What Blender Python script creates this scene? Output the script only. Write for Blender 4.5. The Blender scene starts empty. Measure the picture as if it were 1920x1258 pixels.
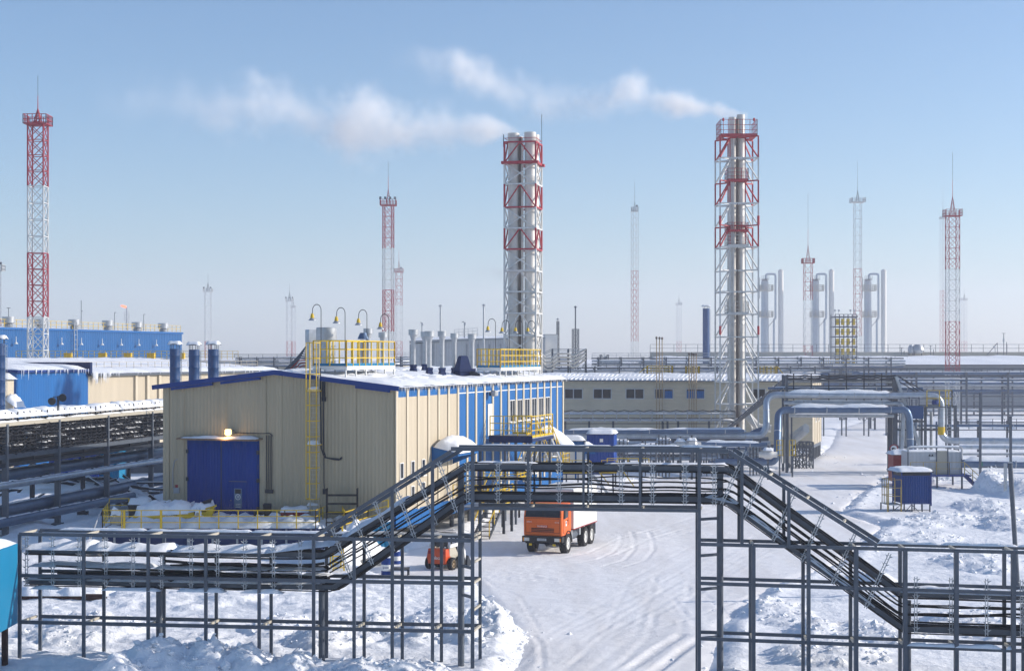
import bpy, math, random
import numpy as np
from mathutils import Vector, Matrix
random.seed(7)
F, H, CX, HY = 3000.0, 12.0, 960.0, 668.0        # focal length in photo pixels, eye height, principal column, horizon row
scene = bpy.context.scene
col = scene.collection
# ---------------------------------------------------------------- camera
cam = bpy.data.cameras.new('camera'); camo = bpy.data.objects.new('camera', cam); col.objects.link(camo)
cam.sensor_width = 36; cam.lens = 36 * F / 1920; cam.shift_y = 39 / 1920
cam.clip_start = 0.5; cam.clip_end = 9000
camo.location = (0, 0, H); camo.rotation_euler = (math.radians(90), 0, 0)
scene.camera = camo
# ---------------------------------------------------------------- light
SUN_EL = math.radians(22); SUN_AZ = math.radians(84)      # azimuth clockwise from the view direction
w = bpy.data.worlds.new('World'); scene.world = w; w.use_nodes = True
nt = w.node_tree; bg = nt.nodes['Background']
sky = nt.nodes.new('ShaderNodeTexSky'); sky.sky_type = 'NISHITA'; sky.sun_disc = False
sky.sun_elevation = SUN_EL; sky.sun_rotation = SUN_AZ
sky.air_density = 1.0; sky.dust_density = 0.55; sky.ozone_density = 5.0
nt.links.new(sky.outputs[0], bg.inputs[0]); bg.inputs[1].default_value = 0.143
sl = bpy.data.lights.new('sun', 'SUN'); sl.energy = 5.0; sl.angle = math.radians(0.6); sl.color = (1, 0.92, 0.82)
so = bpy.data.objects.new('sun', sl); col.objects.link(so)
sd = Vector((math.sin(SUN_AZ) * math.cos(SUN_EL), math.cos(SUN_AZ) * math.cos(SUN_EL), math.sin(SUN_EL)))
so.rotation_euler = sd.to_track_quat('Z', 'Y').to_euler()
scene.view_settings.view_transform = 'Standard'; scene.view_settings.look = 'None'
scene.view_settings.exposure = 0.15; scene.cycles.volume_bounces = 3; scene.view_settings.gamma = 1
# ---------------------------------------------------------------- photo measurements -> metres
def xp(px, Z): return (px - CX) * Z / F
def hp(py, Z): return H - (py - HY) * Z / F
def V(px, py, Z): return (xp(px, Z), Z, hp(py, Z))
def gz(py): return F * H / (py - HY)
def G(px, py): Z = gz(py); return (xp(px, Z), Z, 0)
# ---------------------------------------------------------------- mesh builder
def vadd(a, b): return (a[0] + b[0], a[1] + b[1], a[2] + b[2])
class MB:
    def __init__(s): s.v = []; s.f = []; s.m = []; s.cm = 0
    def _add(s, vs, fs):
        o = len(s.v); s.v += [tuple(p) for p in vs]
        for f in fs: s.f.append(tuple(i + o for i in f)); s.m.append(s.cm)
        return s
    def box(s, x0, x1, y0, y1, z0, z1):
        return s._add([(x0,y0,z0),(x1,y0,z0),(x1,y1,z0),(x0,y1,z0),(x0,y0,z1),(x1,y0,z1),(x1,y1,z1),(x0,y1,z1)],
                      [(0,3,2,1),(4,5,6,7),(0,1,5,4),(1,2,6,5),(2,3,7,6),(3,0,4,7)])
    def cbox(s, c, sx, sy, sz, rz=0, rx=0):
        M = Matrix.Rotation(rz, 3, 'Z') @ Matrix.Rotation(rx, 3, 'X')
        vs = [Vector(c) + M @ Vector((i * sx / 2, j * sy / 2, k * sz / 2)) for k in (-1, 1) for j in (-1, 1) for i in (-1, 1)]
        return s._add(vs, [(0,2,3,1),(4,5,7,6),(0,1,5,4),(1,3,7,5),(3,2,6,7),(2,0,4,6)])
    def bbox(s, x0, x1, y0, y1, z0, z1, b=0.03):
        """box with chamfered vertical and top edges"""
        ring = lambda i, z: [(x0+i,y0+b,z),(x0+b,y0+i,z),(x1-b,y0+i,z),(x1-i,y0+b,z),(x1-i,y1-b,z),(x1-b,y1-i,z),(x0+b,y1-i,z),(x0+i,y1-b,z)]
        top = [(x0+b,y0+b+.001,z1),(x0+b+.001,y0+b,z1),(x1-b-.001,y0+b,z1),(x1-b,y0+b+.001,z1),(x1-b,y1-b-.001,z1),(x1-b-.001,y1-b,z1),(x0+b+.001,y1-b,z1),(x0+b,y1-b-.001,z1)]
        vs = ring(0, z0) + ring(0, z1 - b) + top
        fs = [tuple(range(7, -1, -1)), tuple(range(16, 24))]
        for k in (0, 8):
            for i in range(8): j = (i + 1) % 8; fs.append((k+i, k+j, k+8+j, k+8+i))
        return s._add(vs, fs)
    def bar(s, p, q, w, h=None):
        p = Vector(p); q = Vector(q); d = q - p
        if d.length < 1e-6: return s
        d.normalize(); up = Vector((0, 0, 1)) if abs(d.z) < 0.98 else Vector((0, 1, 0))
        sd_ = d.cross(up).normalized() * (w / 2); u = sd_.cross(d).normalized() * ((h or w) / 2)
        vs = [p-sd_-u, p+sd_-u, p+sd_+u, p-sd_+u, q-sd_-u, q+sd_-u, q+sd_+u, q-sd_+u]
        return s._add(vs, [(0,3,2,1)[::-1][::-1],(4,5,6,7),(0,1,5,4),(1,2,6,5),(2,3,7,6),(3,0,4,7)])
    def tube(s, pts, r, n=8, cap=True):
        pts = [Vector(p) for p in pts]; N = len(pts); rs = r if isinstance(r, (list, tuple)) else [r] * N
        t0 = (pts[1] - pts[0]).normalized(); ref = Vector((0, 0, 1)) if abs(t0.z) < 0.9 else Vector((1, 0, 0))
        u = t0.cross(ref).normalized(); vs = []
        for i, p in enumerate(pts):
            a = pts[max(i-1, 0)]; b = pts[min(i+1, N-1)]; t = (b - a).normalized()
            u = (u - t * u.dot(t)).normalized(); v = t.cross(u)
            for k in range(n):
                an = 2 * math.pi * k / n; vs.append(p + (u * math.cos(an) + v * math.sin(an)) * rs[i])
        fs = []
        for i in range(N - 1):
            for k in range(n):
                l = (k + 1) % n; fs.append((i*n+k, i*n+l, (i+1)*n+l, (i+1)*n+k))
        if cap: fs.append(tuple(range(n-1, -1, -1))); fs.append(tuple((N-1)*n + k for k in range(n)))
        return s._add(vs, fs)
    def lathe(s, x, y, prof, n=16):
        """prof: list of (radius, z)"""
        vs = []; fs = []
        for r, z in prof:
            for k in range(n): a = 2*math.pi*k/n; vs.append((x + r*math.cos(a), y + r*math.sin(a), z))
        for i in range(len(prof)-1):
            for k in range(n): l = (k+1) % n; fs.append((i*n+k, i*n+l, (i+1)*n+l, (i+1)*n+k))
        fs.append(tuple(range(n-1, -1, -1))); fs.append(tuple((len(prof)-1)*n + k for k in range(n)))
        return s._add(vs, fs)
    def poly(s, pts): return s._add(pts, [tuple(range(len(pts)))])
    def extr(s, pts, off):
        """closed polygon extruded by vector off"""
        n = len(pts); vs = list(pts) + [vadd(p, off) for p in pts]
        fs = [tuple(range(n-1, -1, -1)), tuple(range(n, 2*n))] + [(i, (i+1) % n, n+(i+1) % n, n+i) for i in range(n)]
        return s._add(vs, fs)
    def snow(s, a, b, c, d, th, nu=10, nv=6, lump=0.35, over=0.0, seed=0, down=0.03, dome=False):
        """lumpy cushion of snow on the quad a-b-c-d (a->b and d->c along u), thickest away from the edges"""
        rn = random.Random(seed); A, B, C, D = map(Vector, (a, b, c, d)); vs = []; fs = []
        ph = [rn.uniform(0, 6.28) for _ in range(6)]
        for j in range(nv + 1):
            for i in range(nu + 1):
                u = i / nu; v = j / nv
                p = (A*(1-u) + B*u)*(1-v) + (D*(1-u) + C*u)*v
                e = min(1, 4.5*min(u*nu/6, (1-u)*nu/6, v*nv/5, (1-v)*nv/5)) if th > 0 else 0
                e = math.sqrt(max(0, e)) if not dome else math.sqrt(max(0, 1-(abs(2*u-1)**2.4)))*math.sqrt(max(0, 1-abs(2*v-1)**2.6))
                nz = 1 + lump*(0.5*math.sin(u*nu*0.9+ph[0]+v*2) + 0.5*math.sin(v*nv*1.1+ph[1]+u*3) + rn.uniform(-.4, .4))
                z = th*e*max(.25, nz) - (down if e == 0 else 0)
                vs.append((p.x + rn.uniform(-1, 1)*over, p.y + rn.uniform(-1, 1)*over*.5, p.z + z))
        w_ = nu + 1
        for j in range(nv):
            for i in range(nu): fs.append((j*w_+i, j*w_+i+1, (j+1)*w_+i+1, (j+1)*w_+i))
        return s._add(vs, fs)
    def build(s, name, mat, parent=None, world=False, smooth=False):
        me = bpy.data.meshes.new(name); vs = s.v
        if parent is not None and world:
            rz = parent.rotation_euler.z; L = parent.location; c, n_ = math.cos(-rz), math.sin(-rz)
            vs = [((x-L.x)*c - (y-L.y)*n_, (x-L.x)*n_ + (y-L.y)*c, z - L.z) for x, y, z in vs]
        me.from_pydata(vs, [], s.f)
        mats = mat if isinstance(mat, (list, tuple)) else [mat]
        for m in mats: me.materials.append(m)
        if len(mats) > 1: me.polygons.foreach_set('material_index', s.m)
        if smooth: me.polygons.foreach_set('use_smooth', [True]*len(me.polygons)); 
        me.update()
        if smooth and smooth != 'all':
            me.set_sharp_from_angle(angle=math.radians(40))
        o = bpy.data.objects.new(name, me); col.objects.link(o)
        if parent is not None: o.parent = parent
        return o
def tag(o, label, cat, group=None, kind=None):
    if label: o['label'] = label
    if cat: o['category'] = cat
    if group: o['group'] = group
    if kind: o['kind'] = kind
    return o
def thing(name, label, cat, loc, rz=0, group=None):
    o = bpy.data.objects.new(name, None); col.objects.link(o); o.empty_display_size = .3
    o.location = loc; o.rotation_euler = (0, 0, rz)
    return tag(o, label, cat, group)
def kids(o): return [c for c in bpy.data.objects if c.parent == o]
def dup(root, loc, rz, label, ks):
    """copy of a thing, its parts and sub-parts; ks = cached tree [(obj, [subs])]"""
    r = root.copy(); col.objects.link(r); r.location = loc; r.rotation_euler = (0, 0, rz); r['label'] = label
    for o, subs in ks:
        c = o.copy(); col.objects.link(c); c.parent = r
        for g in subs: d = g.copy(); col.objects.link(d); d.parent = c
    return r
def tree(root): return [(o, kids(o)) for o in kids(root)]
def arcpts(pts, r, seg=6):
    """round the corners of a polyline"""
    P = [Vector(p) for p in pts]; out = [P[0]]
    for i in range(1, len(P)-1):
        a, b, c = P[i-1], P[i], P[i+1]; d1 = (a-b).normalized(); d2 = (c-b).normalized()
        ang = d1.angle(d2); t = min(r/math.tan(max(ang/2, .05)), (a-b).length*.49, (c-b).length*.49)
        p0, p2 = b + d1*t, b + d2*t
        for k in range(seg+1): u = k/seg; out.append(p0*(1-u)**2 + b*2*u*(1-u) + p2*u*u)
    out.append(P[-1]); return out
def sag(p, q, s_, n=8):
    p, q = Vector(p), Vector(q)
    return [p.lerp(q, i/n) - Vector((0, 0, s_*4*(i/n)*(1-i/n))) for i in range(n+1)]
# ---------------------------------------------------------------- materials
def nodes(name):
    m = bpy.data.materials.new(name); m.use_nodes = True; t = m.node_tree
    return m, t, t.nodes['Principled BSDF'], t.links
def N(t, kind, **kw):
    n = t.nodes.new(kind)
    for k, v in kw.items():
        if k in n.inputs: n.inputs[k].default_value = v
        else: setattr(n, k, v)
    return n
def paint(name, c, rough=.5, metal=0, var=.12, scale=1.5, bump=0.0, wave=None, wdepth=.02, dirt=None, spec=.3, streak=False):
    """painted or bare surface with wear; wave=(axis, period) adds rolled corrugations"""
    m, t, b, L = nodes(name); tc = N(t, 'ShaderNodeTexCoord'); out = tc.outputs['Object']
    mp = N(t, 'ShaderNodeMapping'); L.new(out, mp.inputs[0])
    if streak: mp.inputs['Scale'].default_value = (1, 1, .12)
    n1 = N(t, 'ShaderNodeTexNoise', Scale=scale, Detail=5, Roughness=.6); L.new(mp.outputs[0], n1.inputs['Vector'])
    r = N(t, 'ShaderNodeMapRange'); r.inputs[1].default_value = .3; r.inputs[2].default_value = .7
    r.inputs[3].default_value = 1-var; r.inputs[4].default_value = 1+var*.5; L.new(n1.outputs['Fac'], r.inputs[0])
    hs = N(t, 'ShaderNodeHueSaturation'); hs.inputs['Color'].default_value = (*c, 1); L.new(r.outputs[0], hs.inputs['Value'])
    colr = hs.outputs[0]
    if dirt:
        n2 = N(t, 'ShaderNodeTexNoise', Scale=scale*2.3, Detail=8, Roughness=.7); L.new(mp.outputs[0], n2.inputs['Vector'])
        cr = N(t, 'ShaderNodeMapRange'); cr.inputs[1].default_value = dirt[1]; cr.inputs[2].default_value = dirt[1]+.12
        cr.inputs[3].default_value = 0; cr.inputs[4].default_value = .8; L.new(n2.outputs['Fac'], cr.inputs[0])
        mx = N(t, 'ShaderNodeMix', data_type='RGBA'); L.new(cr.outputs[0], mx.inputs[0]); L.new(colr, mx.inputs[6])
        mx.inputs[7].default_value = (*dirt[0], 1); colr = mx.outputs[2]
    L.new(colr, b.inputs['Base Color']); b.inputs['Roughness'].default_value = rough; b.inputs['Metallic'].default_value = metal
    b.inputs['Specular IOR Level'].default_value = spec
    nrm = None
    if wave:
        sp = N(t, 'ShaderNodeSeparateXYZ'); L.new(out, sp.inputs[0])
        mu = N(t, 'ShaderNodeMath', operation='MULTIPLY'); mu.inputs[1].default_value = 2*math.pi/wave[1]; L.new(sp.outputs[wave[0]], mu.inputs[0])
        si = N(t, 'ShaderNodeMath', operation='SINE'); L.new(mu.outputs[0], si.inputs[0])
        cl = N(t, 'ShaderNodeMath', operation='MULTIPLY', use_clamp=False); cl.inputs[1].default_value = 1.6; L.new(si.outputs[0], cl.inputs[0])
        c2 = N(t, 'ShaderNodeClamp'); c2.inputs[1].default_value = -1; c2.inputs[2].default_value = 1; L.new(cl.outputs[0], c2.inputs[0])
        bp = N(t, 'ShaderNodeBump', Strength=.8, Distance=wdepth); L.new(c2.outputs[0], bp.inputs['Height']); nrm = bp
    if bump:
        b2 = N(t, 'ShaderNodeBump', Strength=.6, Distance=bump); L.new(n1.outputs['Fac'], b2.inputs['Height'])
        if nrm: L.new(nrm.outputs[0], b2.inputs['Normal'])
        nrm = b2
    if nrm: L.new(nrm.outputs[0], b.inputs['Normal'])
    return m
def snowmat(name, c=(.82, .85, .9), fine=9, b1=.05, b2=.02, packed=False):
    m, t, b, L = nodes(name); g = N(t, 'ShaderNodeTexCoord'); o = g.outputs['Object']
    n1 = N(t, 'ShaderNodeTexNoise', Scale=1.3, Detail=8, Roughness=.6); L.new(o, n1.inputs['Vector'])
    n2 = N(t, 'ShaderNodeTexNoise', Scale=fine, Detail=6, Roughness=.65); L.new(o, n2.inputs['Vector'])
    r = N(t, 'ShaderNodeMapRange'); r.inputs[1].default_value = .3; r.inputs[2].default_value = .75; r.inputs[3].default_value = .94; r.inputs[4].default_value = 1.03
    L.new(n1.outputs['Fac'], r.inputs[0])
    hs = N(t, 'ShaderNodeHueSaturation'); hs.inputs['Color'].default_value = (*c, 1); L.new(r.outputs[0], hs.inputs['Value']); cc = hs.outputs[0]
    if packed:     # grit and traffic film pressed into the snow
        mp = N(t, 'ShaderNodeMapping'); mp.inputs['Rotation'].default_value = (0, 0, .5); mp.inputs['Scale'].default_value = (.5, .06, 1); L.new(o, mp.inputs[0])
        n3 = N(t, 'ShaderNodeTexNoise', Scale=1.0, Detail=7, Roughness=.65); L.new(mp.outputs[0], n3.inputs['Vector'])
        r3 = N(t, 'ShaderNodeMapRange'); r3.inputs[1].default_value = .40; r3.inputs[2].default_value = .70; r3.inputs[4].default_value = .45; L.new(n3.outputs['Fac'], r3.inputs[0])
        mx = N(t, 'ShaderNodeMix', data_type='RGBA'); L.new(r3.outputs[0], mx.inputs[0]); L.new(cc, mx.inputs[6]); mx.inputs[7].default_value = (.60, .56, .52, 1); cc = mx.outputs[2]
    L.new(cc, b.inputs['Base Color']); b.inputs['Roughness'].default_value = .75; b.inputs['Specular IOR Level'].default_value = .25
    B1 = N(t, 'ShaderNodeBump', Strength=.8, Distance=b1); L.new(n1.outputs['Fac'], B1.inputs['Height'])
    B2 = N(t, 'ShaderNodeBump', Strength=.7, Distance=b2); L.new(n2.outputs['Fac'], B2.inputs['Height']); L.new(B1.outputs[0], B2.inputs['Normal'])
    L.new(B2.outputs[0], b.inputs['Normal']); return m
M = dict(
    snow=snowmat('snow', (.88, .89, .91), 7, .18, .04), packed=snowmat('packed_snow', (.89, .88, .88), 9, .05, .025, True), drift=snowmat('drift_snow', (.86, .88, .91), 7, .08, .04),
    steel=paint('grey_painted_steel', (.095, .112, .138), .45, 0, .2, 2, dirt=((.10, .09, .085), .66)),
    steel_d=paint('dark_steel', (.022, .028, .04), .5, 0, .2, 2),
    galv=paint('galvanised_steel', (.44, .46, .48), .42, .5, .2, 2.5, .004),
    jacket=paint('pipe_jacket', (.44, .49, .55), .34, .65, .22, 1.6, .01),
    jacket_b=paint('blue_pipe_jacket', (.11, .17, .27), .4, .5, .2, 1.4, .01),
    alum=paint('bright_duct', (.64, .62, .58), .5, .12, .12, 2),
    cable=paint('black_cable', (.012, .012, .014), .5, 0, .2, 3),
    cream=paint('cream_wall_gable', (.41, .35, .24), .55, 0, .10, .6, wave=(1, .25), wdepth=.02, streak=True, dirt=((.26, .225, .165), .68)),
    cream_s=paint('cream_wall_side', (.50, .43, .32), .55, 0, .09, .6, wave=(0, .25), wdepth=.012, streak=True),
    creamtrim=paint('cream_trim', (.56, .49, .37), .5, 0, .06, 1.2),
    blue_s=paint('blue_wall_side', (.0, .105, .33), .6, 0, .12, 1.0, wave=(0, .3), wdepth=.012, streak=True),
    blue_y=paint('blue_wall_end', (.0, .10, .31), .6, 0, .1, .9, wave=(1, .3), wdepth=.02, streak=True),
    bluetrim=paint('blue_trim', (.0, .035, .20), .6, 0, .1, 1.5),
    gate=paint('blue_gate', (.0, .035, .22), .75, 0, .14, 1.0, spec=.12, wave=(1, .2), wdepth=.012, streak=True),
    navy=paint('navy_paint', (.0, .016, .085), .7, 0, .15, 1.2),
    yellow=paint('yellow_paint', (.68, .45, .015), .45, 0, .15, 3, dirt=((.25, .14, .04), .68)),
    cyan=paint('cyan_wall', (.0, .17, .33), .6, 0, .1, 1, wave=(0, .3), wdepth=.03, streak=True),
    red=paint('red_paint', (.26, .012, .018), .45, 0, .15, 1), redm=paint('mast_red', (.40, .045, .06), .5, 0, .12, 1),
    whitem=paint('mast_white', (.62, .62, .60), .5, 0, .15, 1), rust=paint('rusty_pipe', (.36, .27, .17), .7, 0, .3, 2),
    rustd=paint('dark_rust', (.05, .022, .018), .8, 0, .3, 2, .01),
    orange=paint('orange_truck_paint', (.72, .13, .014), .38, 0, .10, 1.4, dirt=((.42, .13, .05), .62), streak=True), orange2=paint('loader_red_orange', (.55, .07, .015), .4, 0, .1, 2),
    white=paint('white_paint', (.74, .73, .70), .45, 0, .08, 1.2, dirt=((.55, .52, .46), .66), streak=True), grey=paint('grey_panel', (.30, .32, .34), .5, 0, .1, .8), lgrey=paint('light_grey_panel', (.48, .49, .50), .5, 0, .1, .8, wave=(0, .4), wdepth=.02),
    rubber=paint('rubber', (.018, .018, .02), .8, 0, .3, 6, .008), black=paint('black_plastic', (.012, .012, .014), .5, 0, .2, 3),
    glass=paint('window_glass', (.018, .022, .028), .12, 0, .3, .8, spec=.35), chrome=paint('reflector', (.7, .7, .72), .12, 1, .1, 2),
    lens=paint('lamp_lens', (.65, .62, .55), .15, 0, .1, 4), amber=paint('amber_lens', (.8, .28, .02), .2, 0, .1, 4),
    wood=paint('weathered_wood', (.22, .15, .09), .8, 0, .3, 3, .01), tarp=paint('pale_tarp', (.42, .40, .36), .8, 0, .25, 2, .04),
    band_green=paint('green_marker', (.01, .20, .12), .5), beige=paint('beige_panel', (.46, .42, .34), .5, 0, .08, 1),
    skin2=paint('building_two_wall', (.50, .45, .34), .55, 0, .1, .5, wave=(2, .45), wdepth=.012), bwall=paint('far_blue_wall', (.0, .085, .26), .6, 0, .12, .4, wave=(0, .6), wdepth=.03, streak=True),
    soot=paint('sooty_steel', (.16, .13, .11), .6, .3, .3, .8),
)
def emit(name, c, s_):
    m, t, b, L = nodes(name); b.inputs['Base Color'].default_value = (*c, 1); b.inputs['Emission Color'].default_value = (*c, 1); b.inputs['Emission Strength'].default_value = s_; return m
# ================================================================ setting: snow, road
def vnoise(x, y, seed=0):
    def hsh(i, j):
        n = (i*374761393 + j*668265263 + seed*1442695041) & 0x7fffffff
        n = ((n ^ (n >> 13)) * 1274126177) & 0x7fffffff
        return ((n ^ (n >> 16)) & 0xffff) / 65535.0
    xi = np.floor(x).astype(np.int64); yi = np.floor(y).astype(np.int64); u = x - xi; v = y - yi
    u = u*u*(3-2*u); v = v*v*(3-2*v)
    return (hsh(xi, yi)*(1-u) + hsh(xi+1, yi)*u)*(1-v) + (hsh(xi, yi+1)*(1-u) + hsh(xi+1, yi+1)*u)*v
def fbm(x, y, o=4, seed=0, ridged=False):
    s_ = 0; a = .5; tot = 0
    for k in range(o):
        n = vnoise(x, y, seed+k)
        if ridged: n = 1 - np.abs(2*n-1)
        s_ = s_ + a*n; tot += a; a *= .5; x = x*2.03 + 7.1; y = y*2.03 + 3.7
    return s_ / tot
# open packed-snow yard outline (from the photograph, projected on the ground), metres
roadpoly = [G(955, 1300), G(1290, 1300), G(1330, 1170), G(1420, 1100), G(1560, 1050), G(1640, 985), G(1560, 960), G(1600, 925), G(1665, 890), G(1672, 845), G(1660, 810), G(1700, 786), G(1640, 784),
            G(1575, 805), G(1565, 835), G(1520, 868), G(1440, 885), G(1330, 885), G(1180, 905), G(1120, 935), G(960, 950), G(900, 1000), G(760, 1035), G(690, 1065), G(760, 1085), G(900, 1080), G(925, 1110), G(965, 1150), G(1005, 1200), G(1000, 1240)]
RP = np.array([(p[0], p[1]) for p in roadpoly])
def inside_dist(x, y):
    """signed distance to the yard outline, positive inside"""
    d = np.full(x.shape, 1e9); ins = np.zeros(x.shape, bool); n = len(RP)
    for i in range(n):
        ax, ay = RP[i]; bx, by = RP[(i+1) % n]; ex, ey = bx-ax, by-ay
        t = np.clip(((x-ax)*ex + (y-ay)*ey)/(ex*ex+ey*ey), 0, 1); dx = x-ax-t*ex; dy = y-ay-t*ey
        d = np.minimum(d, np.hypot(dx, dy))
        c = ((ay > y) != (by > y)) & (x < (bx-ax)*(y-ay)/((by-ay) if by != ay else 1e-9) + ax); ins ^= c
    return np.where(ins, d, -d)
heaps = []   # (x, y, rx, ry, h, roughness)
def heap(px, py, wpx, dep, h, rough=.5, rot=0): X, Z, _ = G(px, py); heaps.append((X, Z, wpx*Z/F/2, dep/2, h, rough, rot))
heap(930, 1190, 160, 4.5, 1.5, .7); heap(880, 1200, 90, 4, 1.0, .8)
for a in [(300, 1264, 190, 3.5, 1.15), (215, 1285, 130, 3, .9), (395, 1264, 150, 3.5, 1.1), (465, 1266, 140, 3.2, 1.0), (545, 1268, 130, 3, .8), (640, 1275, 170, 3.4, .7), (760, 1275, 170, 3.2, .6)]: heap(*a, .9)
for a in [(620, 1205, 150, 5, .7), (700, 1190, 180, 4, .75), (790, 1200, 140, 4, .6), (520, 1185, 120, 4, .4), (160, 1190, 200, 6, .6), (830, 1165, 120, 4, .5)]: heap(*a, .7)
for a in [(1700, 898, 90, 6, .7), (1640, 892, 70, 6, .7), (1850, 955, 110, 9, .6), (1775, 978, 150, 7, .6), (1885, 985, 110, 8, .7), (1862, 922, 66, 7, 2.4), (1915, 930, 70, 8, 1.6), (1740, 905, 80, 5, .5), (1720, 985, 100, 5, .35), (1835, 1060, 160, 8, .5), (1640, 1090, 60, 4, .5), (1530, 1190, 90, 4, .5), (1450, 1150, 130, 8, .3), (1640, 1195, 180, 6, .35), (1830, 1180, 200, 6, .5), (1700, 1010, 200, 5, .3), (1560, 1235, 200, 5, .4)]: heap(*a, .8)
for a in [(1565, 870, 90, 7, .9), (1510, 880, 90, 6, .7), (1265, 905, 120, 8, 1.2), (1200, 905, 90, 6, .6), (1590, 825, 40, 12, .9), (1545, 850, 50, 20, 1.2), (1690, 815, 40, 30, .8), (1760, 800, 90, 30, 1.2), (1850, 798, 100, 30, 1.2), (1630, 782, 90, 25, 1.4)]: heap(*a, .6)
for a in [(140, 1010, 230, 10, .9), (60, 930, 200, 14, 1.6), (30, 1000, 140, 8, 1.0), (250, 1010, 120, 8, .7), (320, 1120, 240, 10, .35), (120, 1115, 200, 6, .9), (450, 1120, 140, 7, .5), (240, 985, 60, 8, 1.1)]: heap(*a, .4)
for a in [(668, 1050, 100, 6, 2.5), (700, 1050, 80, 5, 2.6), (640, 1060, 90, 6, 1.8)]: heap(*a, .15)
tracks = []  # (points, half width m, depth m, tread)
def trk(pts, gauge=0, wdt=.16, dep=.035, tread=0):
    P = np.array([(G(*p)[0], G(*p)[1]) for p in pts])
    for off in ([-gauge/2, gauge/2] if gauge else [0]):
        d = np.gradient(P, axis=0); nrm = np.stack([-d[:, 1], d[:, 0]], 1); nrm /= np.linalg.norm(nrm, axis=1)[:, None]
        tracks.append((P + nrm*off, wdt, dep, tread))
trk([(985, 1062), (1060, 1052), (1130, 1038), (1190, 1010), (1280, 985), (1400, 945), (1500, 905), (1600, 860)], 1.9)
trk([(1150, 1062), (1190, 1050), (1208, 1030), (1206, 1010), (1200, 997)], 1.2, .14, .045)
trk([(1120, 1048), (1150, 1035), (1163, 1020), (1165, 1005)], 0, .12, .04)
trk([(1185, 1265), (1220, 1245), (1260, 1215), (1300, 1190)], 1.0, .24, .07, 1)
trk([(1150, 1200), (1230, 1180), (1320, 1150), (1450, 1100), (1600, 1040)], 0, .12, .03)
trk([(1010, 1265), (1018, 1235), (1012, 1205), (1000, 1190)], 0, .14, .05)
trk([(905, 1082), (930, 1100), (975, 1118), (1010, 1180)], 0, .1, .03)
trk([(780, 1062), (850, 1055), (950, 1050), (1100, 1040), (1300, 1022)], 1.6, .14, .025)
_r = random.Random(8)
for k in range(15):      # faint overlapping ruts following the traffic
    a = _r.uniform(980, 1290); b = _r.uniform(-60, 60); c = _r.uniform(-30, 40); trk([(a, 1265), (a+90+b*.3, 1190), (1260+b, 1095+c*.6), (1400+b, 1015+c*.5), (1520+b*.8, 945+c*.4), (1610+c*.5, 850)], 1.9, .15, _r.uniform(.006, .016))
for k in range(5): b = _r.uniform(-14, 14); trk([(770, 1062+b*.3), (900, 1054+b), (1080, 1043+b), (1240, 1015+b), (1420, 950+b)], 1.7, .14, _r.uniform(.008, .02))
def height(x, y):
    """undisturbed and heaped snow"""
    s_ = inside_dist(x, y)
    edge = np.clip((-s_)/1.6, 0, 1)
    h = .10 + .16*(fbm(x*.12, y*.12, 3, 5)-.5)*2
    h = h + .14*(fbm(x*.5+y*.1, y*.9, 4, 11)-.5)*2*(.4+.6*(fbm(x*.07, y*.07, 2, 31) > .45))
    h = h + .15*(fbm(x*1.5+.4*y, y*2.6, 5, 3, True)-.5)*np.clip(fbm(x*.16, y*.2, 3, 55)*3.4-1.25, .08, 1)
    near = np.clip(1-(y-60)/60, 0, 1)*np.clip((-x+2)/10, 0, 1)
    h = h + .28*near*np.clip(fbm(x*.45, y*.7, 4, 19, True)-.5, 0, 1)*2
    LUM = fbm(x*1.3, y*1.5, 5, 91, True); FINE = fbm(x*2.6, y*3.2, 5, 23, True)
    berm = .2*np.exp(-((s_+1.2)/.8)**2)*(fbm(x*.5, y*.5, 3, 43))*1.6
    h = h + berm
    hb_ = np.zeros(x.shape)
    for hx, hy, rx, ry, hh, rg, rot in heaps:
        dx = (x-hx)/rx; dy = (y-hy)/ry
        wob = 1 + .35*(fbm(x*.8+hx, y*.8+hy, 3, 77)-.5)*2
        r = np.sqrt(dx*dx+dy*dy)*wob
        m = np.clip(1.05-r, 0, 1)**.85; m = m*(1.25-.25*m)
        lum = 1 - rg*.62 + rg*.8*LUM
        hb_ = np.maximum(hb_, m*hh*lum*.92 + np.clip(m*3, 0, 1)*rg*.42*(FINE-.45))
    h = h + hb_
    return h*edge - .22*(1-edge), s_
def axis(pts):
    out = []
    for (a, b, st) in pts: out += list(np.arange(a, b, st))
    return np.array(out)
def sheet(name, xs, ys, zf, mat):
    X, Y = np.meshgrid(xs, ys); Zz = zf(X, Y); nx, ny = len(xs), len(ys)
    me = bpy.data.meshes.new(name); co = np.stack([X, Y, Zz], -1).reshape(-1, 3).astype(np.float32)
    i = np.arange(nx-1)[None, :] + (np.arange(ny-1)*nx)[:, None]
    q = np.stack([i, i+1, i+nx+1, i+nx], -1).reshape(-1, 4)
    me.vertices.add(len(co)); me.vertices.foreach_set('co', co.ravel()); me.loops.add(q.size); me.loops.foreach_set('vertex_index', q.ravel().astype(np.int32))
    me.polygons.add(len(q)); me.polygons.foreach_set('loop_start', np.arange(0, q.size, 4, dtype=np.int32)); me.polygons.foreach_set('loop_total', np.full(len(q), 4, dtype=np.int32))
    me.polygons.foreach_set('use_smooth', np.ones(len(q), bool)); me.update(calc_edges=True); me.validate(); me.materials.append(mat)
    o = bpy.data.objects.new(name, me); col.objects.link(o); return o
xs = axis([(-3000, -400, 260), (-400, -90, 16), (-90, -34, 1.5), (-34, -22, .5), (-22, 2, .16), (2, 20, .22), (20, 42, .25), (42, 90, 1.4), (90, 400, 16), (400, 3001, 260)])
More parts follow.
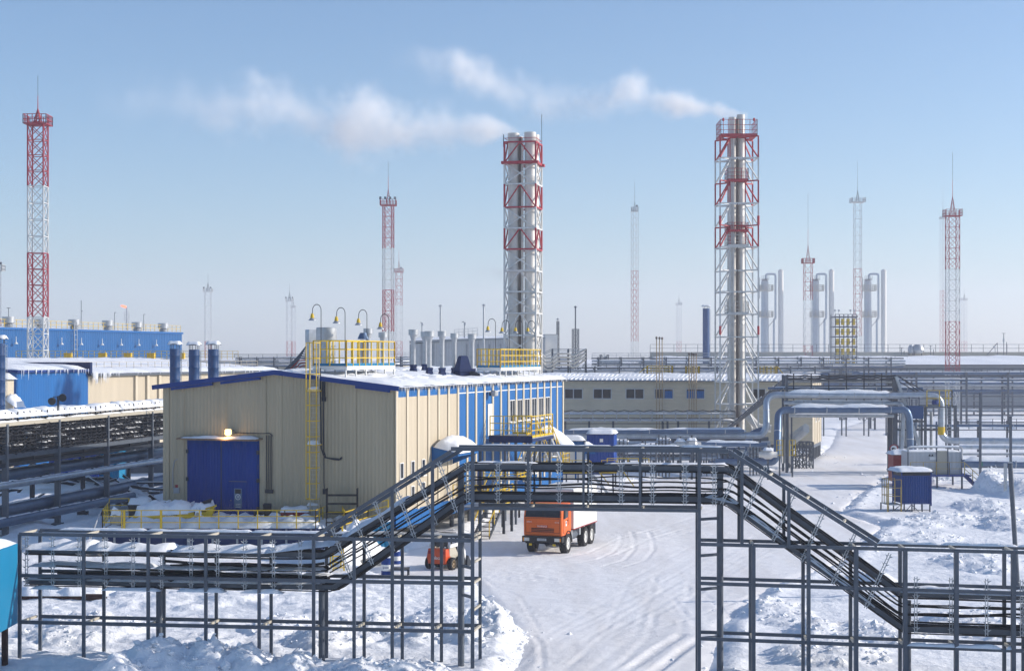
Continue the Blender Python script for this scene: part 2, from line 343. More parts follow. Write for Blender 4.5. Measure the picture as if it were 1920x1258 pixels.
ys = axis([(-400, 20, 60), (20, 54, 2), (54, 56, .4), (56, 84, .13), (84, 110, .25), (110, 150, .4), (150, 240, .9), (240, 400, 5), (400, 800, 40), (800, 6001, 400)])
ground = sheet('ground', xs, ys, lambda x, y: height(x, y)[0], M['snow']); ground['kind'] = 'structure'
def roadz(x, y):
    s_ = inside_dist(x, y); z = .03*(fbm(x*.2, y*.2, 3, 8)-.5)*2 + .035*(fbm(x*1.2, y*1.6, 4, 9)-.5)
    churn = np.clip(fbm(x*.16, y*.16, 3, 61)*2.6-1.25, 0, 1); z = z + churn*.09*(fbm(x*3.5, y*3.5, 3, 12, True)-.4)
    PAT = np.clip(fbm(x*.3, y*.3, 3, 88)*2.4-.6, 0, 1)
    for P, wd, dp, tread in tracks:
        d = np.full(x.shape, 1e9); tt = np.zeros(x.shape)
        for i in range(len(P)-1):
            a, b = P[i], P[i+1]; e = b-a; t = np.clip(((x-a[0])*e[0]+(y-a[1])*e[1])/(e@e), 0, 1)
            dd = np.hypot(x-a[0]-t*e[0], y-a[1]-t*e[1]); tt = np.where(dd < d, t*np.hypot(*e), tt); d = np.minimum(d, dd)
        g = np.exp(-(d/wd)**4); lip = np.exp(-((d-wd*1.5)/(wd*.5))**2)
        dp = dp*.48*(.35+1.1*PAT); z = z - dp*g*(1 + (tread*.9*np.sin(tt*16))) + dp*.5*lip
    return np.where(s_ < -.7, -.4, z + np.clip(s_+.7, 0, .7)*.15 - .1)
rx = axis([(-13, -2, .28), (-2, 16, .13), (16, 30, .3), (30, 75, .9)]); ry = axis([(58, 112, .15), (112, 175, .45), (175, 320, 1.6)])
road = sheet('road', rx, ry, roadz, M['packed']); road['kind'] = 'structure'

# broken clods of ploughed snow on the heaps and along the yard edge
rc = np.random.RandomState(3); CX_, CY_ = [], []
for hx, hy, rx_, ry_, hh, rg, rot in heaps:
    if rg < .6: continue
    n = int(min(160, 26*rx_*ry_*(.6+hh))); a = rc.uniform(0, 6.28, n); r = np.sqrt(rc.uniform(0, 1.2, n)); CX_ += list(hx+rx_*r*np.cos(a)); CY_ += list(hy+ry_*r*np.sin(a))
for i in range(len(RP)):
    A, B = RP[i], RP[(i+1) % len(RP)]; L_ = np.hypot(*(B-A)); n = int(min(120, L_*5)); t = rc.uniform(0, 1, n); nn = np.array([B[1]-A[1], A[0]-B[0]])/max(L_, .01)
    o = rc.normal(0, .9, n); CX_ += list(A[0]+(B[0]-A[0])*t+nn[0]*o); CY_ += list(A[1]+(B[1]-A[1])*t+nn[1]*o)
CX_, CY_ = np.array(CX_), np.array(CY_); keep = (CY_ > 57) & (CY_ < 200); CX_, CY_ = CX_[keep], CY_[keep]
gz_, gs_ = height(CX_, CY_); gz_ = np.maximum(gz_, np.where(gs_ > -.6, -.08, -9)); m = MB()
OC = [(1,0,0),(-1,0,0),(0,1,0),(0,-1,0),(0,0,1),(0,0,-1),(.6,.6,.5),(-.6,.6,.5),(.6,-.6,.5),(-.6,-.6,.5)]
OF = [(0,6,8),(0,2,6),(2,7,6),(2,1,7),(1,9,7),(1,3,9),(3,8,9),(3,0,8),(4,8,6),(4,6,7),(4,7,9),(4,9,8),(5,2,0),(5,1,2),(5,3,1),(5,0,3)]
for x, y, z in zip(CX_, CY_, gz_):
    s_ = min(.22, .03+rc.exponential(.045)); a = rc.uniform(0, 6.28); c, n_ = math.cos(a), math.sin(a); sq = rc.uniform(.5, 1)
    m._add([(x+s_*(p[0]*c-p[1]*n_)*rc.uniform(.7, 1.3), y+s_*(p[0]*n_+p[1]*c)*rc.uniform(.7, 1.3), z+s_*sq*p[2]*rc.uniform(.7, 1.3)) for p in OC], OF)
cl = m.build('snow_clods', M['snow']); tag(cl, 'broken clods of ploughed snow on the heaps', 'snow clods', None, 'stuff')
# ================================================================ main building (local x = along the long side, local y = across the gable)
RZ = math.atan2(.9543, .2990); B0 = (-7.27, 100.0); LEN, WID = 38.9, 16.3
cR, sR = math.cos(RZ), math.sin(RZ)
def bw(x, y, z=0): return (B0[0] + x*cR - y*sR, B0[1] + x*sR + y*cR, z)
def gy(px):      # photo column -> local y on the gable
    k = (px-CX)/F; return (B0[0]-k*B0[1])/(k*cR + sR) if False else (k*B0[1]-B0[0])/(-sR-k*cR)
def sx(px):      # photo column -> local x on the long side
    k = (px-CX)/F; return (k*B0[1]-B0[0])/(cR-k*sR)
def gh(px, py): return hp(py, bw(0, gy(px))[1])
def sh(px, py): return hp(py, bw(sx(px), 0)[1])
EV, RG, FL = 9.98, 10.9, 1.43
bld = thing('industrial_building', 'long cream and blue metal-clad building on piles with a blue gate and snowy low-pitched roof', 'building', (B0[0], B0[1], 0), RZ)
def roofz(y): return EV + (RG-EV)*(1-abs(y-WID/2)/(WID/2))
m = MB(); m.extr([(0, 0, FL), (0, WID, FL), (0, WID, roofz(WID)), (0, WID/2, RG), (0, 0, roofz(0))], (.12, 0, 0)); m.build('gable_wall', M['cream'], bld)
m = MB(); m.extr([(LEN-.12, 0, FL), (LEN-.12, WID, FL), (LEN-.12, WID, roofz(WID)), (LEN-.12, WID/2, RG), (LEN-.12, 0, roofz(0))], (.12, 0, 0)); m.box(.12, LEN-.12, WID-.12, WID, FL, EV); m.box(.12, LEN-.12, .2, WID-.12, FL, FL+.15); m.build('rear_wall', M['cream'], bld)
bay = LEN/20
m = MB(); m.box(.12, bay*6, 0, .12, FL, 9.42); m.build('side_wall', M['cream_s'], bld)
m = MB(); m.box(bay*6, LEN-.12, -.002, .12, FL, 9.42); m.box(.12, LEN-.12, -.004, .12, 9.42, EV); m.build('blue_side_wall', M['blue_s'], bld)
m = MB(); m.box(-.02, LEN, -.03, .1, FL-.25, FL+.75); m.build('plinth', M['blue_s'], bld, label=None) if False else m.build('plinth', M['blue_s'], bld)
m = MB(); m.box(bay*6, LEN-.12, -.025, 0, 9.39, 9.46); m.build('trim_strip', M['white'], bld)
for i in range(21):
    m = MB(); x = min(max(i*bay, .09), LEN-.09); m.box(x-.17, x+.17, -.07, -.005, FL+.7, EV-.02); m.build('pilaster', M['creamtrim'], bld)
for px in (340, 418, 493, 523, 662, 733, 312):
    m = MB(); y = gy(px); m.box(-.05, -.004, y-.22, y+.22, FL, roofz(y)-.06); m.build('wall_rib', M['cream'], bld)
# roof deck, fascia, snow
ov = .35
m = MB(); m.extr([(-ov, -ov, EV-.02), (-ov, WID/2, RG+.03), (-ov, WID+ov+.2, EV-.06), (-ov, WID+ov+.2, EV+.10), (-ov, WID/2, RG+.2), (-ov, -ov, EV+.13)], (LEN+2*ov, 0, 0)); m.build('roof', M['steel'], bld)
m = MB()
for a, b in (((-ov-.03, -ov, EV+.0), (-ov-.03, WID/2, RG+.07)), ((-ov-.03, WID/2, RG+.07), (-ov-.03, WID+ov+.3, EV-.02))): m.bar(a, b, .05, .30)
for ya_, yb_ in ((.3, 2.6), (9.2, 12.0), (12.6, 15.6)): m.bar((-ov+.1, ya_, roofz(ya_)-.19), (-ov+.1, yb_, roofz(yb_)-.19), .2, .16)
m.build('fascia', M['bluetrim'], bld)
m = MB(); m.snow((-.25, -.5, EV+.1), (LEN+.3, -.5, EV+.1), (LEN+.3, WID/2, RG+.18), (-.25, WID/2, RG+.18), .16, 70, 16, .7, .03, 3)
m.snow((-.25, WID/2, RG+.18), (LEN+.3, WID/2, RG+.18), (LEN+.3, WID+.3, EV+.08), (-.25, WID+.3, EV+.08), .12, 60, 14, .8, .03, 4)
for k in range(14): # wind ripples of deeper snow round the roof gear
    x = random.uniform(5, 33); y = random.uniform(1.5, 7.2); m.snow((x-2, y-.8, roofz(y-.8)+.15), (x+2, y-.6, roofz(y)+.15), (x+2.4, y+.9, roofz(y+.7)+.17), (x-1.8, y+.8, roofz(y+.8)+.17), .2, 10, 8, .5, .05, 20+k)
m.build('roof_snow', M['drift'], bld, smooth='all')
m = MB(); rn = random.Random(2)
for k in range(150):
    x = rn.uniform(0, LEN); l = rn.uniform(.06, .38)*(1.2 if x < 22 else .6); m.tube([(x, -ov-.02, EV+.08), (x+rn.uniform(-.01, .01), -ov-.03, EV+.05-l)], [.022, .004], 5)
m.build('icicle', M['drift'], bld)['kind'] = 'stuff'
# piles
for i in range(11):
    for y in (.5, 8, 15.7):
        m = MB(); x = .5 + i*(LEN-1)/10; m.tube([(x, y, -.3), (x, y, FL-.2)], .16, 10); m.build('pile', M['steel'], bld)
m = MB(); m.box(.1, LEN-.1, .3, .5, FL-.45, FL-.15); m.box(.1, LEN-.1, 15.6, 15.8, FL-.45, FL-.2)
for i in range(11): x = .5+i*(LEN-1)/10; m.box(x-.1, x+.1, .5, 15.6, FL-.42, FL-.18)
m.build('floor_beam', M['steel_d'], bld)
# gate
y0, y1 = gy(484), gy(355); zt = gh(420, 826)
m = MB(); m.box(-.10, -.005, y0-.1, y1+.1, FL, zt+.12); fr = m.build('gate_frame', M['gate'], bld)
ym = gy(417)
for a, b in ((y0, ym-.02), (ym+.02, y1)):
    m = MB(); m.box(-.16, -.101, a, b, FL+.02, zt); m.build('gate_leaf', M['gate'], bld)
m = MB(); m.box(-.18, -.165, ym-.03, ym+.03, FL, zt)
for y in (y0-.06, y1+.06):
    for z in (FL+.8, FL+2.6, FL+4.4): m.box(-.24, -.1, y-.07, y+.07, z-.12, z+.12)
m.build('gate_hinge', M['steel_d'], bld)
yd0, yd1 = gy(465), gy(432); m = MB(); m.box(-.19, -.165, yd0, yd1, FL+.05, gh(450, 902)); wd = m.build('wicket_door', M['gate'], bld)
m = MB(); m.bar((-.2, yd0, gh(450, 902)), (-.2, yd1, gh(450, 902)), .04, .04); m.bar((-.2, yd1-.1, gh(450, 938)), (-.26, yd1-.22, gh(450, 938)), .05); m.build('door_handle', M['steel'], wd)
ys0, ys1 = gy(456), gy(442)
m = MB(); m.box(-.215, -.195, ys0, ys1, gh(450, 952), gh(450, 915)); nb = m.build('notice_board', M['jacket_b'], bld)
zc = gh(450, 931); m = MB()
for k in range(20):
    a0, a1 = k*.314, (k+1)*.314; yc = (ys0+ys1)/2; m.poly([(-.222, yc+.19*math.cos(a), zc+.19*math.sin(a)) if r else (-.222, yc+.15*math.cos(a), zc+.15*math.sin(a)) for a, r in ((a0, 1), (a1, 1), (a1, 0), (a0, 0))])
for dy in (-.05, .05): m.box(-.223, -.216, yc+dy-.018, yc+dy+.018, zc-.07, zc+.08)
for z in (944, 947, 950): m.box(-.221, -.216, ys0+.08, ys1-.1, gh(450, z)-.012, gh(450, z)+.012)
m.build('notice_lettering', M['white'], nb)
m = MB(); m.box(-.222, -.216, ys0+.06, ys1-.06, gh(450, 924.5), gh(450, 916.5)); m.build('notice_window', M['black'], nb)
m = MB(); m.extr([(-.02, y0-.35, zt+.12), (-.85, y0-.35, zt+.05), (-.85, y1+.5, zt+.05), (-.02, y1+.5, zt+.12)], (0, 0, .1)); cn = m.build('gate_canopy', M['wood'], bld)
m = MB(); m.snow((-.8, y0-.3, zt+.16), (-.8, y1+.4, zt+.16), (-.05, y1+.4, zt+.21), (-.05, y0-.3, zt+.21), .09, 16, 4, .9, .03, 5); m.build('snow_cover', M['drift'], cn, smooth='all')
# lit lamp over the gate
ly, lz = gy(432), gh(432, 812)
lamp = thing('wall_lamp', 'lit yellow wall lamp above the blue gate', 'lamp', bw(-.45, ly-.15, lz+.08))
m = MB(); m.lathe(0, 0, [(.02, .28), (.16, .24), (.20, .12), (.21, -.16)], 14); m.build('lamp_shade', M['beige'], lamp)
m = MB(); m.lathe(-.05, -.12, [(.05, .22), (.2, .18), (.22, -.1), (.12, -.2), (.03, -.22)], 14); m.build('bulb', emit('lamp_glow', (1, .58, .22), 4), lamp, smooth=True)
m = MB(); m.bar((.05, .1, .1), (.3, .48, .1), .05); m.build('bracket', M['steel_d'], lamp)
pl = bpy.data.lights.new('gate_bulb_light', 'POINT'); pl.energy = 26; pl.color = (1, .6, .28); pl.shadow_soft_size = .1
po = bpy.data.objects.new('gate_bulb_light', pl); po.parent = lamp; po.location = (-.25, -.5, -.3); col.objects.link(po)
# cables on the gable
def gp(px, py, o=-.06): return (o, gy(px), gh(px, py))
m = MB(); m.tube([gp(441, 811), gp(490, 812.5), gp(506, 812), gp(512, 817)], .03, 6)
for k, px in enumerate((500, 503.5, 507, 510)): m.tube([gp(px, 816), gp(px+.6, 860), gp(px-.2, 917)], .025, 6)
m.box(-.16, -.05, gy(513), gy(499), gh(505, 924), gh(505, 917)); m.build('gate_conduit', M['steel_d'], bld)
m = MB(); m.tube([gp(603, 690, -.2), gp(603, 720, -.2), gp(603, 840), gp(609, 857), gp(627, 861), gp(636, 862), gp(642, 857)], .05, 6); m.tube([gp(607, 752), gp(607.5, 845), gp(612, 858), gp(641, 861)], .04, 6)
m.tube([gp(608, 850), gp(608, 900), gp(609, 922)], .03, 6); m.box(-.3, -.02, gy(612), gy(606.5), gh(609, 752), gh(609, 744)); m.box(-.16, -.02, gy(611.5), gy(607), gh(609, 926), gh(609, 916)); m.box(-.2, -.06, gy(611), gy(606), gh(609, 745), gh(609, 715)); m.build('wall_cable', M['steel_d'], bld)
m = MB(); m.tube([gp(334, 860), gp(328, 864), gp(325, 880), gp(325, 912), gp(328, 918)], .035, 6); m.box(-.2, -.02, gy(338), gy(328), gh(333, 924), gh(333, 914)); m.build('socket_box', M['grey'], bld)
m = MB(); m.box(-.03, -.005, gy(337), gy(329), gh(333, 914), gh(333, 908.5)); m.build('warning_plate', M['red'], bld)
# windows and doors on the long side
def window(x0, x1, z0, z1, mull=0, nm='window', sill=True):
    m = MB(); t = .06; m.box(x0, x1, -.05, -.006, z0, z0+t); m.box(x0, x1, -.05, -.006, z1-t, z1); m.box(x0, x0+t, -.05, -.006, z0+t, z1-t); m.box(x1-t, x1, -.05, -.006, z0+t, z1-t)
    for k in range(mull): xm = x0+(x1-x0)*(k+1)/(mull+1); m.box(xm-.03, xm+.03, -.05, -.006, z0+t, z1-t)
    f = m.build('window', M['white'], bld); m = MB(); m.box(x0+t, x1-t, -.02, -.008, z0+t, z1-t); m.build('pane', M['glass'], f)
    if sill: m = MB(); m.box(x0-.05, x1+.05, -.16, -.005, z0-.07, z0); m.build('sill', M['white'], f)
for i in range(12, 18): window(i*bay+.35, (i+1)*bay-.3, 6.95, 8.65, 1)
for i in range(3): window(i*bay+.68, i*bay+1.28, 4.25, 5.3)
window(2*bay+.68, 2*bay+1.28, 2.7, 3.8); window(1*bay+.68, 1*bay+1.28, 2.6, 3.7)
for i in (13, 15, 17): window(i*bay+.5, i*bay+1.5, 2.6, 4.1, 1)
window(18*bay+.5, 19*bay-.4, 3.6, 5.7, 1)
m = MB(); xd = sx(913); m.box(xd+.12, xd+1.3, -.06, -.006, 6.12, 8.5); m.build('upper_door', M['white'], bld)
m = MB(); xd2 = sx(915); m.lathe(0, 0, [(.05, .05), (.28, .12), (.3, .4), (.26, .5)], 12); o_ = m.build('wall_floodlight', M['lgrey'], bld); o_.location = (xd2, -.5, 9.0)
m = MB(); m.box(xd2-.15, xd2+.15, -.4, -.13, 9.1, 9.4); m.build('floodlight_bracket', M['black'], bld)
m = MB(); m.box(8*bay+.4, 8*bay+1.5, -.06, -.006, FL+.75, 3.9); m.build('entrance_door', M['bluetrim'], bld)
# entrance canopies with snow
def canopy(x0, x1, d, z0, z1, zs, label, sn, seed):
    t = thing('door_canopy', label, 'canopy', bw(x0, 0, z0), RZ, 'snow-laden blue canopies on the long side of the building')
    m = MB(); w_ = x1-x0; pr = [(0, -.03, 0), (0, -.03, z1-z0), (0, -d, zs-z0+.12), (0, -d, zs-z0-.1)]; m.extr(pr, (.06, 0, 0)); m.extr([vadd(p, (w_-.06, 0, 0)) for p in pr], (.06, 0, 0))
    m.extr([(.06, -.03, z1-z0-.1), (.06, -.03, z1-z0), (.06, -d, zs-z0+.12), (.06, -d, zs-z0-.1)], (w_-.12, 0, 0)); m.build('awning', M['blue_s'], t)
    m = MB(); m.snow((-.1, -d-.15, zs-z0+.12), (w_+.1, -d-.15, zs-z0+.12), (w_+.1, -.14, z1-z0+.02), (-.1, -.14, z1-z0+.02), sn, 16, 12, .12, .02, seed, dome=True); m.build('snow_cover', M['drift'], t, smooth='all')
    return t
canopy(6.4, 10.6, 1.9, 4.6, 6.0, 5.5, 'blue entrance canopy under a big rounded snow cap, beside the cream wall panels', .78, 1)
canopy(sx(1008), sx(1008)+2.8, 2.3, 4.0, 6.2, 4.5, 'steep blue lean-to canopy under a snow slab at the far end of the wall', .45, 2)
# vertical access ladder with cage on the gable
lad = thing('cage_ladder', 'yellow caged ladder running up the cream gable to the roof', 'ladder', bw(-.5, gy(596), FL), RZ)
hL = gh(596, 640)-FL; hB = gh(596, 975)-FL
m = MB()
for y in (-.3, .3): m.bar((0, y, hB), (0, y, hL), .06)
m.build('ladder_rail', M['beige'], lad)
m = MB()
for k in range(int(hL/.3)): m.tube([(0, -.3, .1+k*.3), (0, .3, .1+k*.3)], .016, 5)
m.build('rungs', M['beige'], lad)
for k in range(11):
    z = 1.6 + k*(hL-1.7)/10; m = MB(); m.tube([(0, -.36, z)] + [(-.38-.36*math.cos(a), -.36*math.cos(a+1.57)*-1 if False else .38*math.sin(a), z) for a in [(-1.5+3.0*q/8) for q in range(9)]] + [(0, .36, z)], .028, 5); m.build('cage_hoop', M['yellow'], lad)
m = MB()
for a in (-1.2, 0, 1.2): m.bar((-.38-.36*math.cos(a), .38*math.sin(a), 1.6), (-.38-.36*math.cos(a), .38*math.sin(a), hL-.1), .045)
m.build('cage_bar', M['yellow'], lad)
for pyy in (732, 832):
    m = MB(); z = gh(596, pyy)-FL; m.box(-.62, .4, -.34, .34, z-.06, z); lp = m.build('rest_plate', M['yellow'], lad); m = MB(); m.snow((-.62, -.34, z), (.4, -.34, z), (.4, .34, z), (-.62, .34, z), .2, 6, 5, .4, .01, int(pyy)); m.build('snow_cover', M['drift'], lp, smooth='all')
# ---- guard rails helper
def railing(mb, pts, h=1.1, n=3, step=1.0, t=.05, kick=True):
    for a, b in zip(pts[:-1], pts[1:]):
        A, B_ = Vector(a), Vector(b); L_ = (B_-A).length; k = max(1, round(L_/step))
        for i in range(k+1): p = A.lerp(B_, i/k); mb.bar(p, p+Vector((0, 0, h)), t)
        for j in range(n): z = Vector((0, 0, h*(j+1)/n)); mb.bar(A+z, B_+z, t*.8)
        if kick: mb.bar(A+Vector((0, 0, .08)), B_+Vector((0, 0, .08)), .012, .15)
def steps(mb, a, b, w_, n, side):
    """open treads from a (low) to b (high), side = unit vector across"""
    A, B_, S = Vector(a), Vector(b), Vector(side)*w_/2
    for s_ in (-1, 1): mb.bar(A+S*s_, B_+S*s_, .06, .22)
    d = (B_-A); d.z = 0; d.normalize()
    for i in range(n):
        p = A.lerp(B_, (i+.5)/n); mb._add([p-S-d*.13, p+S-d*.13, p+S+d*.13, p-S+d*.13] + [q-Vector((0, 0, .04)) for q in (p-S-d*.13, p+S-d*.13, p+S+d*.13, p-S+d*.13)], [(0,1,2,3),(7,6,5,4),(0,4,5,1),(1,5,6,2),(2,6,7,3),(3,7,4,0)])
# ---- access platform and stair tower on the long side
st = thing('stair_tower', 'yellow railed platform with open metal stairs against the blue wall', 'stairs', bw(18, -.2), RZ)
PL = 6.08
m = MB(); m.box(0, 5.6, -3.3, -.05, PL-.06, PL); m.build('platform_deck', M['galv'], st)
m = MB(); m.box(-.04, -.005, -3.34, -.02, PL-.36, PL+.14); m.box(0, 5.64, -3.34, -3.305, PL-.3, PL-.065); m.build('deck_edge', M['navy'], st)
m = MB(); railing(m, [(0, -.1, PL), (0, -3.25, PL), (5.6, -3.25, PL)], 1.55, 3, 1.05, .07); railing(m, [(4.2, -1.6, PL), (5.6, -1.6, PL), (5.6, -.1, PL)], 1.4, 3, 1.0, .06)
m.build('guard_rail', M['yellow'], st)
for x in (.15, 2.8, 5.4):
    for y in (-3.1, -1.2):
        m = MB(); m.bar((x, y, -.2), (x, y, PL-.07), .18); m.build('post', M['steel'], st)
m = MB(); steps(m, (9.6, -2.5, 3.3), (5.7, -2.5, PL), 1.0, 12, (0, 1, 0)); m.box(8.6, 10.6, -3.2, -.3, 3.2, 3.28); m.build('stair_flight', M['galv'], st)
m = MB(); 
for y in (-3.0, -2.0): 
    m.bar((9.6, y, 4.3), (5.7, y, PL+1.05), .06); m.bar((9.6, y, 3.85), (5.7, y, PL+.6), .045)
    for k in range(5): u = k/4; m.bar((9.6-3.9*u, y, 3.3+(PL-3.3)*u), (9.6-3.9*u, y, 4.35+(PL-3.3)*u), .055)
railing(m, [(8.6, -3.2, 3.3), (10.6, -3.2, 3.3), (10.6, -.4, 3.3)], 1.1, 3, .9, .055); m.build('stair_rail', M['yellow'], st)
# lower landing and flights
m = MB(); m.box(-2.2, 1.2, -2.9, -.1, 3.15, 3.22); m.box(-6.5, -2.0, -2.6, -.1, FL+.1, FL+.17); m.build('landing', M['galv'], st)
for x, y, zt_ in ((-2.0, -2.7, 3.1), (1.0, -2.7, 3.1), (-6.3, -2.4, 1.5), (-4.2, -2.4, 1.5), (-2.2, -2.4, 1.5)): m = MB(); m.bar((x, y, -.2), (x, y, zt_), .14); m.build('post', M['steel'], st)
m = MB(); steps(m, (1.3, -2.3, 3.3), (4.8, -2.3, PL-.05), .9, 12, (0, 1, 0)); m.build('stair_flight', M['galv'], st)
m = MB(); steps(m, (-5.4, -1.6, FL+.2), (-2.2, -1.6, 3.2), .9, 9, (0, 1, 0)); m.build('stair_flight', M['steel'], st)
m = MB(); steps(m, (-11.6, -3.3, .1), (-8.4, -3.3, 2.15), 1.1, 8, (0, 1, 0)); m.box(-8.4, -6.4, -3.9, -.1, 2.1, 2.17); m.build('stair_flight', M['steel_d'], st)
for x, y in ((-8.3, -3.8), (-6.5, -3.8)): m = MB(); m.bar((x, y, -.2), (x, y, 2.1), .16); m.build('post', M['steel_d'], st)
m = MB(); railing(m, [(-2.2, -.3, 3.22), (-2.2, -2.85, 3.22), (1.2, -2.85, 3.22)], 1.1, 3, .9, .06); railing(m, [(-8.4, -.2, 2.17), (-8.4, -2.7, 2.17)], 1.1, 3, .9, .06); railing(m, [(-8.3, -3.85, 2.17), (-6.4, -3.85, 2.17)], 1.1, 3, .9, .06); railing(m, [(-6.4, -2.6, FL+.2), (-2.1, -2.6, FL+.2)], 1.1, 2, 1, .05)
for y in (-3.85, -2.75):
    m.bar((-11.6, y, 1.1), (-8.4, y, 3.2), .06)
    for k in range(4): u = k/3; m.bar((-11.6+3.2*u, y, .1+2.05*u), (-11.6+3.2*u, y, 1.15+2.05*u), .05)
for y in (-2.0, -1.2): m.bar((-5.4, y, 2.6), (-2.2, y, 4.3), .05)
for y in (-2.75, -1.85): m.bar((1.3, y, 4.35), (4.8, y, PL+1.0), .055); m.bar((1.3, y, 3.35), (1.3, y, 4.4), .055); m.bar((3, y, 4.6), (3, y, 5.7), .055)
m.build('guard_rail', M['yellow'], st)
# ---- roof platforms
def roofpt(px, py_guess, hz):   # local x,y from pixel at height hz
    Z = (H-hz)*F/(py_guess-HY); X = xp(px, Z); dx, dy = X-B0[0], Z-B0[1]; return (dx*cR+dy*sR, -dx*sR+dy*cR)
def roof_platform(x0, x1, y0, y1, z, hr, label, grp, extra=False):
    t = thing('roof_platform', label, 'platform', bw(x0, y0, roofz(min(max(y0, 0), WID))), RZ, grp); zb = t.location.z; Z0 = z-zb; X, Y = x1-x0, y1-y0
    m = MB(); m.box(0, X, 0, Y, Z0-.05, Z0); m.build('platform_deck', M['galv'], t)
    m = MB(); m.box(-.03, X+.03, -.05, -.02, Z0-.22, Z0+.02); m.box(-.05, -.02, 0, Y, Z0-.22, Z0+.02); m.build('edge_beam', M['white'], t)
    m = MB(); m.box(.02, X, -.01, .02, Z0+.03, Z0+.2); m.box(.01, .03, .02, Y, Z0+.03, Z0+.2); m.build('kick_plate', M['cyan'], t)
    m = MB(); railing(m, [(0, 0, Z0), (X, 0, Z0), (X, Y, Z0), (0, Y, Z0), (0, 0, Z0)], hr, 3, 1.0, .075, False); m.build('guard_rail', M['yellow'], t)
    k = max(2, round(X/1.6))
    for i in range(k+1):
        for y in (.05, Y-.05): m = MB(); m.bar((X*i/k, y, -.7), (X*i/k, y, Z0-.23), .09); m.build('post', M['white'], t)
    return t
# platform A: front left corner px 578,y688 ; right end px 742
ZA = 11.35
ax_, ay_ = 1.3, gy(578)-.6
_x = 1.0
while CX+F*bw(_x, ay_-1.6)[0]/bw(_x, ay_-1.6)[1] < 739: _x += .1
roof_platform(1.0, _x, ay_-1.6, ay_+.7, ZA, 1.65, 'long yellow railed platform on the roof beside the ladder head', 'yellow railed platforms on the building roof')
bx_, by_ = roofpt(1012, 690, 11.2)
roof_platform(24.5, 35.5, 1.0, 2.9, 11.1, 1.45, 'yellow railed platform over the far end of the snowy roof', 'yellow railed platforms on the building roof')
# gooseneck lamps
def goose(px_pole, py_top, x, y, zt_, label):
    t = thing('gooseneck_lamp', label, 'lamp', bw(x, y, ZA if x < 20 else 11.1), RZ, 'gooseneck lamps on the roof platforms'); z = zt_-t.location.z
    r = .3; pts = [(0, 0, 0), (0, 0, z-.4)] + [(0, r*(1-math.cos(a)), z-.4+r*1.25*math.sin(a)) for a in [math.pi*q/10 for q in range(1, 11)]] + [(0, 2*r+.02, z-.62)]
    m = MB(); m.tube(pts, .025, 6); m.build('pole', M['steel_d'], t)
    m = MB(); m.lathe(0, 2*r+.02, [(.04, z-.6), (.09, z-.64), (.12, z-.8), (.13, z-.9)], 10); m.build('lamp_body', M['yellow'], t)
    m = MB(); m.lathe(0, 2*r+.02, [(.12, z-.9), (.24, z-1.03), (.25, z-1.06), (.1, z-1.05), (.05, z-1.0)], 12); m.build('lamp_shade', M['galv'], t)
LB = ['leftmost gooseneck lamp, over the corner of the left roof platform', 'second gooseneck lamp from the left over the yellow roof railing', 'third gooseneck lamp from the left, above the blue cowl', 'fourth gooseneck lamp, against the red mast at the end of the left platform',
      'gooseneck lamp left of the steel stacks on the far roof platform', 'gooseneck lamp overlapping the left leg of the steel stacks', 'gooseneck lamp in front of the gap between the steel stacks', 'gooseneck lamp in front of the right side of the steel stacks']
for k, (px, py) in enumerate(((602, 570), (647, 576), (688, 580), (729, 588))):
    x = 1.3 + k*(_x-2)/3; y = ay_-1.4 + .0
    # place so that the pole stands on the platform edge at its photo column
    Z = bw(x, y)[1]; yy = None
    kk = (px-CX)/F; yv = (kk*(B0[1]+x*sR) - (B0[0]+x*cR))/(-sR-kk*cR); goose(px, py, x, yv, hp(py, bw(x, yv)[1]), LB[k])
for k, (px, py) in enumerate(((929, 597), (955, 600), (980, 600), (1003, 601))):
    x = 25.5 + k*3.0; kk = (px-CX)/F; yv = (kk*(B0[1]+x*sR) - (B0[0]+x*cR))/(-sR-kk*cR); goose(px, py, x, yv, hp(py, bw(x, yv)[1]), LB[4+k])
# roof ventilators: (px, top y, bottom y, head r)
def onroof(px, x):
    kk = (px-CX)/F; return (kk*(B0[1]+x*sR) - (B0[0]+x*cR))/(-sR-kk*cR)
def vent(px, pyt, x, rh, hh, rs, label, base='navy', grp='steel roof ventilators with round heads'):
    y = onroof(px, x); zb = roofz(y); zt_ = hp(pyt, bw(x, y)[1])
    t = thing('roof_ventilator', label, 'ventilator', bw(x, y, zb), RZ, grp); z = zt_-zb
    m = MB(); m.lathe(0, 0, [(rs, .75), (rs, z-hh-.35), (rh*.75, z-hh)], 14); m.build('duct', M['galv'], t, smooth=True)
    m = MB(); m.lathe(0, 0, [(rh*.8, z-hh), (rh, z-hh+.02), (rh, z-.05), (rh*1.03, z-.05), (rh*1.03, z), (rh*.85, z), (rh*.8, z-.1)], 18); m.build('vent_head', M['galv'], t, smooth=True)
    m = MB(); s_ = rs*1.5; m.lathe(0, 0, [(s_*1.3, -.1), (s_*1.3, .3), (s_*.95, .62), (s_*1.15, .64), (s_*1.15, .8), (rs, .82)], 4 if base == 'navy' else 12); m.build('base', M[base], t)
    return t
vent(775, 618, 17, .36, .42, .17, 'leftmost steel ventilator with flared round head on the snowy roof')
vent(797, 622, 20, .34, .40, .17, 'steel ventilator half hidden behind its neighbour, second from the left')
vent(805, 621, 15.5, .36, .42, .17, 'front steel ventilator of the overlapping pair on the snowy roof')
vent(829, 621, 17.5, .33, .40, .17, 'tall steel ventilator in the middle of the roof row')
vent(852, 625, 20, .31, .38, .16, 'steel ventilator just left of the blue roof cowl')
vent(885, 626, 22, .33, .40, .18, 'steel ventilator just right of the blue roof cowl')
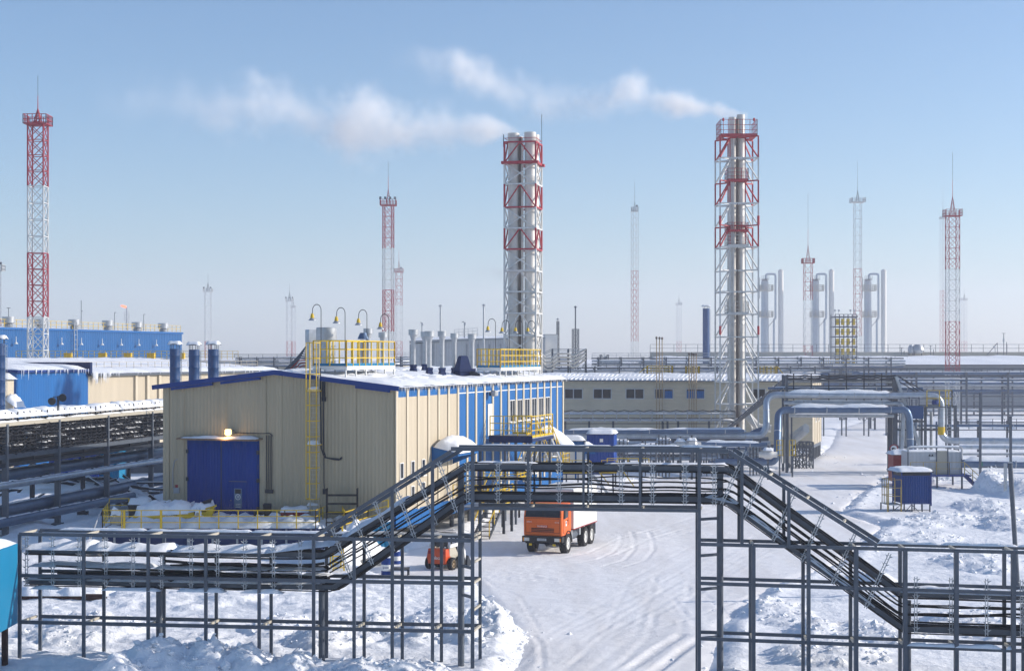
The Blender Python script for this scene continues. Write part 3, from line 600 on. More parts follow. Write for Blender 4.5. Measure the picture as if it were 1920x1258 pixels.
vent(690, 616, 11, .33, .40, .17, 'steel ventilator behind the yellow railing beside the blue cone')
vent(718, 623, 13, .32, .38, .16, 'steel ventilator behind the right end of the yellow railing')
for nm, px, pyt, x, lab in (('a', 868, 667, 19.5, 'dark blue square roof cowl between the ventilators'), ('b', 681, 624, 10, 'blue tapered roof cowl behind the yellow railing')):
    y = onroof(px, x); zb = roofz(y); z = hp(pyt, bw(x, y)[1])-zb; t = thing('roof_cowl', lab, 'cowl', bw(x, y, zb), RZ, 'blue roof cowls')
    m = MB(); s_ = .46 if nm == 'a' else .22; m.lathe(0, 0, [(s_*1.2, 0), (s_*1.2, z*.3), (s_*1.5, z*.35), (s_*1.5, z*.42)] if nm == 'a' else [(s_, 0), (s_, z-.5)], 4 if nm == 'a' else 10); m.build('base', M['navy'] if nm == 'a' else M['galv'], t)
    m = MB(); m.lathe(0, 0, [(s_*1.55, z*.421), (s_*.85, z-.06), (s_*.6, z)] if nm == 'a' else [(.36, z-.45), (.4, z-.42), (.22, z)], 4 if nm == 'a' else 12); m.build('cowl_hood', M['jacket_b'] if nm == 'b' else M['navy'], t)
    if nm == 'a':
        m = MB(); m.tube([(0, -.6, .5), (0, -1.0, .45), (0, -1.3, .3)], .16, 10); m.build('fan_motor', M['steel_d'], t)
for px, pyt, x, r, lab, ww in ((612, 614, 6, .62, 'large round grey tank rising behind the yellow roof railing', 1), (586, 618, 8.5, .5, 'smaller square grey tank beside the round one on the roof', 0)):
    y = onroof(px, x); zb = roofz(y); z = hp(pyt, bw(x, y)[1])-zb; t = thing('roof_tank', lab, 'tank', bw(x, y, zb), RZ, 'grey ventilation tanks on the roof')
    m = MB(); m.lathe(0, 0, [(r, 0), (r, z-.9)], 20 if ww else 4); m.build('tank_body', M['galv'], t, smooth=True)
    m = MB(); m.lathe(0, 0, [(r*1.1, z-.9), (r*1.12, z-.85), (r*1.12, z-.04), (r*1.05, z)] , 20 if ww else 4); m.build('tank_cap', M['galv'], t, smooth=True)
# zigzag pipes behind platform A
def pipeset(name, label, cat, polylines, mat, r=.08, loc=None, group=None, bend=.3, parts='pipe'):
    t = thing(name, label, cat, loc or tuple(polylines[0][0]), 0, group)
    for P in polylines: m = MB(); m.tube(arcpts(P, bend, 4), r, 8); m.build(parts, mat, t, world=True, smooth=True)
    return t
L_ = []
for k in range(7): L_.append([V(520+k*5, 714, 128+k*.3), V(520+k*4, 706, 128), V(556+k*3, 662-k*4+10, 128), V(600, 660-k*4+8, 128)])
pipeset('pipe_bank', 'bank of bent pipes dropping behind the roof ridge left of the yellow platform', 'pipes', L_, M['steel'], .05)
L_ = [[V(520+k*8, 716, 127), V(560+k*3, 676+k*5, 127), V(600, 672+k*5, 127)] for k in range(3)]
pipeset('pipe_bank', 'rust red pipes slanting up behind the roof ridge', 'pipes', L_, M['red'], .045)
# ================================================================ cable bridge over the road (foreground)
XB = 1314.0
def gZ(px):
    if px <= XB: return 60.3/(1 + .125*(px-CX)/F)
    return 60.9/(1 + .22*(px-CX)/F)
OFF = (.38, 1.37)
def gf(px, z): Z = gZ(px); return Vector((xp(px, Z), Z, z))           # front plane at a height
def gfy(px, py): Z = gZ(px); return Vector(V(px, py, Z))              # front plane at a pixel
def gb(px, z): p = gf(px, z); return p + Vector((OFF[0], OFF[1], 0))
def gmid(px, z, u=.5): p = gf(px, z); return p + Vector((OFF[0]*u, OFF[1]*u, 0))
def gmy(px, py, u=.5):
    p = gf(px, 0) + Vector((OFF[0]*u, OFF[1]*u, 0)); return Vector((p.x, p.y, hp(py, p.y)))
T = .125
br = thing('cable_bridge', 'grey steel cable bridge stepping up over the snow road on tall square posts', 'cable bridge', tuple(gf(886, 0)))
HT, HM, HL = 5.04, 3.42, 1.6
HB, HU = 6.27, 8.5      # bridge bottom chord and top rail
# slopes
def seg(nm, a, b, w_=T, mat='steel'): m = MB(); m.bar(a, b, w_); m.build(nm, M[mat], br, world=True)
sl_l = (gfy(590, 1005), gfy(846, 846)); sl_r = (gfy(1366, 846), gfy(1645, 1023))
def slope_z(px):
    if px < 590: return HT
    if px < 846: return sl_l[0].z + (sl_l[1].z-sl_l[0].z)*(px-590)/256
    if px < 1366: return HU
    if px < 1645: return sl_r[0].z + (sl_r[1].z-sl_r[0].z)*(px-1366)/279
    return HT
# posts (front, back)
for px in (37, 157, 278, 386, 486): seg('post', gf(px, -.3), gf(px, HT))
for px in (588, 664, 735.5, 811): seg('post', gf(px, -.3), gf(px, slope_z(px) if px > 700 else HT))
seg('post', gf(886, -.3), gf(886, HU), .14)
for px in (38, 160, 275, 375, 480, 586, 658, 731): 
    seg('post', gb(px, -.3), gb(px, HT))
for px in (806, 880): seg('post', gb(px, -.3), gb(px, HT if px == 806 else HU))
for px in (990, 1094, 1200): seg('hanger_post', gf(px, HB), gf(px, HU), .09)
for px in (984, 1087, 1189): seg('hanger_post', gb(px, HB), gb(px, HU), .08)
seg('post', gf(1311, -.3), gf(1311, HU), .12)
seg('post', gb(1296, -.3), gb(1296, HU), .12)
for px in (1391, 1479): seg('hanger_post', gf(px, HT), gf(px, slope_z(px)), .11)
for px in (1376, 1462): seg('hanger_post', gb(px, HT), gb(px, slope_z(px)), .11)
for px in (1413, 1516, 1605, 1697, 1793, 1900, 2000, 2100, 2200, 2300): seg('post', gf(px, -.3), gf(px, HT), .13 if px < 1600 else .15)
for px in (1398, 1499, 1590, 1685, 1885, 1985, 2085, 2185): seg('post', gb(px, -.3), gb(px, HT), .12)
# main round columns in the middle plane
for px, z in ((289, 3.0), (597, 3.0), (861, 7.6), (1352, 7.6), (1708, 3.1), (1930, 3.1), (2150, 3.1)):
    m = MB(); m.tube([gmid(px-7, -.3), gmid(px-7, z)], .125, 12); m.build('column', M['steel'], br, world=True, smooth=True)
# longitudinal rails
def rail(x0, x1, z, fn=gf, w_=T, nm='rail'):
    xs_ = [x0] + ([XB] if x0 < XB < x1 else []) + [x1]
    m = MB()
    for a, b in zip(xs_[:-1], xs_[1:]): m.bar(fn(a, z), fn(b, z), w_)
    m.build(nm, M['steel'], br, world=True)
for fn, a, b in ((gf, 37, 886), (gb, 38, 881)):
    for z in (HT, HM, HL): rail(a, b, z, fn, .13)
for fn, a, b in ((gf, 1311, 2330), (gb, 1297, 2320)):
    for z in (5.03, 3.58, 1.53): rail(a, b, z, fn, .12)
rail(886, 1311, HB, gf, .12); rail(880, 1297, HB, gb, .12)
rail(846, 1366, HU, gf, .15); rail(840, 1352, HU, gb, .15)
seg('sloping_rail', sl_l[0], sl_l[1], .14); seg('sloping_rail', sl_l[0]+Vector((OFF[0], OFF[1], 0)), sl_l[1]+Vector((OFF[0], OFF[1], 0)), .14)
seg('sloping_rail', sl_r[0], sl_r[1], .14); seg('sloping_rail', sl_r[0]+Vector((OFF[0], OFF[1], 0)), sl_r[1]+Vector((OFF[0], OFF[1], 0)), .14)
# cross ties between the two planes
def tie(p, q, w_, nm='cross_tie', mt='beige'): m = MB(); m.bar(p, q, w_); m.build(nm, M[mt], br, world=True)
for px in (37, 157, 278, 386, 486, 588, 664, 735, 811, 886):
    for z in (HT, HL): tie(gf(px, z+.002), gb(px-6, z+.002), .09)
for z in (HM, 5.2, 4.2, 2.4): tie(gf(886, z), gb(880, z), .08)
for px in (990, 1094, 1200, 1311): tie(gf(px, HB+.002), gb(px-7, HB+.002), .08); tie(gf(px, HU+.002), gb(px-7, HU+.002), .08)
for px in (1413, 1516, 1605, 1697, 1793, 1900):
    for z in (5.035, 1.535): tie(gf(px, z), gb(px-14, z), .09)
for px in (1440, 1510, 1580): zz = slope_z(px); tie(gf(px, zz), gb(px, zz), .08)
for z in (5.95, 4.6, 3.35, 1.53): tie(gf(1311, z), gmid(1345, z), .1, 'tower_rung', 'steel')
for z in (5.2, 4.0, 2.9): tie(gf(886, z), gmid(855, z), .1, 'tower_rung', 'steel')
# ---- trays: two channels following the step profile
def path(level):
    """list of (px, z) centre heights for level 0 (upper) / 1 (lower)"""
    d = 0 if level == 0 else 1
    return [(37, 4.33-1.2*d), (597+24*d, 4.33-1.2*d), (866, 7.80-1.15*d), (1362-6*d, 7.80-1.15*d), (1688+6*d, 3.36-1.26*d), (2330, 3.36-1.26*d)]
def tray_pts(level, u, dz=0, r=.45):
    P = []
    for a, b in zip(path(level)[:-1], path(level)[1:]):
        P.append(gmid(a[0], a[1]+dz, u))
        if a[0] < XB < b[0]: t = (XB-a[0])/(b[0]-a[0]); P.append(gmid(XB, a[1]+(b[1]-a[1])*t+dz, u))
    P.append(gmid(path(level)[-1][0], path(level)[-1][1]+dz, u)); return arcpts(P, r, 3)
for lv in (0, 1):
    for u in (.34, .62):
        m = MB(); P = tray_pts(lv, u)
        for a, b in zip(P[:-1], P[1:]): m.bar(a, b, .09, .2)
        m.build('tray_beam', M['steel_d'] if u > .5 else M['steel'], br, world=True)
    m = MB(); P0 = tray_pts(lv, .37, -.08); P1 = tray_pts(lv, .59, -.08)
    for k in range(len(P0)-1): m.poly([P0[k], P0[k+1], P1[k+1], P1[k]])
    m.build('tray_floor', M['steel_d'], br, world=True)
# black cables: bundles on trays and loose runs between
rn = random.Random(5); m = MB()
def cab(points, r): m.tube(points, r, 6)
for lv, us, dzs in ((0, (.25, .7), (-.13, .14)), (1, (.2, .5, .75), (-.15, .14))):
    for u in us:
        for dz in dzs:
            P = tray_pts(lv, u, dz+rn.uniform(-.02, .02), .5); out = []
            for a, b in zip(P[:-1], P[1:]):
                n = max(1, int((b-a).length/1.2)); out += [a.lerp(b, i/n)+Vector((0, rn.uniform(-.02, .02), rn.uniform(-.02, .02))) for i in range(n)]
            cab(out, rn.choice((.025, .035, .045)))
m.build('cable', M['cable'], br, world=True, smooth='all')
def loose(px0, px1, fz, u, r, amp=.06):
    out = []; n = int(abs(px1-px0)/14); ph = rn.uniform(0, 6)
    for i in range(n+1): px = px0+(px1-px0)*i/n; out.append(gmid(px, fz(px)+amp*math.sin(i*.55+ph)*.6+amp*math.sin(i*.21+ph), u))
    mm = MB(); mm.tube(out, r, 6); mm.build('cable', M['cable'], br, world=True, smooth='all')
def prof(px, d):    # height d below the upper level along the whole profile
    P = path(0)
    for a, b in zip(P[:-1], P[1:]):
        if a[0] <= px <= b[0]: return a[1] + (b[1]-a[1])*(px-a[0])/(b[0]-a[0]) - d
    return P[-1][1]-d
for d, u, r in ((.38, .35, .03), (.52, .6, .035), (.70, .4, .045), (.85, .7, .03)): loose(600, 1960, lambda px: prof(px, d), u, r, .05)
for d, u, r in ((.36, .3, .06), (.50, .6, .07), (.66, .4, .045), (.84, .5, .08), (.92, .25, .08), (1.0, .7, .05)): loose(90 if d > .6 else 300, 600, lambda px: prof(px, d), u, r, .04)
# serrated cable brackets
def bracket(px, u, z0, z1, tilt=0):
    m = MB(); n = 7; dx = tilt
    a = gmid(px, z0, u); b = gmid(px, z1, u) + Vector((dx, 0, 0)); ax = (b-a).normalized(); sdv = Vector((ax.z, 0, -ax.x))
    m.bar(a-sdv*.045, b-sdv*.045, .022, .03); m.bar(a+sdv*.045, b+sdv*.045, .022, .03)
    for i in range(n*2): p = a.lerp(b, (i+.5)/(n*2)); m.bar(p-sdv*.045, p+sdv*.045, .02, .02)
    for i in range(n):
        p = a.lerp(b, (i+.6)/n)
        for s_ in (-1, 1): m.extr([p+sdv*.04*s_, p+sdv*.04*s_+ax*-.06, p+sdv*.14*s_+Vector((0, -.08, .04))], (0, .02, .012))
    m.build('cable_bracket', M['galv'], br, world=True)
for px in (46, 95, 145, 195, 246, 300, 355, 405, 456, 510, 560): bracket(px, .1, 3.0, 4.95 if px != 300 else 4.3)
for px, t in ((628, -.75), (668, -.75), (708, -.75), (748, -.75), (788, -.75), (826, -.7)): z = prof(px, 0); bracket(px+28, .1, z-1.2, z+.75, t)
for px in (875, 932, 990, 1047, 1105, 1163, 1222, 1283, 1338): bracket(px, .1, 6.45, 8.0)
for px in (1372, 1412, 1468, 1522, 1580, 1642): z = prof(px, 0); bracket(px-20, .1, z-1.15, z+.85, .9)
for px in (1717, 1783, 1850, 1916, 1985, 2055, 2125, 2195): bracket(px, .1, 2.0, 4.05)
# snow lying on trays, rails and cross ties
def snowstrip(x0, x1, fz, u0, u1, th, seed, nm='snow_strip'):
    m = MB(); rs = random.Random(seed); x = x0
    while x < x1-4:
        w_ = min(rs.uniform(110, 260), x1-x); n = max(3, int(w_/9)); m.snow(gmid(x, fz(x), u0), gmid(x+w_, fz(x+w_), u0), gmid(x+w_, fz(x+w_), u1), gmid(x, fz(x), u1), th*rs.uniform(.7, 1.0), n, 4, .45, .01, seed+int(x)); x += w_ + rs.choice((-4, -3, -2, 8))
    m.build(nm, M['drift'], br, world=True, smooth='all')
up = lambda px: prof(px, -.13)
snowstrip(38, 640, up, -.02, 1.0, .24, 1); snowstrip(640, 760, up, .1, .9, .2, 2); snowstrip(1688, 2330, up, .05, .9, .11, 3); snowstrip(880, 1000, up, .3, .9, .07, 4); snowstrip(1180, 1360, up, .3, .9, .07, 5); snowstrip(1120, 1200, up, .5, .9, .05, 5)
lo = lambda px: prof(px, 1.07) ; snowstrip(38, 600, lambda px: prof(px, .60), .35, 1.0, .12, 6); snowstrip(42, 600, lo, .1, .6, .1, 7); snowstrip(230, 600, lambda px: prof(px, .85), .5, 1.1, .1, 16)
snowstrip(330, 420, lambda px: 2.93, -.05, .2, .12, 8); snowstrip(55, 110, lambda px: 2.93, -.05, .2, .1, 9); snowstrip(450, 530, lambda px: 2.93, -.05, .2, .12, 10); snowstrip(190, 300, lambda px: 2.93, -.05, .2, .08, 12)
snowstrip(1700, 1900, lambda px: 1.60, -.06, .06, .1, 11); snowstrip(1320, 1380, lambda px: prof(px, 1.0), .1, .6, .1, 12)
for a, b in ((75, 590), (600, 880)): snowstrip(a, b, lambda px: HT+.065, .93, 1.07, .07, 13+a)
snowstrip(1640, 2320, lambda px: HT+.06, .93, 1.07, .07, 14)
snowstrip(880, 1350, lambda px: HU+.075, .95, 1.06, .05, 15)
snowstrip(1500, 1640, lambda px: prof(px, 1.12), .1, .5, .08, 22); snowstrip(1400, 1470, lambda px: prof(px, 1.12), .1, .5, .06, 23)
# ================================================================ cable rack on the left, running back beside the building
LX0, LZ0 = xp(10, 104.5), 104.5
LX3, LZ3 = xp(284, 128.0), 128.0
def lr(t, side=0, z=0):
    """t metres along the rack, side offset"""
    d = Vector((LX3-LX0, LZ3-LZ0, 0)); L_ = d.length; d /= L_; n = Vector((d.y, -d.x, 0)); p = Vector((LX0, LZ0, 0)) + d*t + n*side; return (p.x, p.y, z)
LL = math.hypot(LX3-LX0, LZ3-LZ0)
rk = thing('cable_rack', 'dark multi-tier cable rack loaded with snowy cables, leading to the left end of the building', 'cable rack', (LX0, LZ0, 0))
def lt(px): # parameter along the rack for a photo column
    k = (px-CX)/F; dx, dy = (LX3-LX0)/LL, (LZ3-LZ0)/LL; return (k*LZ0-LX0)/(dx-k*dy)
ZT, ZB = hp(796, LZ0), hp(868, LZ0)     # top cap beam and lower chord of the cable cage
zt0, zt1 = hp(797, LZ0), hp(770, LZ3); zb0, zb1 = hp(856, LZ0), hp(822, LZ3)
ZT = (zt0+zt1)/2; ZB = (zb0+zb1)/2
for px in (10, 108, 200, 283):
    for sd_ in (0, 1.9):
        m = MB(); m.bar(lr(lt(px), -sd_, -.3), lr(lt(px), -sd_, ZT), .36 if sd_ == 0 else .28); m.cbox(lr(lt(px), -sd_, .25), .7, .7, .25); m.build('post', M['steel'] if sd_ == 0 else M['steel_d'], rk, world=True)
t0_, t1_ = lt(-40), LL+6
for nm, z, w_, h_, mt in (('top_beam', ZT, .3, .28, 'beige'), ('lower_beam', ZB, .25, .3, 'steel'), ('lower_beam', ZB-.55, .2, .25, 'steel_d')):
    for sd_ in (0, 1.9): m = MB(); m.bar(lr(t0_, -sd_, z), lr(t1_, -sd_, z), w_, h_); m.build(nm, M[mt], rk, world=True)
m = MB(); n = int(t1_-t0_)
for i in range(int((t1_-t0_)/.85)):
    t = t0_+i*.85; m.bar(lr(t, .02, ZB), lr(t, .02, ZT+.75), .07); m.bar(lr(t, .02, ZT+.35), lr(t, -1.9, ZT+.35), .06)
    m.bar(lr(t, -1.0, ZB), lr(t, -1.0, ZT+.2), .07)
    for z in np.linspace(ZB+.2, ZT-.15, 6): m.bar(lr(t, .1, z), lr(t, -1.9, z), .05)
m.build('cable_bracket', M['steel_d'], rk, world=True)['kind'] = 'stuff'
rn = random.Random(12); m = MB(); m2 = MB()
for z in np.linspace(ZB+.2, ZT-.1, 9):
    for s_ in np.linspace(.08, -1.7, 6):
        P = []; n = int((t1_-t0_)/.85)
        for i in range(n*2+1): P.append(lr(t0_+i*.425, s_+rn.uniform(-.08, .08), z+(.03 if i % 2 == 0 else -.05)+rn.uniform(-.04, .05)))
        m.tube(P, rn.choice((.03, .045, .06)), 5)
m.build('cable_bundle', M['cable'], rk, world=True)['kind'] = 'stuff'
m = MB()
for z in np.linspace(ZB+.3, ZT-.05, 6):
    t = t0_
    while t < t1_-.6:
        l = rn.uniform(.5, 2.2); 
        if rn.random() < .25+.5*(t-t0_)/(t1_-t0_): m.snow(lr(t, .08, z+.03), lr(t+l, .08, z+.03), lr(t+l, -.5, z+.04), lr(t, -.5, z+.04), rn.uniform(.03, .08), 8, 3, .7, .02, int(t*10))
        t += l+rn.uniform(0, .8)
m.build('snow_on_cables', M['drift'], rk, world=True, smooth='all')['kind'] = 'stuff'
m = MB(); t = t0_
while t < t1_-1.5: l = rn.uniform(2, 5); m.snow(lr(t, .25, ZT+.42), lr(t+l, .25, ZT+.42), lr(t+l, -2.0, ZT+.42), lr(t, -2.0, ZT+.42), .42, 12, 6, .3, .02, int(t)); m.snow(lr(t, .18, ZT+.14), lr(t+l, .18, ZT+.14), lr(t+l, -.15, ZT+.14), lr(t, -.15, ZT+.14), .08, 10, 3, .5, .01, int(t)+3); t += l-.1
m.build('snow_strip', M['drift'], rk, world=True, smooth='all')
# floodlights on the rack
for px, lab in ((99, 'black floodlight facing left on top of the left cable rack'), (116, 'black round floodlight facing right on top of the left cable rack')):
    p = lr(lt(108), 0, 0); X = xp(px, p[1]); t = thing('floodlight', lab, 'floodlight', (xp(108, p[1]), p[1]+(.3 if px > 100 else 0), ZT+.1), 0, 'pair of floodlights on the left cable rack'); s_ = -1 if px < 108 else 1
    m = MB(); m.bar((0, 0, 0), (0, 0, 1.55), .06); m.bar((0, 0, 1.5), (.3*s_, -.05, 1.5), .05); m.build('bracket', M['steel_d'], t)
    m = MB(); zc_ = 1.5 if s_ > 0 else 1.25; m.tube([(.26*s_, .12, zc_), (.3*s_, -.1, zc_-.02), (.34*s_, -.3, zc_-.08)], [.1, .24, .28], 12); hd = m.build('lamp_housing', M['black'], t)
    m = MB(); m.tube([(.342*s_, -.31, zc_-.083), (.345*s_, -.325, zc_-.087)], .24, 12); m.build('lens', M['glass'], hd)
# pipes under the rack (two big insulated pipes and a beam), each with snow
def pxz(px, py, side):  # height at a photo pixel on the rack line
    p = lr(lt(px), side); return hp(py, p[1])
for lab, (pa, ya), (pb, yb), r, sd_, mt in (('upper snowy pipe under the left cable rack', (15, 889), (300, 853), .38, -.8, 'jacket_b'), ('middle snowy pipe under the left cable rack', (15, 905), (285, 868), .22, .2, 'jacket'),
        ('lower snowy insulated pipe under the left cable rack', (15, 955), (285, 909), .42, -.6, 'jacket_b'), ('second lower pipe close under its neighbour on the left rack', (15, 972), (285, 926), .3, .1, 'jacket_b')):
    za = pxz(pa, ya, sd_); zb_ = pxz(pb, yb, sd_); zm = (za+zb_)/2
    t = thing('rack_pipe', lab, 'pipe', lr(t0_, sd_, zm), 0, 'insulated pipes under the left cable rack')
    m = MB(); m.tube([lr(t0_, sd_, zm), lr(t1_+4, sd_, zm)], r, 14); m.build('pipe_body', M[mt], t, world=True, smooth=True)
    m = MB(); tt = t0_
    for q in range(int((t1_-t0_)/4)): m.snow(lr(tt, sd_+r*.3, zm+r*.9), lr(tt+4.05, sd_+r*.3, zm+r*.9), lr(tt+4.05, sd_-r*.5, zm+r*.8), lr(tt, sd_-r*.5, zm+r*.8), r*.22, 14, 5, .8, .02, q); tt += 4
    m.build('snow_cover', M['drift'], t, world=True, smooth='all')
    for px in (10, 108, 200, 283): m = MB(); m.bar(lr(lt(px), .2, zm-r-.1), lr(lt(px), -2.0, zm-r-.1), .2); m.build('support_beam', M['steel_d'], t, world=True)
# ================================================================ loading deck in front of the gate
DZ = 98.8
dk = thing('loading_deck', 'snow-covered concrete loading deck with yellow railings in front of the blue gate', 'deck', (xp(400, DZ), DZ, 0))
x0, x1 = xp(192, DZ), xp(592, DZ)
m = MB(); m.extr([(x0, DZ, -.2), (x1, DZ, -.2), (xp(640, DZ+2.6), DZ+2.6, -.2), (bw(-.1, 2)[0], bw(-.1, 2)[1], -.2), (bw(-.1, 17)[0], bw(-.1, 17)[1], -.2), (x0-.2, DZ+5, -.2)], (0, 0, FL+.15)); m.build('deck_slab', M['navy'], dk, world=True)
m = MB()
for px in range(215, 590, 46): m.box(xp(px, DZ)-.06, xp(px, DZ)+.06, DZ-.08, DZ-.01, 0, FL-.1)
m.build('wall_rib', M['grey'], dk, world=True)
m = MB(); m.snow((x0+.1, DZ+.05, FL-.06), (x1-.1, DZ+.05, FL-.06), (bw(-.2, 3)[0], bw(-.2, 3)[1], FL-.06), (bw(-.2, 16.5)[0], bw(-.2, 16.5)[1], FL-.06), .42, 46, 14, .75, .05, 9)
m.build('snow_cover', M['drift'], dk, world=True, smooth='all')
m = MB(); a = (x0, DZ, FL-.05); b = (x1, DZ, FL-.05)
railing(m, [a, b], 1.12, 3, 1.25, .06, False); railing(m, [b, (xp(612, DZ+3), DZ+3, FL-.05)], 1.12, 3, 1.2, .06, False); railing(m, [a, (xp(205, DZ+6), DZ+6, FL-.05)], 1.12, 3, 1.4, .06, False); railing(m, [(xp(205, DZ+6), DZ+6, FL-.05), (xp(242, DZ+6.2), DZ+6.2, FL-.05)], 1.3, 3, 1.2, .06, False)
for px in (233, 302): m.bar((xp(px, DZ), DZ, FL-.1), (xp(px, DZ), DZ, FL+1.1), .13)
m.build('guard_rail', M['yellow'], dk, world=True)
m = MB(); steps(m, (xp(170, 95.5), 95.5, .05), (xp(190, DZ+.6), DZ+.6, FL), .9, 8, (.97, -.2, 0)); m.bar((xp(168, 95.5), 95.5, 1.0), (xp(189, DZ+.4), DZ+.4, FL+1), .05); m.build('deck_stairs', M['lgrey'], dk, world=True)
# right-hand ramp with railing towards the corner
rp = thing('ramp_railing', 'yellow railing climbing beside the blue plinth at the building corner', 'railing', (xp(650, 98.6), 98.6, 0))
m = MB(); A = (xp(647, 98.2), 98.2, FL-.1); B_ = (xp(690, 99.6), 99.6, FL+.2); C_ = (xp(728, 99.4), 99.4, FL+.55); railing(m, [A, B_, C_], 1.12, 3, 1.0, .07, False); railing(m, [A, (xp(642, 101), 101, FL)], 1.1, 3, 1, .07, False); m.build('guard_rail', M['yellow'], rp, world=True)
m = MB(); m.extr([(xp(640, 98.1), 98.1, -.2), (xp(735, 98.8), 98.8, -.2), (xp(735, 98.8), 98.8, FL+.4), (xp(690, 98.6), 98.6, FL+.1), (xp(640, 98.1), 98.1, FL-.15)], (0, 1.0, 0)); m.build('ramp_slab', M['cyan'], rp, world=True)
m = MB(); m.snow((xp(640, 98.2), 98.2, FL-.15), (xp(735, 98.9), 98.9, FL+.4), (xp(733, 99.8), 99.8, FL+.4), (xp(638, 99.1), 99.1, FL-.15), .3, 12, 6, .5, .02, 3); m.build('snow_cover', M['drift'], rp, world=True, smooth='all')
# yellow equipment trolley under snow
vz = 101.5; vb = FL+.15
t = thing('snowed_trailer', 'yellow flatbed trailer buried under thick snow on the loading deck', 'trailer', (xp(330, vz), vz, vb), math.radians(6))
m = MB(); m.extr([(-2.6, -.9, .42), (1.9, -.9, .62), (2.45, -.9, .95), (2.3, -.9, .30), (.6, -.9, .18), (-2.5, -.9, .12)], (0, 1.9, 0)); m.bar((1.9, -.7, .8), (2.6, -.7, 1.0), .1); m.build('chassis', M['yellow'], t)
m = MB()
for x in (-1.6, .2, 1.5): m.tube([(x, -.75, 0), (x, -.5, 0)], .26, 12); m.tube([(x, .5, 0), (x, .75, 0)], .26, 12)
m.build('wheel', M['rubber'], t)
m = MB()
for k in range(7): m.box(-.55+k*.11, -.5+k*.11, -.915, -.902, .28, .5)
for k in range(3): m.box(1.2+k*.13, 1.27+k*.13, -.915, -.902, .48, .66)
m.build('lettering', M['black'], t)
m = MB(); m.snow((-2.5, -.95, .42), (1.0, -.92, .55), (1.3, .9, .6), (-2.5, .9, .45), .62, 18, 10, .3, .03, 4); m.snow((.8, -.85, .6), (2.45, -.7, .85), (2.4, .8, .85), (.8, .85, .62), .3, 10, 8, .6, .04, 5); m.build('snow_cover', M['drift'], t, smooth='all')
m = MB()
for k in range(6): m.bar((1.1, -.3+k*.12, .95), (2.2, -.1+k*.14, 1.18+.03*k), .06)
m.build('load', M['steel_d'], t)
# waste bins left of the gate
t = thing('waste_bin', 'dark grey bin with orange sign and snow lid left of the gate', 'bin', (xp(264, 104.5), 104.5, FL-.2))
m = MB(); m.extr([(-.62, -.5, 0), (.62, -.5, 0), (.72, -.5, 1.05), (-.72, -.5, 1.05)], (0, 1, 0)); m.box(-.76, .76, -.55, .55, 1.051, 1.13); m.build('bin_body', M['steel_d'], t)
m = MB(); m.box(.05, .3, -.53, -.505, .6, .86); sg = m.build('sign_plate', M['amber'], t); m = MB(); m.box(.11, .24, -.538, -.531, .67, .79); m.build('sign_mark', M['black'], sg)
m = MB(); m.snow((-.74, -.52, 1.12), (.74, -.52, 1.12), (.74, .52, 1.12), (-.74, .52, 1.12), .42, 9, 8, .2, .02, 8); m.build('snow_cover', M['drift'], t, smooth='all')
t = thing('litter_drum', 'grey-blue drum heaped with rubbish and snow beside the wall socket', 'drum', (xp(311, 104.2), 104.2, FL-.2))
m = MB(); m.lathe(0, 0, [(.42, 0), (.44, .05), (.47, .85), (.49, .87), (.44, .89)], 16); m.build('drum_body', M['jacket_b'], t, smooth=True)
m = MB(); rn = random.Random(3)
for k in range(9): m.cbox((rn.uniform(-.25, .25), rn.uniform(-.25, .25), .95+rn.uniform(0, .25)), rn.uniform(.2, .4), rn.uniform(.2, .35), rn.uniform(.1, .3), rn.uniform(0, 3), rn.uniform(-.5, .5))
m.build('rubbish', M['wood'], t); m = MB(); m.snow((-.38, -.3, 1.15), (.38, -.3, 1.15), (.38, .3, 1.15), (-.38, .3, 1.15), .26, 7, 6, .3, .02, 1); m.build('snow_cover', M['drift'], t, smooth='all')
# cabinets and crates right of the gate
t = thing('metal_cabinet', 'black upright cabinet standing right of the blue gate', 'cabinet', (xp(501, 101.6), 101.6, FL)); m = MB(); m.bbox(-.25, .25, -.2, .2, 0, 1.25); m.build('cabinet_body', M['steel_d'], t); m = MB(); m.box(-.22, .22, -.22, -.205, .1, 1.15); m.build('cabinet_door', M['black'], t)
t = thing('low_chest', 'low dark chest with a snowy top against the gate', 'chest', (xp(487, 101.4), 101.4, FL)); m = MB(); m.bbox(-.35, .3, -.25, .2, 0, .7); m.build('chest_body', M['black'], t); m = MB(); m.box(-.38, .33, -.28, .23, .701, .76); m.build('chest_lid', M['steel_d'], t)
t = thing('red_crate', 'red box with a sloping snowy lid by the cream wall', 'crate', (xp(553, 101.2), 101.2, FL)); m = MB(); m.extr([(-.85, -.35, 0), (-.85, .35, 0), (-.85, .35, 1.0), (-.85, -.35, .75)], (1.7, 0, 0)); m.build('crate_body', M['red'], t)
m = MB(); m.bar((-.9, -.38, .4), (.9, -.38, .4), .06); m.bar((-.5, -.4, 0), (-.6, -.38, .9), .06); m.build('strap', M['black'], t); m = MB(); m.snow((-.9, -.4, .78), (.9, -.4, .78), (.9, .4, 1.02), (-.9, .4, 1.02), .14, 10, 5, .4, .02, 2); m.build('snow_cover', M['drift'], t, smooth='all')
t = thing('white_box', 'pale grey box with a snow lid at the foot of the ladder', 'box', (xp(587, 101.6), 101.6, FL)); m = MB(); m.bbox(-.36, .36, -.3, .3, 0, 1.15); m.build('box_body', M['beige'], t); m = MB(); m.box(-.32, .32, -.32, -.305, .1, 1.05); m.build('box_door', M['lgrey'], t)
m = MB(); m.snow((-.38, -.32, 1.15), (.38, -.32, 1.15), (.38, .32, 1.15), (-.38, .32, 1.15), .14, 6, 5, .3, .01, 2); m.build('snow_cover', M['drift'], t, smooth='all')
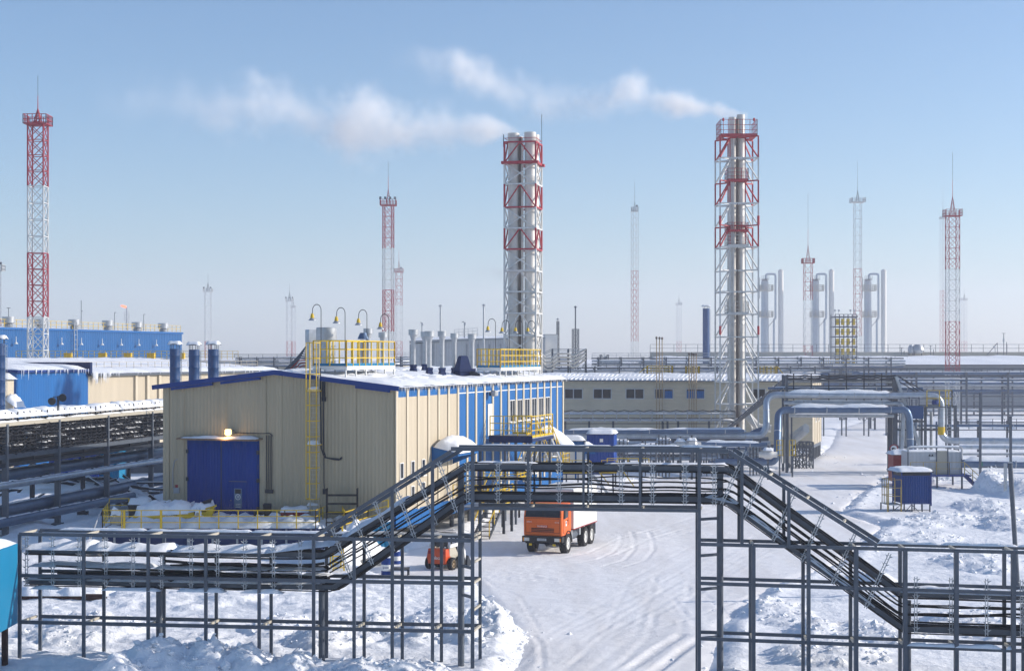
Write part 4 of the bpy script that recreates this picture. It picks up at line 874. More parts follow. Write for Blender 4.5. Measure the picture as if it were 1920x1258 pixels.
t = thing('open_rack', 'black open steel shelf frame standing by the wall', 'rack', (xp(642, 99.8), 99.8, FL-.5))
for x in (-.97, .93):
    for y in (-.25, .25): m = MB(); m.bar((x, y, 0), (x, y, 2.85), .07); m.build('upright', M['black'], t)
for z in (.75, 1.3, 1.88, 2.42): m = MB(); m.bar((-.97, -.25, z), (.93, -.25, z), .09, .08); m.bar((-.97, .25, z), (.93, .25, z), .09, .08); m.build('shelf_beam', M['black'], t)
m = MB(); m.box(-.9, .86, -.22, .22, 1.35, 1.38); m.build('shelf', M['yellow'], t)
for k, (px, dz, wd, hh, lab) in enumerate(((218, .9, .85, .75, 'snow-capped wrapped bale behind the left railing corner'), (372, 1.2, .5, .75, 'wrapped bundle poking from the snow behind the railing'), (488, 1.4, .8, .4, 'low covered bundle near the gate behind the railing'), (530, 1.2, .9, .35, 'flat tarpaulin heap right of centre behind the railing'))):
    t = thing('wrapped_bundle', lab, 'bundle', (xp(px, DZ+dz), DZ+dz, FL+.1), 0, 'wrapped bundles on the loading deck'); rn = random.Random(k)
    m = MB(); m.lathe(0, 0, [(wd*.42, 0), (wd*.5, hh*.3), (wd*.46, hh*.7), (wd*.25, hh*.95), (wd*.1, hh)], 9); m.v = [(x+rn.uniform(-.06, .06), y+rn.uniform(-.06, .06), z+rn.uniform(-.03, .03)) for x, y, z in m.v]; m.build('tarpaulin', M['tarp'], t)
    m = MB(); m.snow((-wd*.4, -wd*.3, hh*.72), (wd*.4, -wd*.3, hh*.72), (wd*.35, wd*.3, hh*.8), (-wd*.35, wd*.3, hh*.8), hh*.5, 7, 6, .5, .03, k); m.build('snow_cover', M['drift'], t, smooth='all')
# stack of offcuts by the ramp and the yellow A-frame steps
t = thing('step_ladder', 'yellow step ladder standing in the snow beside the cable slope', 'ladder', G(632, 1075), .3)
t.location.z = .2
m = MB()
for s_ in (-.3, .3): m.bar((s_, -.45, 0), (s_, 0, 2.6), .07); m.bar((s_, .5, 0), (s_, 0, 2.6), .06)
m.build('side_rail', M['yellow'], t); m = MB()
for k in range(8): u = (k+.5)/8; m.box(-.3, .3, -.5+.45*u, -.36+.45*u, 2.5*u, 2.5*u+.04)
m.build('tread', M['yellow'], t)
# fuel drums
def drum(px, py, z0, label, k, sc=1):
    p = G(px, py); t = thing('fuel_drum', label, 'drum', (p[0], p[1], z0), k*1.0, 'blue and white drums beside the cable slope'); z = .9*sc; r = .3*sc
    m = MB(); m.lathe(0, 0, [(r, 0), (r*1.03, .02), (r, .05), (r, z*.28)], 20); m.lathe(0, 0, [(r, z*.62), (r*1.02, z*.65), (r, z*.68), (r, z-.03), (r*1.03, z-.01), (r*1.02, z), (r*.95, z-.02)], 20); m.build('drum_body', M['bluetrim'], t, smooth=True)
    m = MB(); m.lathe(0, 0, [(r*1.004, z*.28), (r*1.004, z*.62)], 20); bd = m.build('white_band', M['white'], t, smooth=True)
    if k == 0:
        m = MB()
        def onc(a, zz, rr=r*1.012): return (rr*math.cos(a), rr*math.sin(a), zz)
        a0 = -2.0
        for q in range(6): m.poly([onc(a0+q*.13, z*.43), onc(a0+q*.13+.09, z*.43), onc(a0+q*.13+.09, z*.5), onc(a0+q*.13, z*.5)])
        m.poly([onc(a0-.25, z*.38), onc(a0-.12, z*.38), onc(a0-.1, z*.47), onc(a0-.18, z*.56), onc(a0-.24, z*.47)]); m.build('lettering', M['bluetrim'], bd)
    m = MB(); m.snow((-r*.8, -r*.8, z-.01), (r*.8, -r*.8, z-.01), (r*.8, r*.8, z-.01), (-r*.8, r*.8, z-.01), .05, 6, 6, .3, .01, k); m.build('snow_cover', M['drift'], t, smooth='all')
drum(726, 1079, .02, 'larger blue drum with a white band and small blue logo, standing on the snow', 0, 1.1)
drum(743, 1071, .42, 'smaller blue and white drum on the low steel stand', 1, .8)
p = G(748, 1080); t = thing('steel_stand', 'low rusty steel stand under the smaller drum', 'stand', p)
m = MB(); m.box(-.45, .55, -.3, .7, .36, .42); m.build('stand_top', M['steel_d'], t)
for x in (-.4, .5):
    for y in (-.25, .65): m = MB(); m.bar((x, y, -.1), (x, y, .36), .07); m.build('leg', M['steel_d'], t)
t = thing('stone_slab', 'broken grey slab leaning in the snow left of the drums', 'slab', (xp(700, 91.5), 91.5, .05), .2); m = MB(); m.extr([(-1.6, 0, 0), (1.2, 0, 0), (1.4, 0, .7), (.6, .1, .75), (-.4, .1, .35), (-1.5, 0, .2)], (0, .3, 0)); m.build('slab_body', M['tarp'], t)
# ---- front left: pipe trestle, boom barrier, cyan container
t = thing('pipe_trestle', 'dark rusty pipes on a low trestle ending in hanging hoses behind the front posts', 'pipe trestle', (xp(60, 78), 78, 0)); tz = 78
for k, (y_, xe, r) in enumerate(((1119, 195, .16), (1123, 200, .13), (1128, 208, .14), (1131, 185, .12))):
    m = MB(); yy = tz+k*.35-.5; m.tube([V(-60, y_, yy), V(xe, y_, yy)], r, 10); m.build('pipe', M['rustd'], t, world=True, smooth=True)
for px in (135, 20, -40):
    m = MB(); m.bar(V(px, 1115, tz+.3), (xp(px, tz), tz+.3, -.2), .22); m.bar((xp(px, tz), tz-1, hp(1138, tz)), (xp(px, tz), tz+1.4, hp(1138, tz)), .18); m.build('trestle_post', M['rustd'], t, world=True)
m = MB(); m.tube([V(-60, 1148, tz-1), V(150, 1147, tz-1)], .07, 8); m.build('bottom_rail', M['rustd'], t, world=True)
for (a, b, c, d) in (((175, 1130), (190, 1142), (196, 1150), (203, 1140)), ((200, 1130), (204, 1138), (203, 1146), (195, 1155)), ((205, 1132), (216, 1135), (220, 1146), (205, 1150))):
    m = MB(); m.tube(arcpts([V(*a, tz), V(*b, tz), V(*c, tz), V(*d, tz)], .3, 5), .03, 6); m.build('hose', M['cable'], t, world=True)
m = MB(); m.snow(V(-60, 1116, tz-.7), V(160, 1116, tz-.7), V(160, 1114, tz+.8), V(-60, 1114, tz+.8), .28, 40, 6, .5, .02, 3); m.build('snow_cover', M['drift'], t, world=True, smooth='all')
t = thing('boom_barrier', 'long lattice road barrier with a blue counterweight lying across a post', 'barrier', (xp(521, 80), 80, 0)); bz = 80
m = MB(); m.tube([V(368, 1127, bz), V(530, 1121, bz)], .09, 10); m.tube([V(395, 1121, bz), V(398, 1113, bz), V(405, 1111, bz), V(520, 1108, bz)], .05, 8); m.tube([V(365, 1131, bz), V(405, 1130, bz)], .13, 8); m.tube([V(396, 1131, bz), V(396, 1115, bz)], .06, 8); m.build('boom', M['galv'], t, world=True, smooth=True)
m = MB(); m.tube([V(527, 1121, bz), V(549, 1119, bz)], .27, 16); m.build('counterweight', M['navy'], t, world=True, smooth=True)
m = MB(); m.bar(V(524, 1135, bz), V(525, 1103, bz), .16, .16); m.bar(V(527, 1136, bz+.3), V(527, 1103, bz+.3), .1); m.build('post', M['wood'], t, world=True)
cz = 59.0; cx1 = xp(33, 62)
t = thing('cyan_container', 'bright cyan ribbed container with snow on top, cut by the left edge', 'container', (cx1-2, cz, hp(1193, cz)), math.radians(0)); zc0 = t.location.z; hC = hp(1037, cz)-zc0; hC2 = hp(1018, cz)-zc0
m = MB(); m.extr([(-4, 0, .35), (2, 0, 0), (2, 0, hC), (.9, 0, hC2), (-4, 0, hC2+.1)], (0, 3.0, 0)); m.build('container_body', M['cyan'], t)
m = MB(); m.bar((-4, -.03, hC2-.1), (.9, -.03, hC2-.18), .06, .1); m.bar((1.97, -.03, 0), (1.97, -.03, hC-.05), .07); m.bar((-4, -.02, .3), (1.95, -.02, -.02), .1, .25); m.build('frame_edge', M['blue_s'], t)
m = MB(); m.snow((-4, -.1, hC2+.08), (1.9, -.05, hC+.06), (2.0, 2.9, hC+.06), (-4, 3, hC2+.08), .22, 18, 10, .5, .03, 2); m.build('snow_cover', M['drift'], t, smooth='all')
for x in (1.6, -1.8):
    for y in (.3, 2.7): m = MB(); m.bar((x, y, 0), (x, y, -zc0-.3), .2); m.build('leg', M['rustd'], t)
m = MB()
for k in range(16): m.box(-1.2+k*.2, -1.12+k*.2, .5, .58, -zc0, -.75)
m.box(-1.2, 2, .45, .62, -.8, -.7); m.build('grille', M['steel'], t)
# ================================================================ writing
def text(body, size, mat, parent, loc, rot, name='lettering', depth=.004, align='CENTER'):
    cu = bpy.data.curves.new('t', 'FONT'); cu.body = body; cu.size = size; cu.extrude = depth; cu.align_x = align; cu.align_y = 'CENTER'; cu.resolution_u = 3
    ob = bpy.data.objects.new('t', cu); col.objects.link(ob); dg = bpy.context.evaluated_depsgraph_get(); me = bpy.data.meshes.new_from_object(ob.evaluated_get(dg)); bpy.data.objects.remove(ob)
    me.name = name; me.materials.clear(); me.materials.append(mat); o = bpy.data.objects.new(name, me); col.objects.link(o); o.parent = parent; o.location = loc; o.rotation_euler = rot; return o
# ================================================================ orange six-wheel truck
tr = thing('box_truck', 'orange six-wheel truck with a plain white box body, parked on the snow road', 'truck', (1.86, 96.9, -.03), math.radians(-19))
def wheel(mbt, mbr, x, y, r, w_, side):
    o = x + side*w_/2; i = x - side*w_/2
    pr = [(i, r*.62), (i, r*.93), (i+side*w_*.12, r*.99), (x, r*1.0), (o-side*w_*.12, r*.99), (o, r*.93), (o, r*.60)]
    n = 28; vs = []; fs = []
    for (px_, rr) in pr:
        for k in range(n): a = 2*math.pi*k/n; q = rr*(1 + (.018 if k % 2 and rr > r*.95 else 0)); vs.append((px_, y+q*math.cos(a), r+q*math.sin(a)))
    for j in range(len(pr)-1):
        for k in range(n): l = (k+1) % n; fs.append((j*n+k, j*n+l, (j+1)*n+l, (j+1)*n+k))
    mbt._add(vs, fs)
    pr = [(o-side*.015, r*.60), (o-side*.01, r*.53), (o-side*.12, r*.48), (o-side*.13, r*.2), (o-side*.02, r*.19), (o-side*.02, .001)]
    vs = []; fs = []
    for (px_, rr) in pr:
        for k in range(n): a = 2*math.pi*k/n; vs.append((px_, y+rr*math.cos(a), r+rr*math.sin(a)))
    for j in range(len(pr)-1):
        for k in range(n): l = (k+1) % n; fs.append((j*n+k, j*n+l, (j+1)*n+l, (j+1)*n+k))
    mbr._add(vs, fs)
for y in (1.25, 5.05, 6.4):
    for s_ in (-1, 1):
        a, b = MB(), MB(); wheel(a, b, s_*1.04, y, .63, .42, s_); wt = a.build('wheel', M['rubber'], tr, smooth=True); b.build('rim', M['white'], wt, smooth=True)
        if y > 2: pass
m = MB()
for y in (1.25, 5.05, 6.4): m.tube([(-.85, y, .63), (-.3, y, .63), (-.15, y, .63), (.3, y, .63), (.85, y, .63)], [.1, .1, .24, .1, .1], 10)
m.box(-.45, -.33, .6, 7.3, .92, 1.16); m.box(.33, .45, .6, 7.3, .92, 1.16); m.box(-.33, .33, 1.9, 2.1, .9, 1.1); m.box(-.33, .33, 4.4, 4.6, .9, 1.1); m.box(-.5, .5, 5.5, 5.95, .75, 1.0); m.tube([(0, 2, .75), (0, 5, .7)], .06, 8)
m.build('chassis', M['steel_d'], tr)
m = MB(); m.tube([(.75, 2.6, .92), (.75, 3.9, .92)], .3, 16); m.build('fuel_tank', M['steel'], tr, smooth=True)
m = MB(); m.box(.5, 1.1, 2.35, 2.6, .7, 1.35); m.box(.55, 1.12, 4.02, 4.3, .85, 1.3); m.box(-1.1, -.55, 2.5, 3.9, .65, 1.25); m.build('equipment_box', M['grey'], tr)
# cab: shaped shell
W2 = 1.22
def ring(y, z, w_): return [(-w_, y, z), (w_, y, z)]
m = MB()
# lower nose, doors, rear wall (windows are glass panels set in)
pf = [(0.02, 1.16), (0.0, 1.32), (-.02, 2.28), (.16, 2.98), (.42, 3.08), (1.75, 3.08), (1.92, 2.98), (1.95, 1.55), (1.85, 1.16)]
vs = []; n = len(pf)
for w_ in (-W2, -W2+.06, W2-.06, W2):
    for (y, z) in pf:
        ins = .06 if abs(w_) == W2 else 0; cy, cz_ = .97, 2.1; vs.append((w_ if abs(w_) < W2 else w_, y + (ins*(1 if y < cy else -1) if ins else 0), z + (ins*(1 if z < cz_ else -1)*.6 if ins else 0)))
fs = [tuple(range(n)), tuple(range(4*n-1, 3*n-1, -1))]
for j in range(3):
    for i in range(n): k = (i+1) % n; fs.append((j*n+i, (j+1)*n+i, (j+1)*n+k, j*n+k))
m._add(vs, fs); cab = m.build('cab', M['orange'], tr, smooth=True)
m = MB(); m.extr([(-1.1, -.035, 2.34), (1.1, -.035, 2.34), (1.06, .135, 2.9), (-1.06, .135, 2.9)], (0, .02, .006)); ws = m.build('windscreen', M['glass'], cab)
m = MB(); m.bar((0, -.05, 2.32), (0, .12, 2.92), .05, .03); m.bar((-1.14, -.045, 2.32), (1.14, -.045, 2.32), .04, .05)
for x in (-.75, -.1, .6): m.bar((x-.25, -.06, 2.36), (x+.25, -.04, 2.48), .02, .02)
m.build('wiper', M['black'], cab)
for s_ in (-1, 1):
    X = s_*(W2+.004); m = MB(); m.extr([(X, .32, 2.22), (X, 1.2, 2.22), (X, 1.2, 2.82), (X, .40, 2.82)], (s_*.012, 0, 0)); gw = m.build('side_window', M['glass'], cab)
    m = MB(); Y = s_*(W2+.012)
    for a, b in (((Y, .25, 1.35), (Y, .25, 2.2)), ((Y, 1.28, 1.75), (Y, 1.28, 2.9)), ((Y, .25, 2.2), (Y, .36, 2.88)), ((Y, .36, 2.88), (Y, 1.28, 2.9)), ((Y, .25, 1.35), (Y, .6, 1.35))): m.bar(a, b, .012, .02)
    m.box(min(Y, Y+s_*.04), max(Y, Y+s_*.04), 1.05, 1.2, 2.02, 2.07); m.build('door_seam', M['black'], cab)
    m = MB(); m.bar((s_*1.22, .0, 2.85), (s_*1.45, -.12, 2.75), .03); m.box(s_*1.45-.03, s_*1.45+.03, -.28, -.06, 2.25, 2.75); m.build('mirror', M['black'], cab)
    # mudguards
    m = MB(); pts = [(.98, 1.25+.78*math.cos(a), .63+.78*math.sin(a)) for a in [math.radians(q) for q in range(0, 181, 15)]]
    pts2 = [(p[0], 1.25+(p[1]-1.25)*.93, .63+(p[2]-.63)*.93) for p in pts]
    for i in range(len(pts)-1):
        a, b, c, d = pts[i], pts[i+1], pts2[i+1], pts2[i]; x0_, x1_ = (s_*.9, s_*1.27); m._add([(x0_, a[1], a[2]), (x1_, a[1], a[2]), (x1_, b[1], b[2]), (x0_, b[1], b[2]), (x0_, d[1], d[2]), (x1_, d[1], d[2]), (x1_, c[1], c[2]), (x0_, c[1], c[2])], [(0,1,2,3), (7,6,5,4), (1,5,6,2), (0,3,7,4), (0,4,5,1), (3,2,6,7)])
    m.build('mudguard', M['black'], tr)
    m = MB(); m.box(s_*1.05-.22, s_*1.05+.22, 6.98, 7.03, .75, 1.35) if False else m.box(min(s_*.85, s_*1.27), max(s_*.85, s_*1.27), 7.15, 7.2, .62, 1.35); m.build('mud_flap', M['grey'], tr)
    m = MB(); m.box(min(s_*.80, s_*1.12), max(s_*.80, s_*1.12), -.2, -.17, .86, 1.06); hl = m.build('headlight', M['lens'], tr)
    m = MB(); m.box(min(s_*1.13, s_*1.2), max(s_*1.13, s_*1.2), -.2, -.17, .86, 1.06); m.build('indicator', M['amber'], tr)
    m = MB(); m.box(min(s_*.66, s_*.84), max(s_*.66, s_*.84), -.12, -.09, .58, .70); m.build('fog_lamp', M['yellow'], tr)
# nose details
m = MB()
for a, b in (((-1.08, -.005, 2.22), (1.08, -.005, 2.22)), ((-1.08, .012, 1.36), (1.08, .012, 1.36)), ((-1.08, .0, 1.36), (-1.08, -.02, 2.22)), ((1.08, .0, 1.36), (1.08, -.02, 2.22))): m.bar(vadd(a, (0, -.012, 0)), vadd(b, (0, -.012, 0)), .012, .018)
for z in (1.44, 1.53, 1.62): m.box(-.72, .72, -.03, -.008, z-.03, z+.02)
m.build('grille', M['black'], cab)
m = MB(); m.box(-1.08, 1.08, -.018, -.004, 1.92, 1.935); m.box(-.40, .34, -.035, -.012, 1.66, 1.82); m.build('nose_trim', M['orange2'], cab)
text('КАМАЗ', .17, M['chrome'], cab, (-.03, -.042, 1.74), (math.radians(90), 0, 0), 'name_letters', .006)
text('КАМАЗ', .09, M['white'], cab, (-.85, -.024, 2.0), (math.radians(90), 0, 0), 'name_letters', .003)
text('43118', .10, M['white'], cab, (.9, -.024, 2.0), (math.radians(90), 0, 0), 'name_letters', .003)
m = MB(); m.box(W2+.003, W2+.01, .72, .98, 1.72, 2.02); st_ = m.build('door_sticker', M['white'], cab)
m = MB(); m.box(W2+.011, W2+.014, .77, .93, 1.85, 1.97); m.build('sticker_mark', M['jacket_b'], st_)
m = MB(); m.extr([(-1.27, -.16, .78), (1.27, -.16, .78), (1.27, -.16, 1.14), (.95, -.16, 1.18), (-.95, -.16, 1.18), (-1.27, -.16, 1.14)], (0, .12, 0)); m.box(-1.27, -1.15, -.04, .35, .8, 1.14); m.box(1.15, 1.27, -.04, .35, .8, 1.14); m.build('bumper', M['black'], tr)
m = MB(); m.box(-.30, .28, -.185, -.165, .89, 1.03); npz = m.build('number_plate', M['lgrey'], tr)
text('A 613 PX 89', .085, M['black'], npz, (0, -.19, .96), (math.radians(90), 0, 0), 'plate_letters', .002)
# box body
m = MB(); m.bbox(-1.3, 1.3, 2.15, 7.35, 1.42, 3.86, .04); bx_o = m.build('cargo_box', M['white'], tr)
m = MB(); m.box(-1.315, 1.315, 2.13, 7.37, 1.36, 1.419); m.build('sill_strip', M['red'], bx_o)
m = MB()
for x in (-1.305, 1.26):
    m.box(x, x+.045, 2.135, 2.18, 1.43, 3.84); m.box(x, x+.045, 7.32, 7.365, 1.43, 3.84)
m.box(-1.26, 1.26, 2.14, 2.17, 3.78, 3.84); m.build('corner_trim', M['galv'], bx_o)
m = MB(); m.box(-.5, .5, 2.16, 7.3, 1.17, 1.355); m.build('subframe', M['steel_d'], bx_o)
m = MB()
for x in (-.9, .9): m.tube([(x, .02, 2.98), (x, -.14, 2.95)], .03, 6); 
m.box(-1.0, 1.0, .1, .2, 3.081, 3.14); m.build('roof_marker', M['amber'], cab)
m = MB(); m.extr([(W2-.1, .35, .62), (W2+.02, .35, .62), (W2+.02, .75, .62), (W2-.1, .75, .62)], (0, 0, .06)); m.bar((W2, .4, .65), (W2, .4, 1.1), .03); m.build('cab_step', M['steel_d'], tr)
# ================================================================ skid loader
lo_ = thing('skid_loader', 'compact red-orange skid loader seen from behind between the cable bridge posts', 'loader', (xp(821, 90.0), 90.0, -.03), math.radians(-27))
for y in (.35, 1.35):
    for s_ in (-1, 1):
        a, b = MB(), MB(); wheel(a, b, s_*.72, y, .37, .26, s_); wt = a.build('wheel', M['rubber'], lo_, smooth=True); b.build('rim', M['rust'], wt, smooth=True)
m = MB(); m.extr([(-.56, -.12, .38), (.56, -.12, .38), (.60, -.18, .8), (.56, -.1, 1.22), (-.56, -.1, 1.22), (-.60, -.18, .8)], (0, .55, 0)); m.build('engine_cover', M['orange2'], lo_)
m = MB(); m.box(-.55, .55, .431, 1.8, .3, .82); m.extr([(-.6, .3, .8), (-.6, 1.3, .8), (-.6, .9, 1.3), (-.6, .25, 1.42)], (.12, 0, 0)); m.extr([(.48, .3, .8), (.48, 1.3, .8), (.48, .9, 1.3), (.48, .25, 1.42)], (.12, 0, 0)); m.build('body', M['beige'], lo_)
m = MB()
for x in (-.42, .42):
    for a, b in (((x, .3, 1.2), (x, .35, 1.98)), ((x, .35, 1.98), (x, 1.25, 1.98)), ((x, 1.25, 1.98), (x, 1.45, .9)), ((x, .8, 1.2), (x, .8, 1.98))): m.bar(a, b, .07)
m.box(-.46, .46, .3, 1.3, 1.98, 2.04); m.build('cab_frame', M['black'], lo_)
m = MB(); m.box(-.38, .38, .33, .36, 1.3, 1.93); m.build('rear_window', M['glass'], lo_)
m = MB()
for x in (-.66, .66): m.extr([(x-.05, .15, 1.28), (x-.05, .2, 1.46), (x-.05, 1.3, 1.5), (x-.05, 1.95, .95), (x-.05, 2.0, .4), (x-.05, 1.88, .4), (x-.05, 1.8, .88), (x-.05, 1.25, 1.3)], (.1, 0, 0))
m.build('lift_arm', M['white'], lo_)
m = MB(); m.extr([(-.82, 1.95, .1), (-.82, 2.0, .62), (-.82, 2.1, .66), (-.82, 2.55, .1), (-.82, 2.0, .04)], (1.64, 0, 0)); m.build('bucket', M['steel_d'], lo_)
for s_ in (-1, 1): m = MB(); m.box(s_*.45-.08, s_*.45+.08, -.19, -.165, .94, 1.12); m.build('tail_light', M['red'], lo_)
text('Bobcat', .26, M['white'], lo_, (.0, -.178, .72), (math.radians(95), 0, 0), 'name_letters', .006)
# ================================================================ right-hand kiosks, cabin, sign
kz = 123.0
ks = thing('blue_kiosk', 'small dark blue ribbed kiosk on low stilts with a snowy roof and a yellow-railed landing', 'kiosk', (xp(1690, kz), kz, 0), math.radians(4))
kw = 2.35; m = MB(); m.box(0, kw, 0, 2.2, .72, 2.78); m.build('kiosk_wall', paint('kiosk_blue', (.0, .04, .19), .65, 0, .12, 1, spec=.15, wave=(0, .18), wdepth=.02, streak=True), ks)
m = MB()
for x in (.02, kw-.02):
    for y in (0, 2.2): m.bar((x, y, .5), (x, y, 3.1), .09)
for z in (.68, 2.8): m.bar((0, -.02, z), (kw, -.02, z), .07); m.bar((kw+.02, 0, z), (kw+.02, 2.2, z), .07)
m.build('frame', M['bluetrim'], ks)
m = MB(); m.box(-.4, kw+.1, -.35, 2.5, 3.1, 3.18); m.box(.05, kw-.05, .05, 2.15, 2.781, 3.099); rf = m.build('roof', M['steel_d'], ks)
m = MB(); m.snow((-.45, -.4, 3.17), (kw+.15, -.4, 3.17), (kw+.15, 2.5, 3.17), (-.45, 2.5, 3.17), .26, 12, 8, .2, .01, 4); m.build('snow_cover', M['drift'], rf, smooth='all')
m = MB(); m.box(-1.1, 0, -.2, 1.6, .58, .64); m.build('landing', M['galv'], ks)
for x in (-1.05, -.05, .8, 1.6, 2.2):
    for y in (-.1, 1.8): m = MB(); m.bar((x, y, -.3), (x, y, .64), .09); m.build('leg', M['steel'], ks)
m = MB(); m.bar((-1.0, -.12, -.1), (-.1, -.12, .6), .05); m.bar((.8, -.12, .6), (1.5, -.12, -.1), .05); m.bar((.1, -.12, -.1), (.75, -.12, .6), .05); m.bar((-1.05, -.12, .2), (2.2, -.12, .2), .05); m.build('brace', M['steel'], ks)
m = MB(); railing(m, [(-.05, -.15, .64), (-1.05, -.15, .64), (-1.05, 1.5, .64), (-.05, 1.5, .64)], 1.9, 3, .55, .05, False); m.bar((-1.15, -.25, -.1), (-1.1, -.2, 2.3), .09); m.bar((-.07, -.18, -.1), (-.07, -.18, 2.0), .09); m.build('guard_rail', paint('ochre_paint', (.42, .30, .10), .6), ks)
czn = 145.0
cb = thing('white_cabin', 'long pale grey panelled cabin on stilts with a yellow side stair', 'cabin', (xp(1702, czn), czn, 0), 0)
cw = xp(1803, czn)-xp(1702, czn); zt_, zb_ = hp(847, czn), hp(889, czn)
m = MB(); m.box(0, cw, 0, 2.4, zb_, zt_); m.build('cabin_wall', M['lgrey'], cb)
m = MB(); m.box(cw*.535, cw*.73, -.04, -.003, zb_, hp(845, czn)); m.build('cabin_door', M['beige'], cb)
for k, x in enumerate((0, cw*.53, cw*.74, cw)): m = MB(); m.bar((x, -.06, -.3 if k in (0, 3) else zb_), (x, -.06, hp(839, czn)), .09); m.build('post', M['steel'], cb)
m = MB(); m.tube(arcpts([(0, -.08, zt_), (0, -.08, hp(838, czn)), (cw, -.08, hp(838, czn)), (cw, -.08, zt_-.6)], .25, 5), .09, 8); m.build('top_rail', M['lgrey'], cb)
m = MB(); m.snow((.1, -.18, hp(838, czn)+.05), (cw-.1, -.18, hp(838, czn)+.05), (cw-.1, .04, hp(838, czn)+.05), (.1, .04, hp(838, czn)+.05), .09, 20, 3, .4, .01, 3); m.snow((0, 0, zt_), (cw, 0, zt_), (cw, 2.4, zt_), (0, 2.4, zt_), .12, 16, 8, .4, .01, 3); m.build('snow_cover', M['drift'], cb, smooth='all')
m = MB(); m.box(-.02, cw+.6, -1.0, 2.4, zb_-.14, zb_-.01); m.build('floor_beam', M['bluetrim'], cb)
for x in (.2, cw*.5, cw-.2):
    for y in (-.8, 2.2): m = MB(); m.bar((x, y, -.3), (x, y, zb_-.14), .14); m.build('stilt', M['steel'], cb)
m = MB(); railing(m, [(0, -.95, zb_), (cw*.72, -.95, zb_), (cw+.02, -.95, zb_)], 1.15, 2, 1.3, .05, False); m.bar((cw+.02, -.95, zb_+1.1), (cw+1.45, -.95, 1.1), .06); m.bar((cw+.02, -.95, zb_+.55), (cw+1.45, -.95, .6), .05)
for u in (0, .5, 1): m.bar((cw+1.45*u, -.95, zb_*(1-u)), (cw+1.45*u, -.95, zb_*(1-u)+1.15), .06)
m.build('guard_rail', paint('dull_yellow', (.50, .36, .12), .6), cb)
m = MB(); steps(m, (cw+1.45, -.5, 0), (cw+.1, -.5, zb_), .9, 7, (0, 1, 0)); m.build('stair', M['bluetrim'], cb)
for px in (1743, 1748):
    m = MB(); m.extr([(xp(px-2.3, czn)-xp(1702, czn), -.03, hp(855, czn)), (xp(px+2.3, czn)-xp(1702, czn), -.03, hp(855, czn)), (xp(px, czn)-xp(1702, czn), -.03, hp(851, czn))], (0, .02, 0)) ; m.build('warning_sign', M['black'], cb)
m = MB(); m.box(2.0, 2.7, -.02, -.004, hp(862, czn), hp(856.5, czn)); m.build('notice', M['white'], cb)
rbx = thing('red_shed', 'dark red shed with a thick snow roof, half hidden left of the pale cabin', 'shed', (xp(1675, 148), 148, 0)); rw = xp(1706, 148)-xp(1675, 148)
m = MB(); m.box(0, rw, 0, 2, .4, hp(853, 148)); m.build('shed_wall', M['red'], rbx)
m = MB(); m.box(.5, 1.1, -.03, -.004, .5, 1.9); m.build('shed_door', M['red'], rbx)
m = MB(); m.box(-.2, rw+.1, -.2, 2.2, hp(853, 148)+.001, hp(851, 148)); rf = m.build('roof', M['steel_d'], rbx)
m = MB(); m.snow((-.25, -.3, hp(851.5, 148)), (rw+.1, -.3, hp(851.5, 148)), (rw+.1, 2.2, hp(851.5, 148)), (-.25, 2.2, hp(851.5, 148)), .35, 10, 8, .3, .02, 3); m.build('snow_cover', M['drift'], rf, smooth='all')
sg = thing('road_sign', 'round white road sign with a red rim and dark lorry symbol beside the red shed', 'road sign', (xp(1676, 150), 150, 0)); zs = hp(841, 150)
m = MB(); m.tube([(0, .06, -.2), (0, .06, zs)], .04, 8); m.build('post', M['steel'], sg)
m = MB(); m.tube([(0, 0, zs), (0, .03, zs)], .42, 28); dsk = m.build('sign_disc', M['red'], sg); m = MB(); m.tube([(0, -.01, zs), (0, .01, zs)], .31, 28); m.build('sign_face', M['white'], sg)
m = MB(); m.box(-.2, .06, -.018, -.011, zs-.08, zs+.1); m.box(.07, .18, -.018, -.011, zs-.08, zs+.03); m.box(-.16, -.08, -.018, -.011, zs-.13, zs-.08); m.box(.06, .14, -.018, -.011, zs-.13, zs-.08); m.build('lorry_symbol', M['black'], sg)
up_ = thing('utility_post', 'tall grey pipe post by the right edge, standing behind the cable rack', 'post', (xp(1906, 80), 80, 0))
m = MB(); m.tube([(.1, 0, -.2), (-.32, 0, hp(868, 80))], .12, 12); m.build('pole', M['steel'], up_, smooth=True)
m = MB(); m.box(-.42, -.2, -.1, .1, hp(868, 80), hp(866, 80)); m.box(-.62, -.5, -.08, .08, hp(920, 80), hp(868, 80)); m.build('cap', M['galv'], up_)
# sheds behind the truck
sd1 = thing('blue_shed', 'dark blue ribbed shed with a thick snow roof beyond the white hut', 'shed', (xp(1100, 146), 146, 0), math.radians(-8)); a_ = xp(1151, 146)-xp(1100, 146)
m = MB(); m.box(0, a_, 0, 3.6, 1.3, 4.85); m.build('shed_wall', paint('shed_blue', (.0, .04, .24), .6, 0, .1, 1, spec=.2, wave=(0, .25), wdepth=.02), sd1)
m = MB(); m.box(-.1, a_+.12, -.15, 3.7, 4.851, 4.95); rf = m.build('roof', M['navy'], sd1); m = MB(); m.snow((-.1, -.2, 4.95), (a_+.15, -.2, 4.95), (a_+.15, 3.8, 4.95), (-.1, 3.8, 4.95), .28, 12, 9, .2, .02, 6); m.build('snow_cover', M['drift'], rf, smooth='all')
m = MB(); m.box(1.2, 1.5, -.03, -.004, 4.2, 4.5); m.build('notice', M['white'], sd1)
for x in (.1, a_-.1):
    for y in (.2, 3.4): m = MB(); m.bar((x, y, -.2), (x, y, 1.3), .14); m.build('stilt', M['steel'], sd1)
sd2 = thing('white_hut', 'white hut with blue corners and a curved snow-laden porch roof', 'hut', (xp(1062, 141), 141, 0)); a_ = xp(1097, 141)-xp(1062, 141)
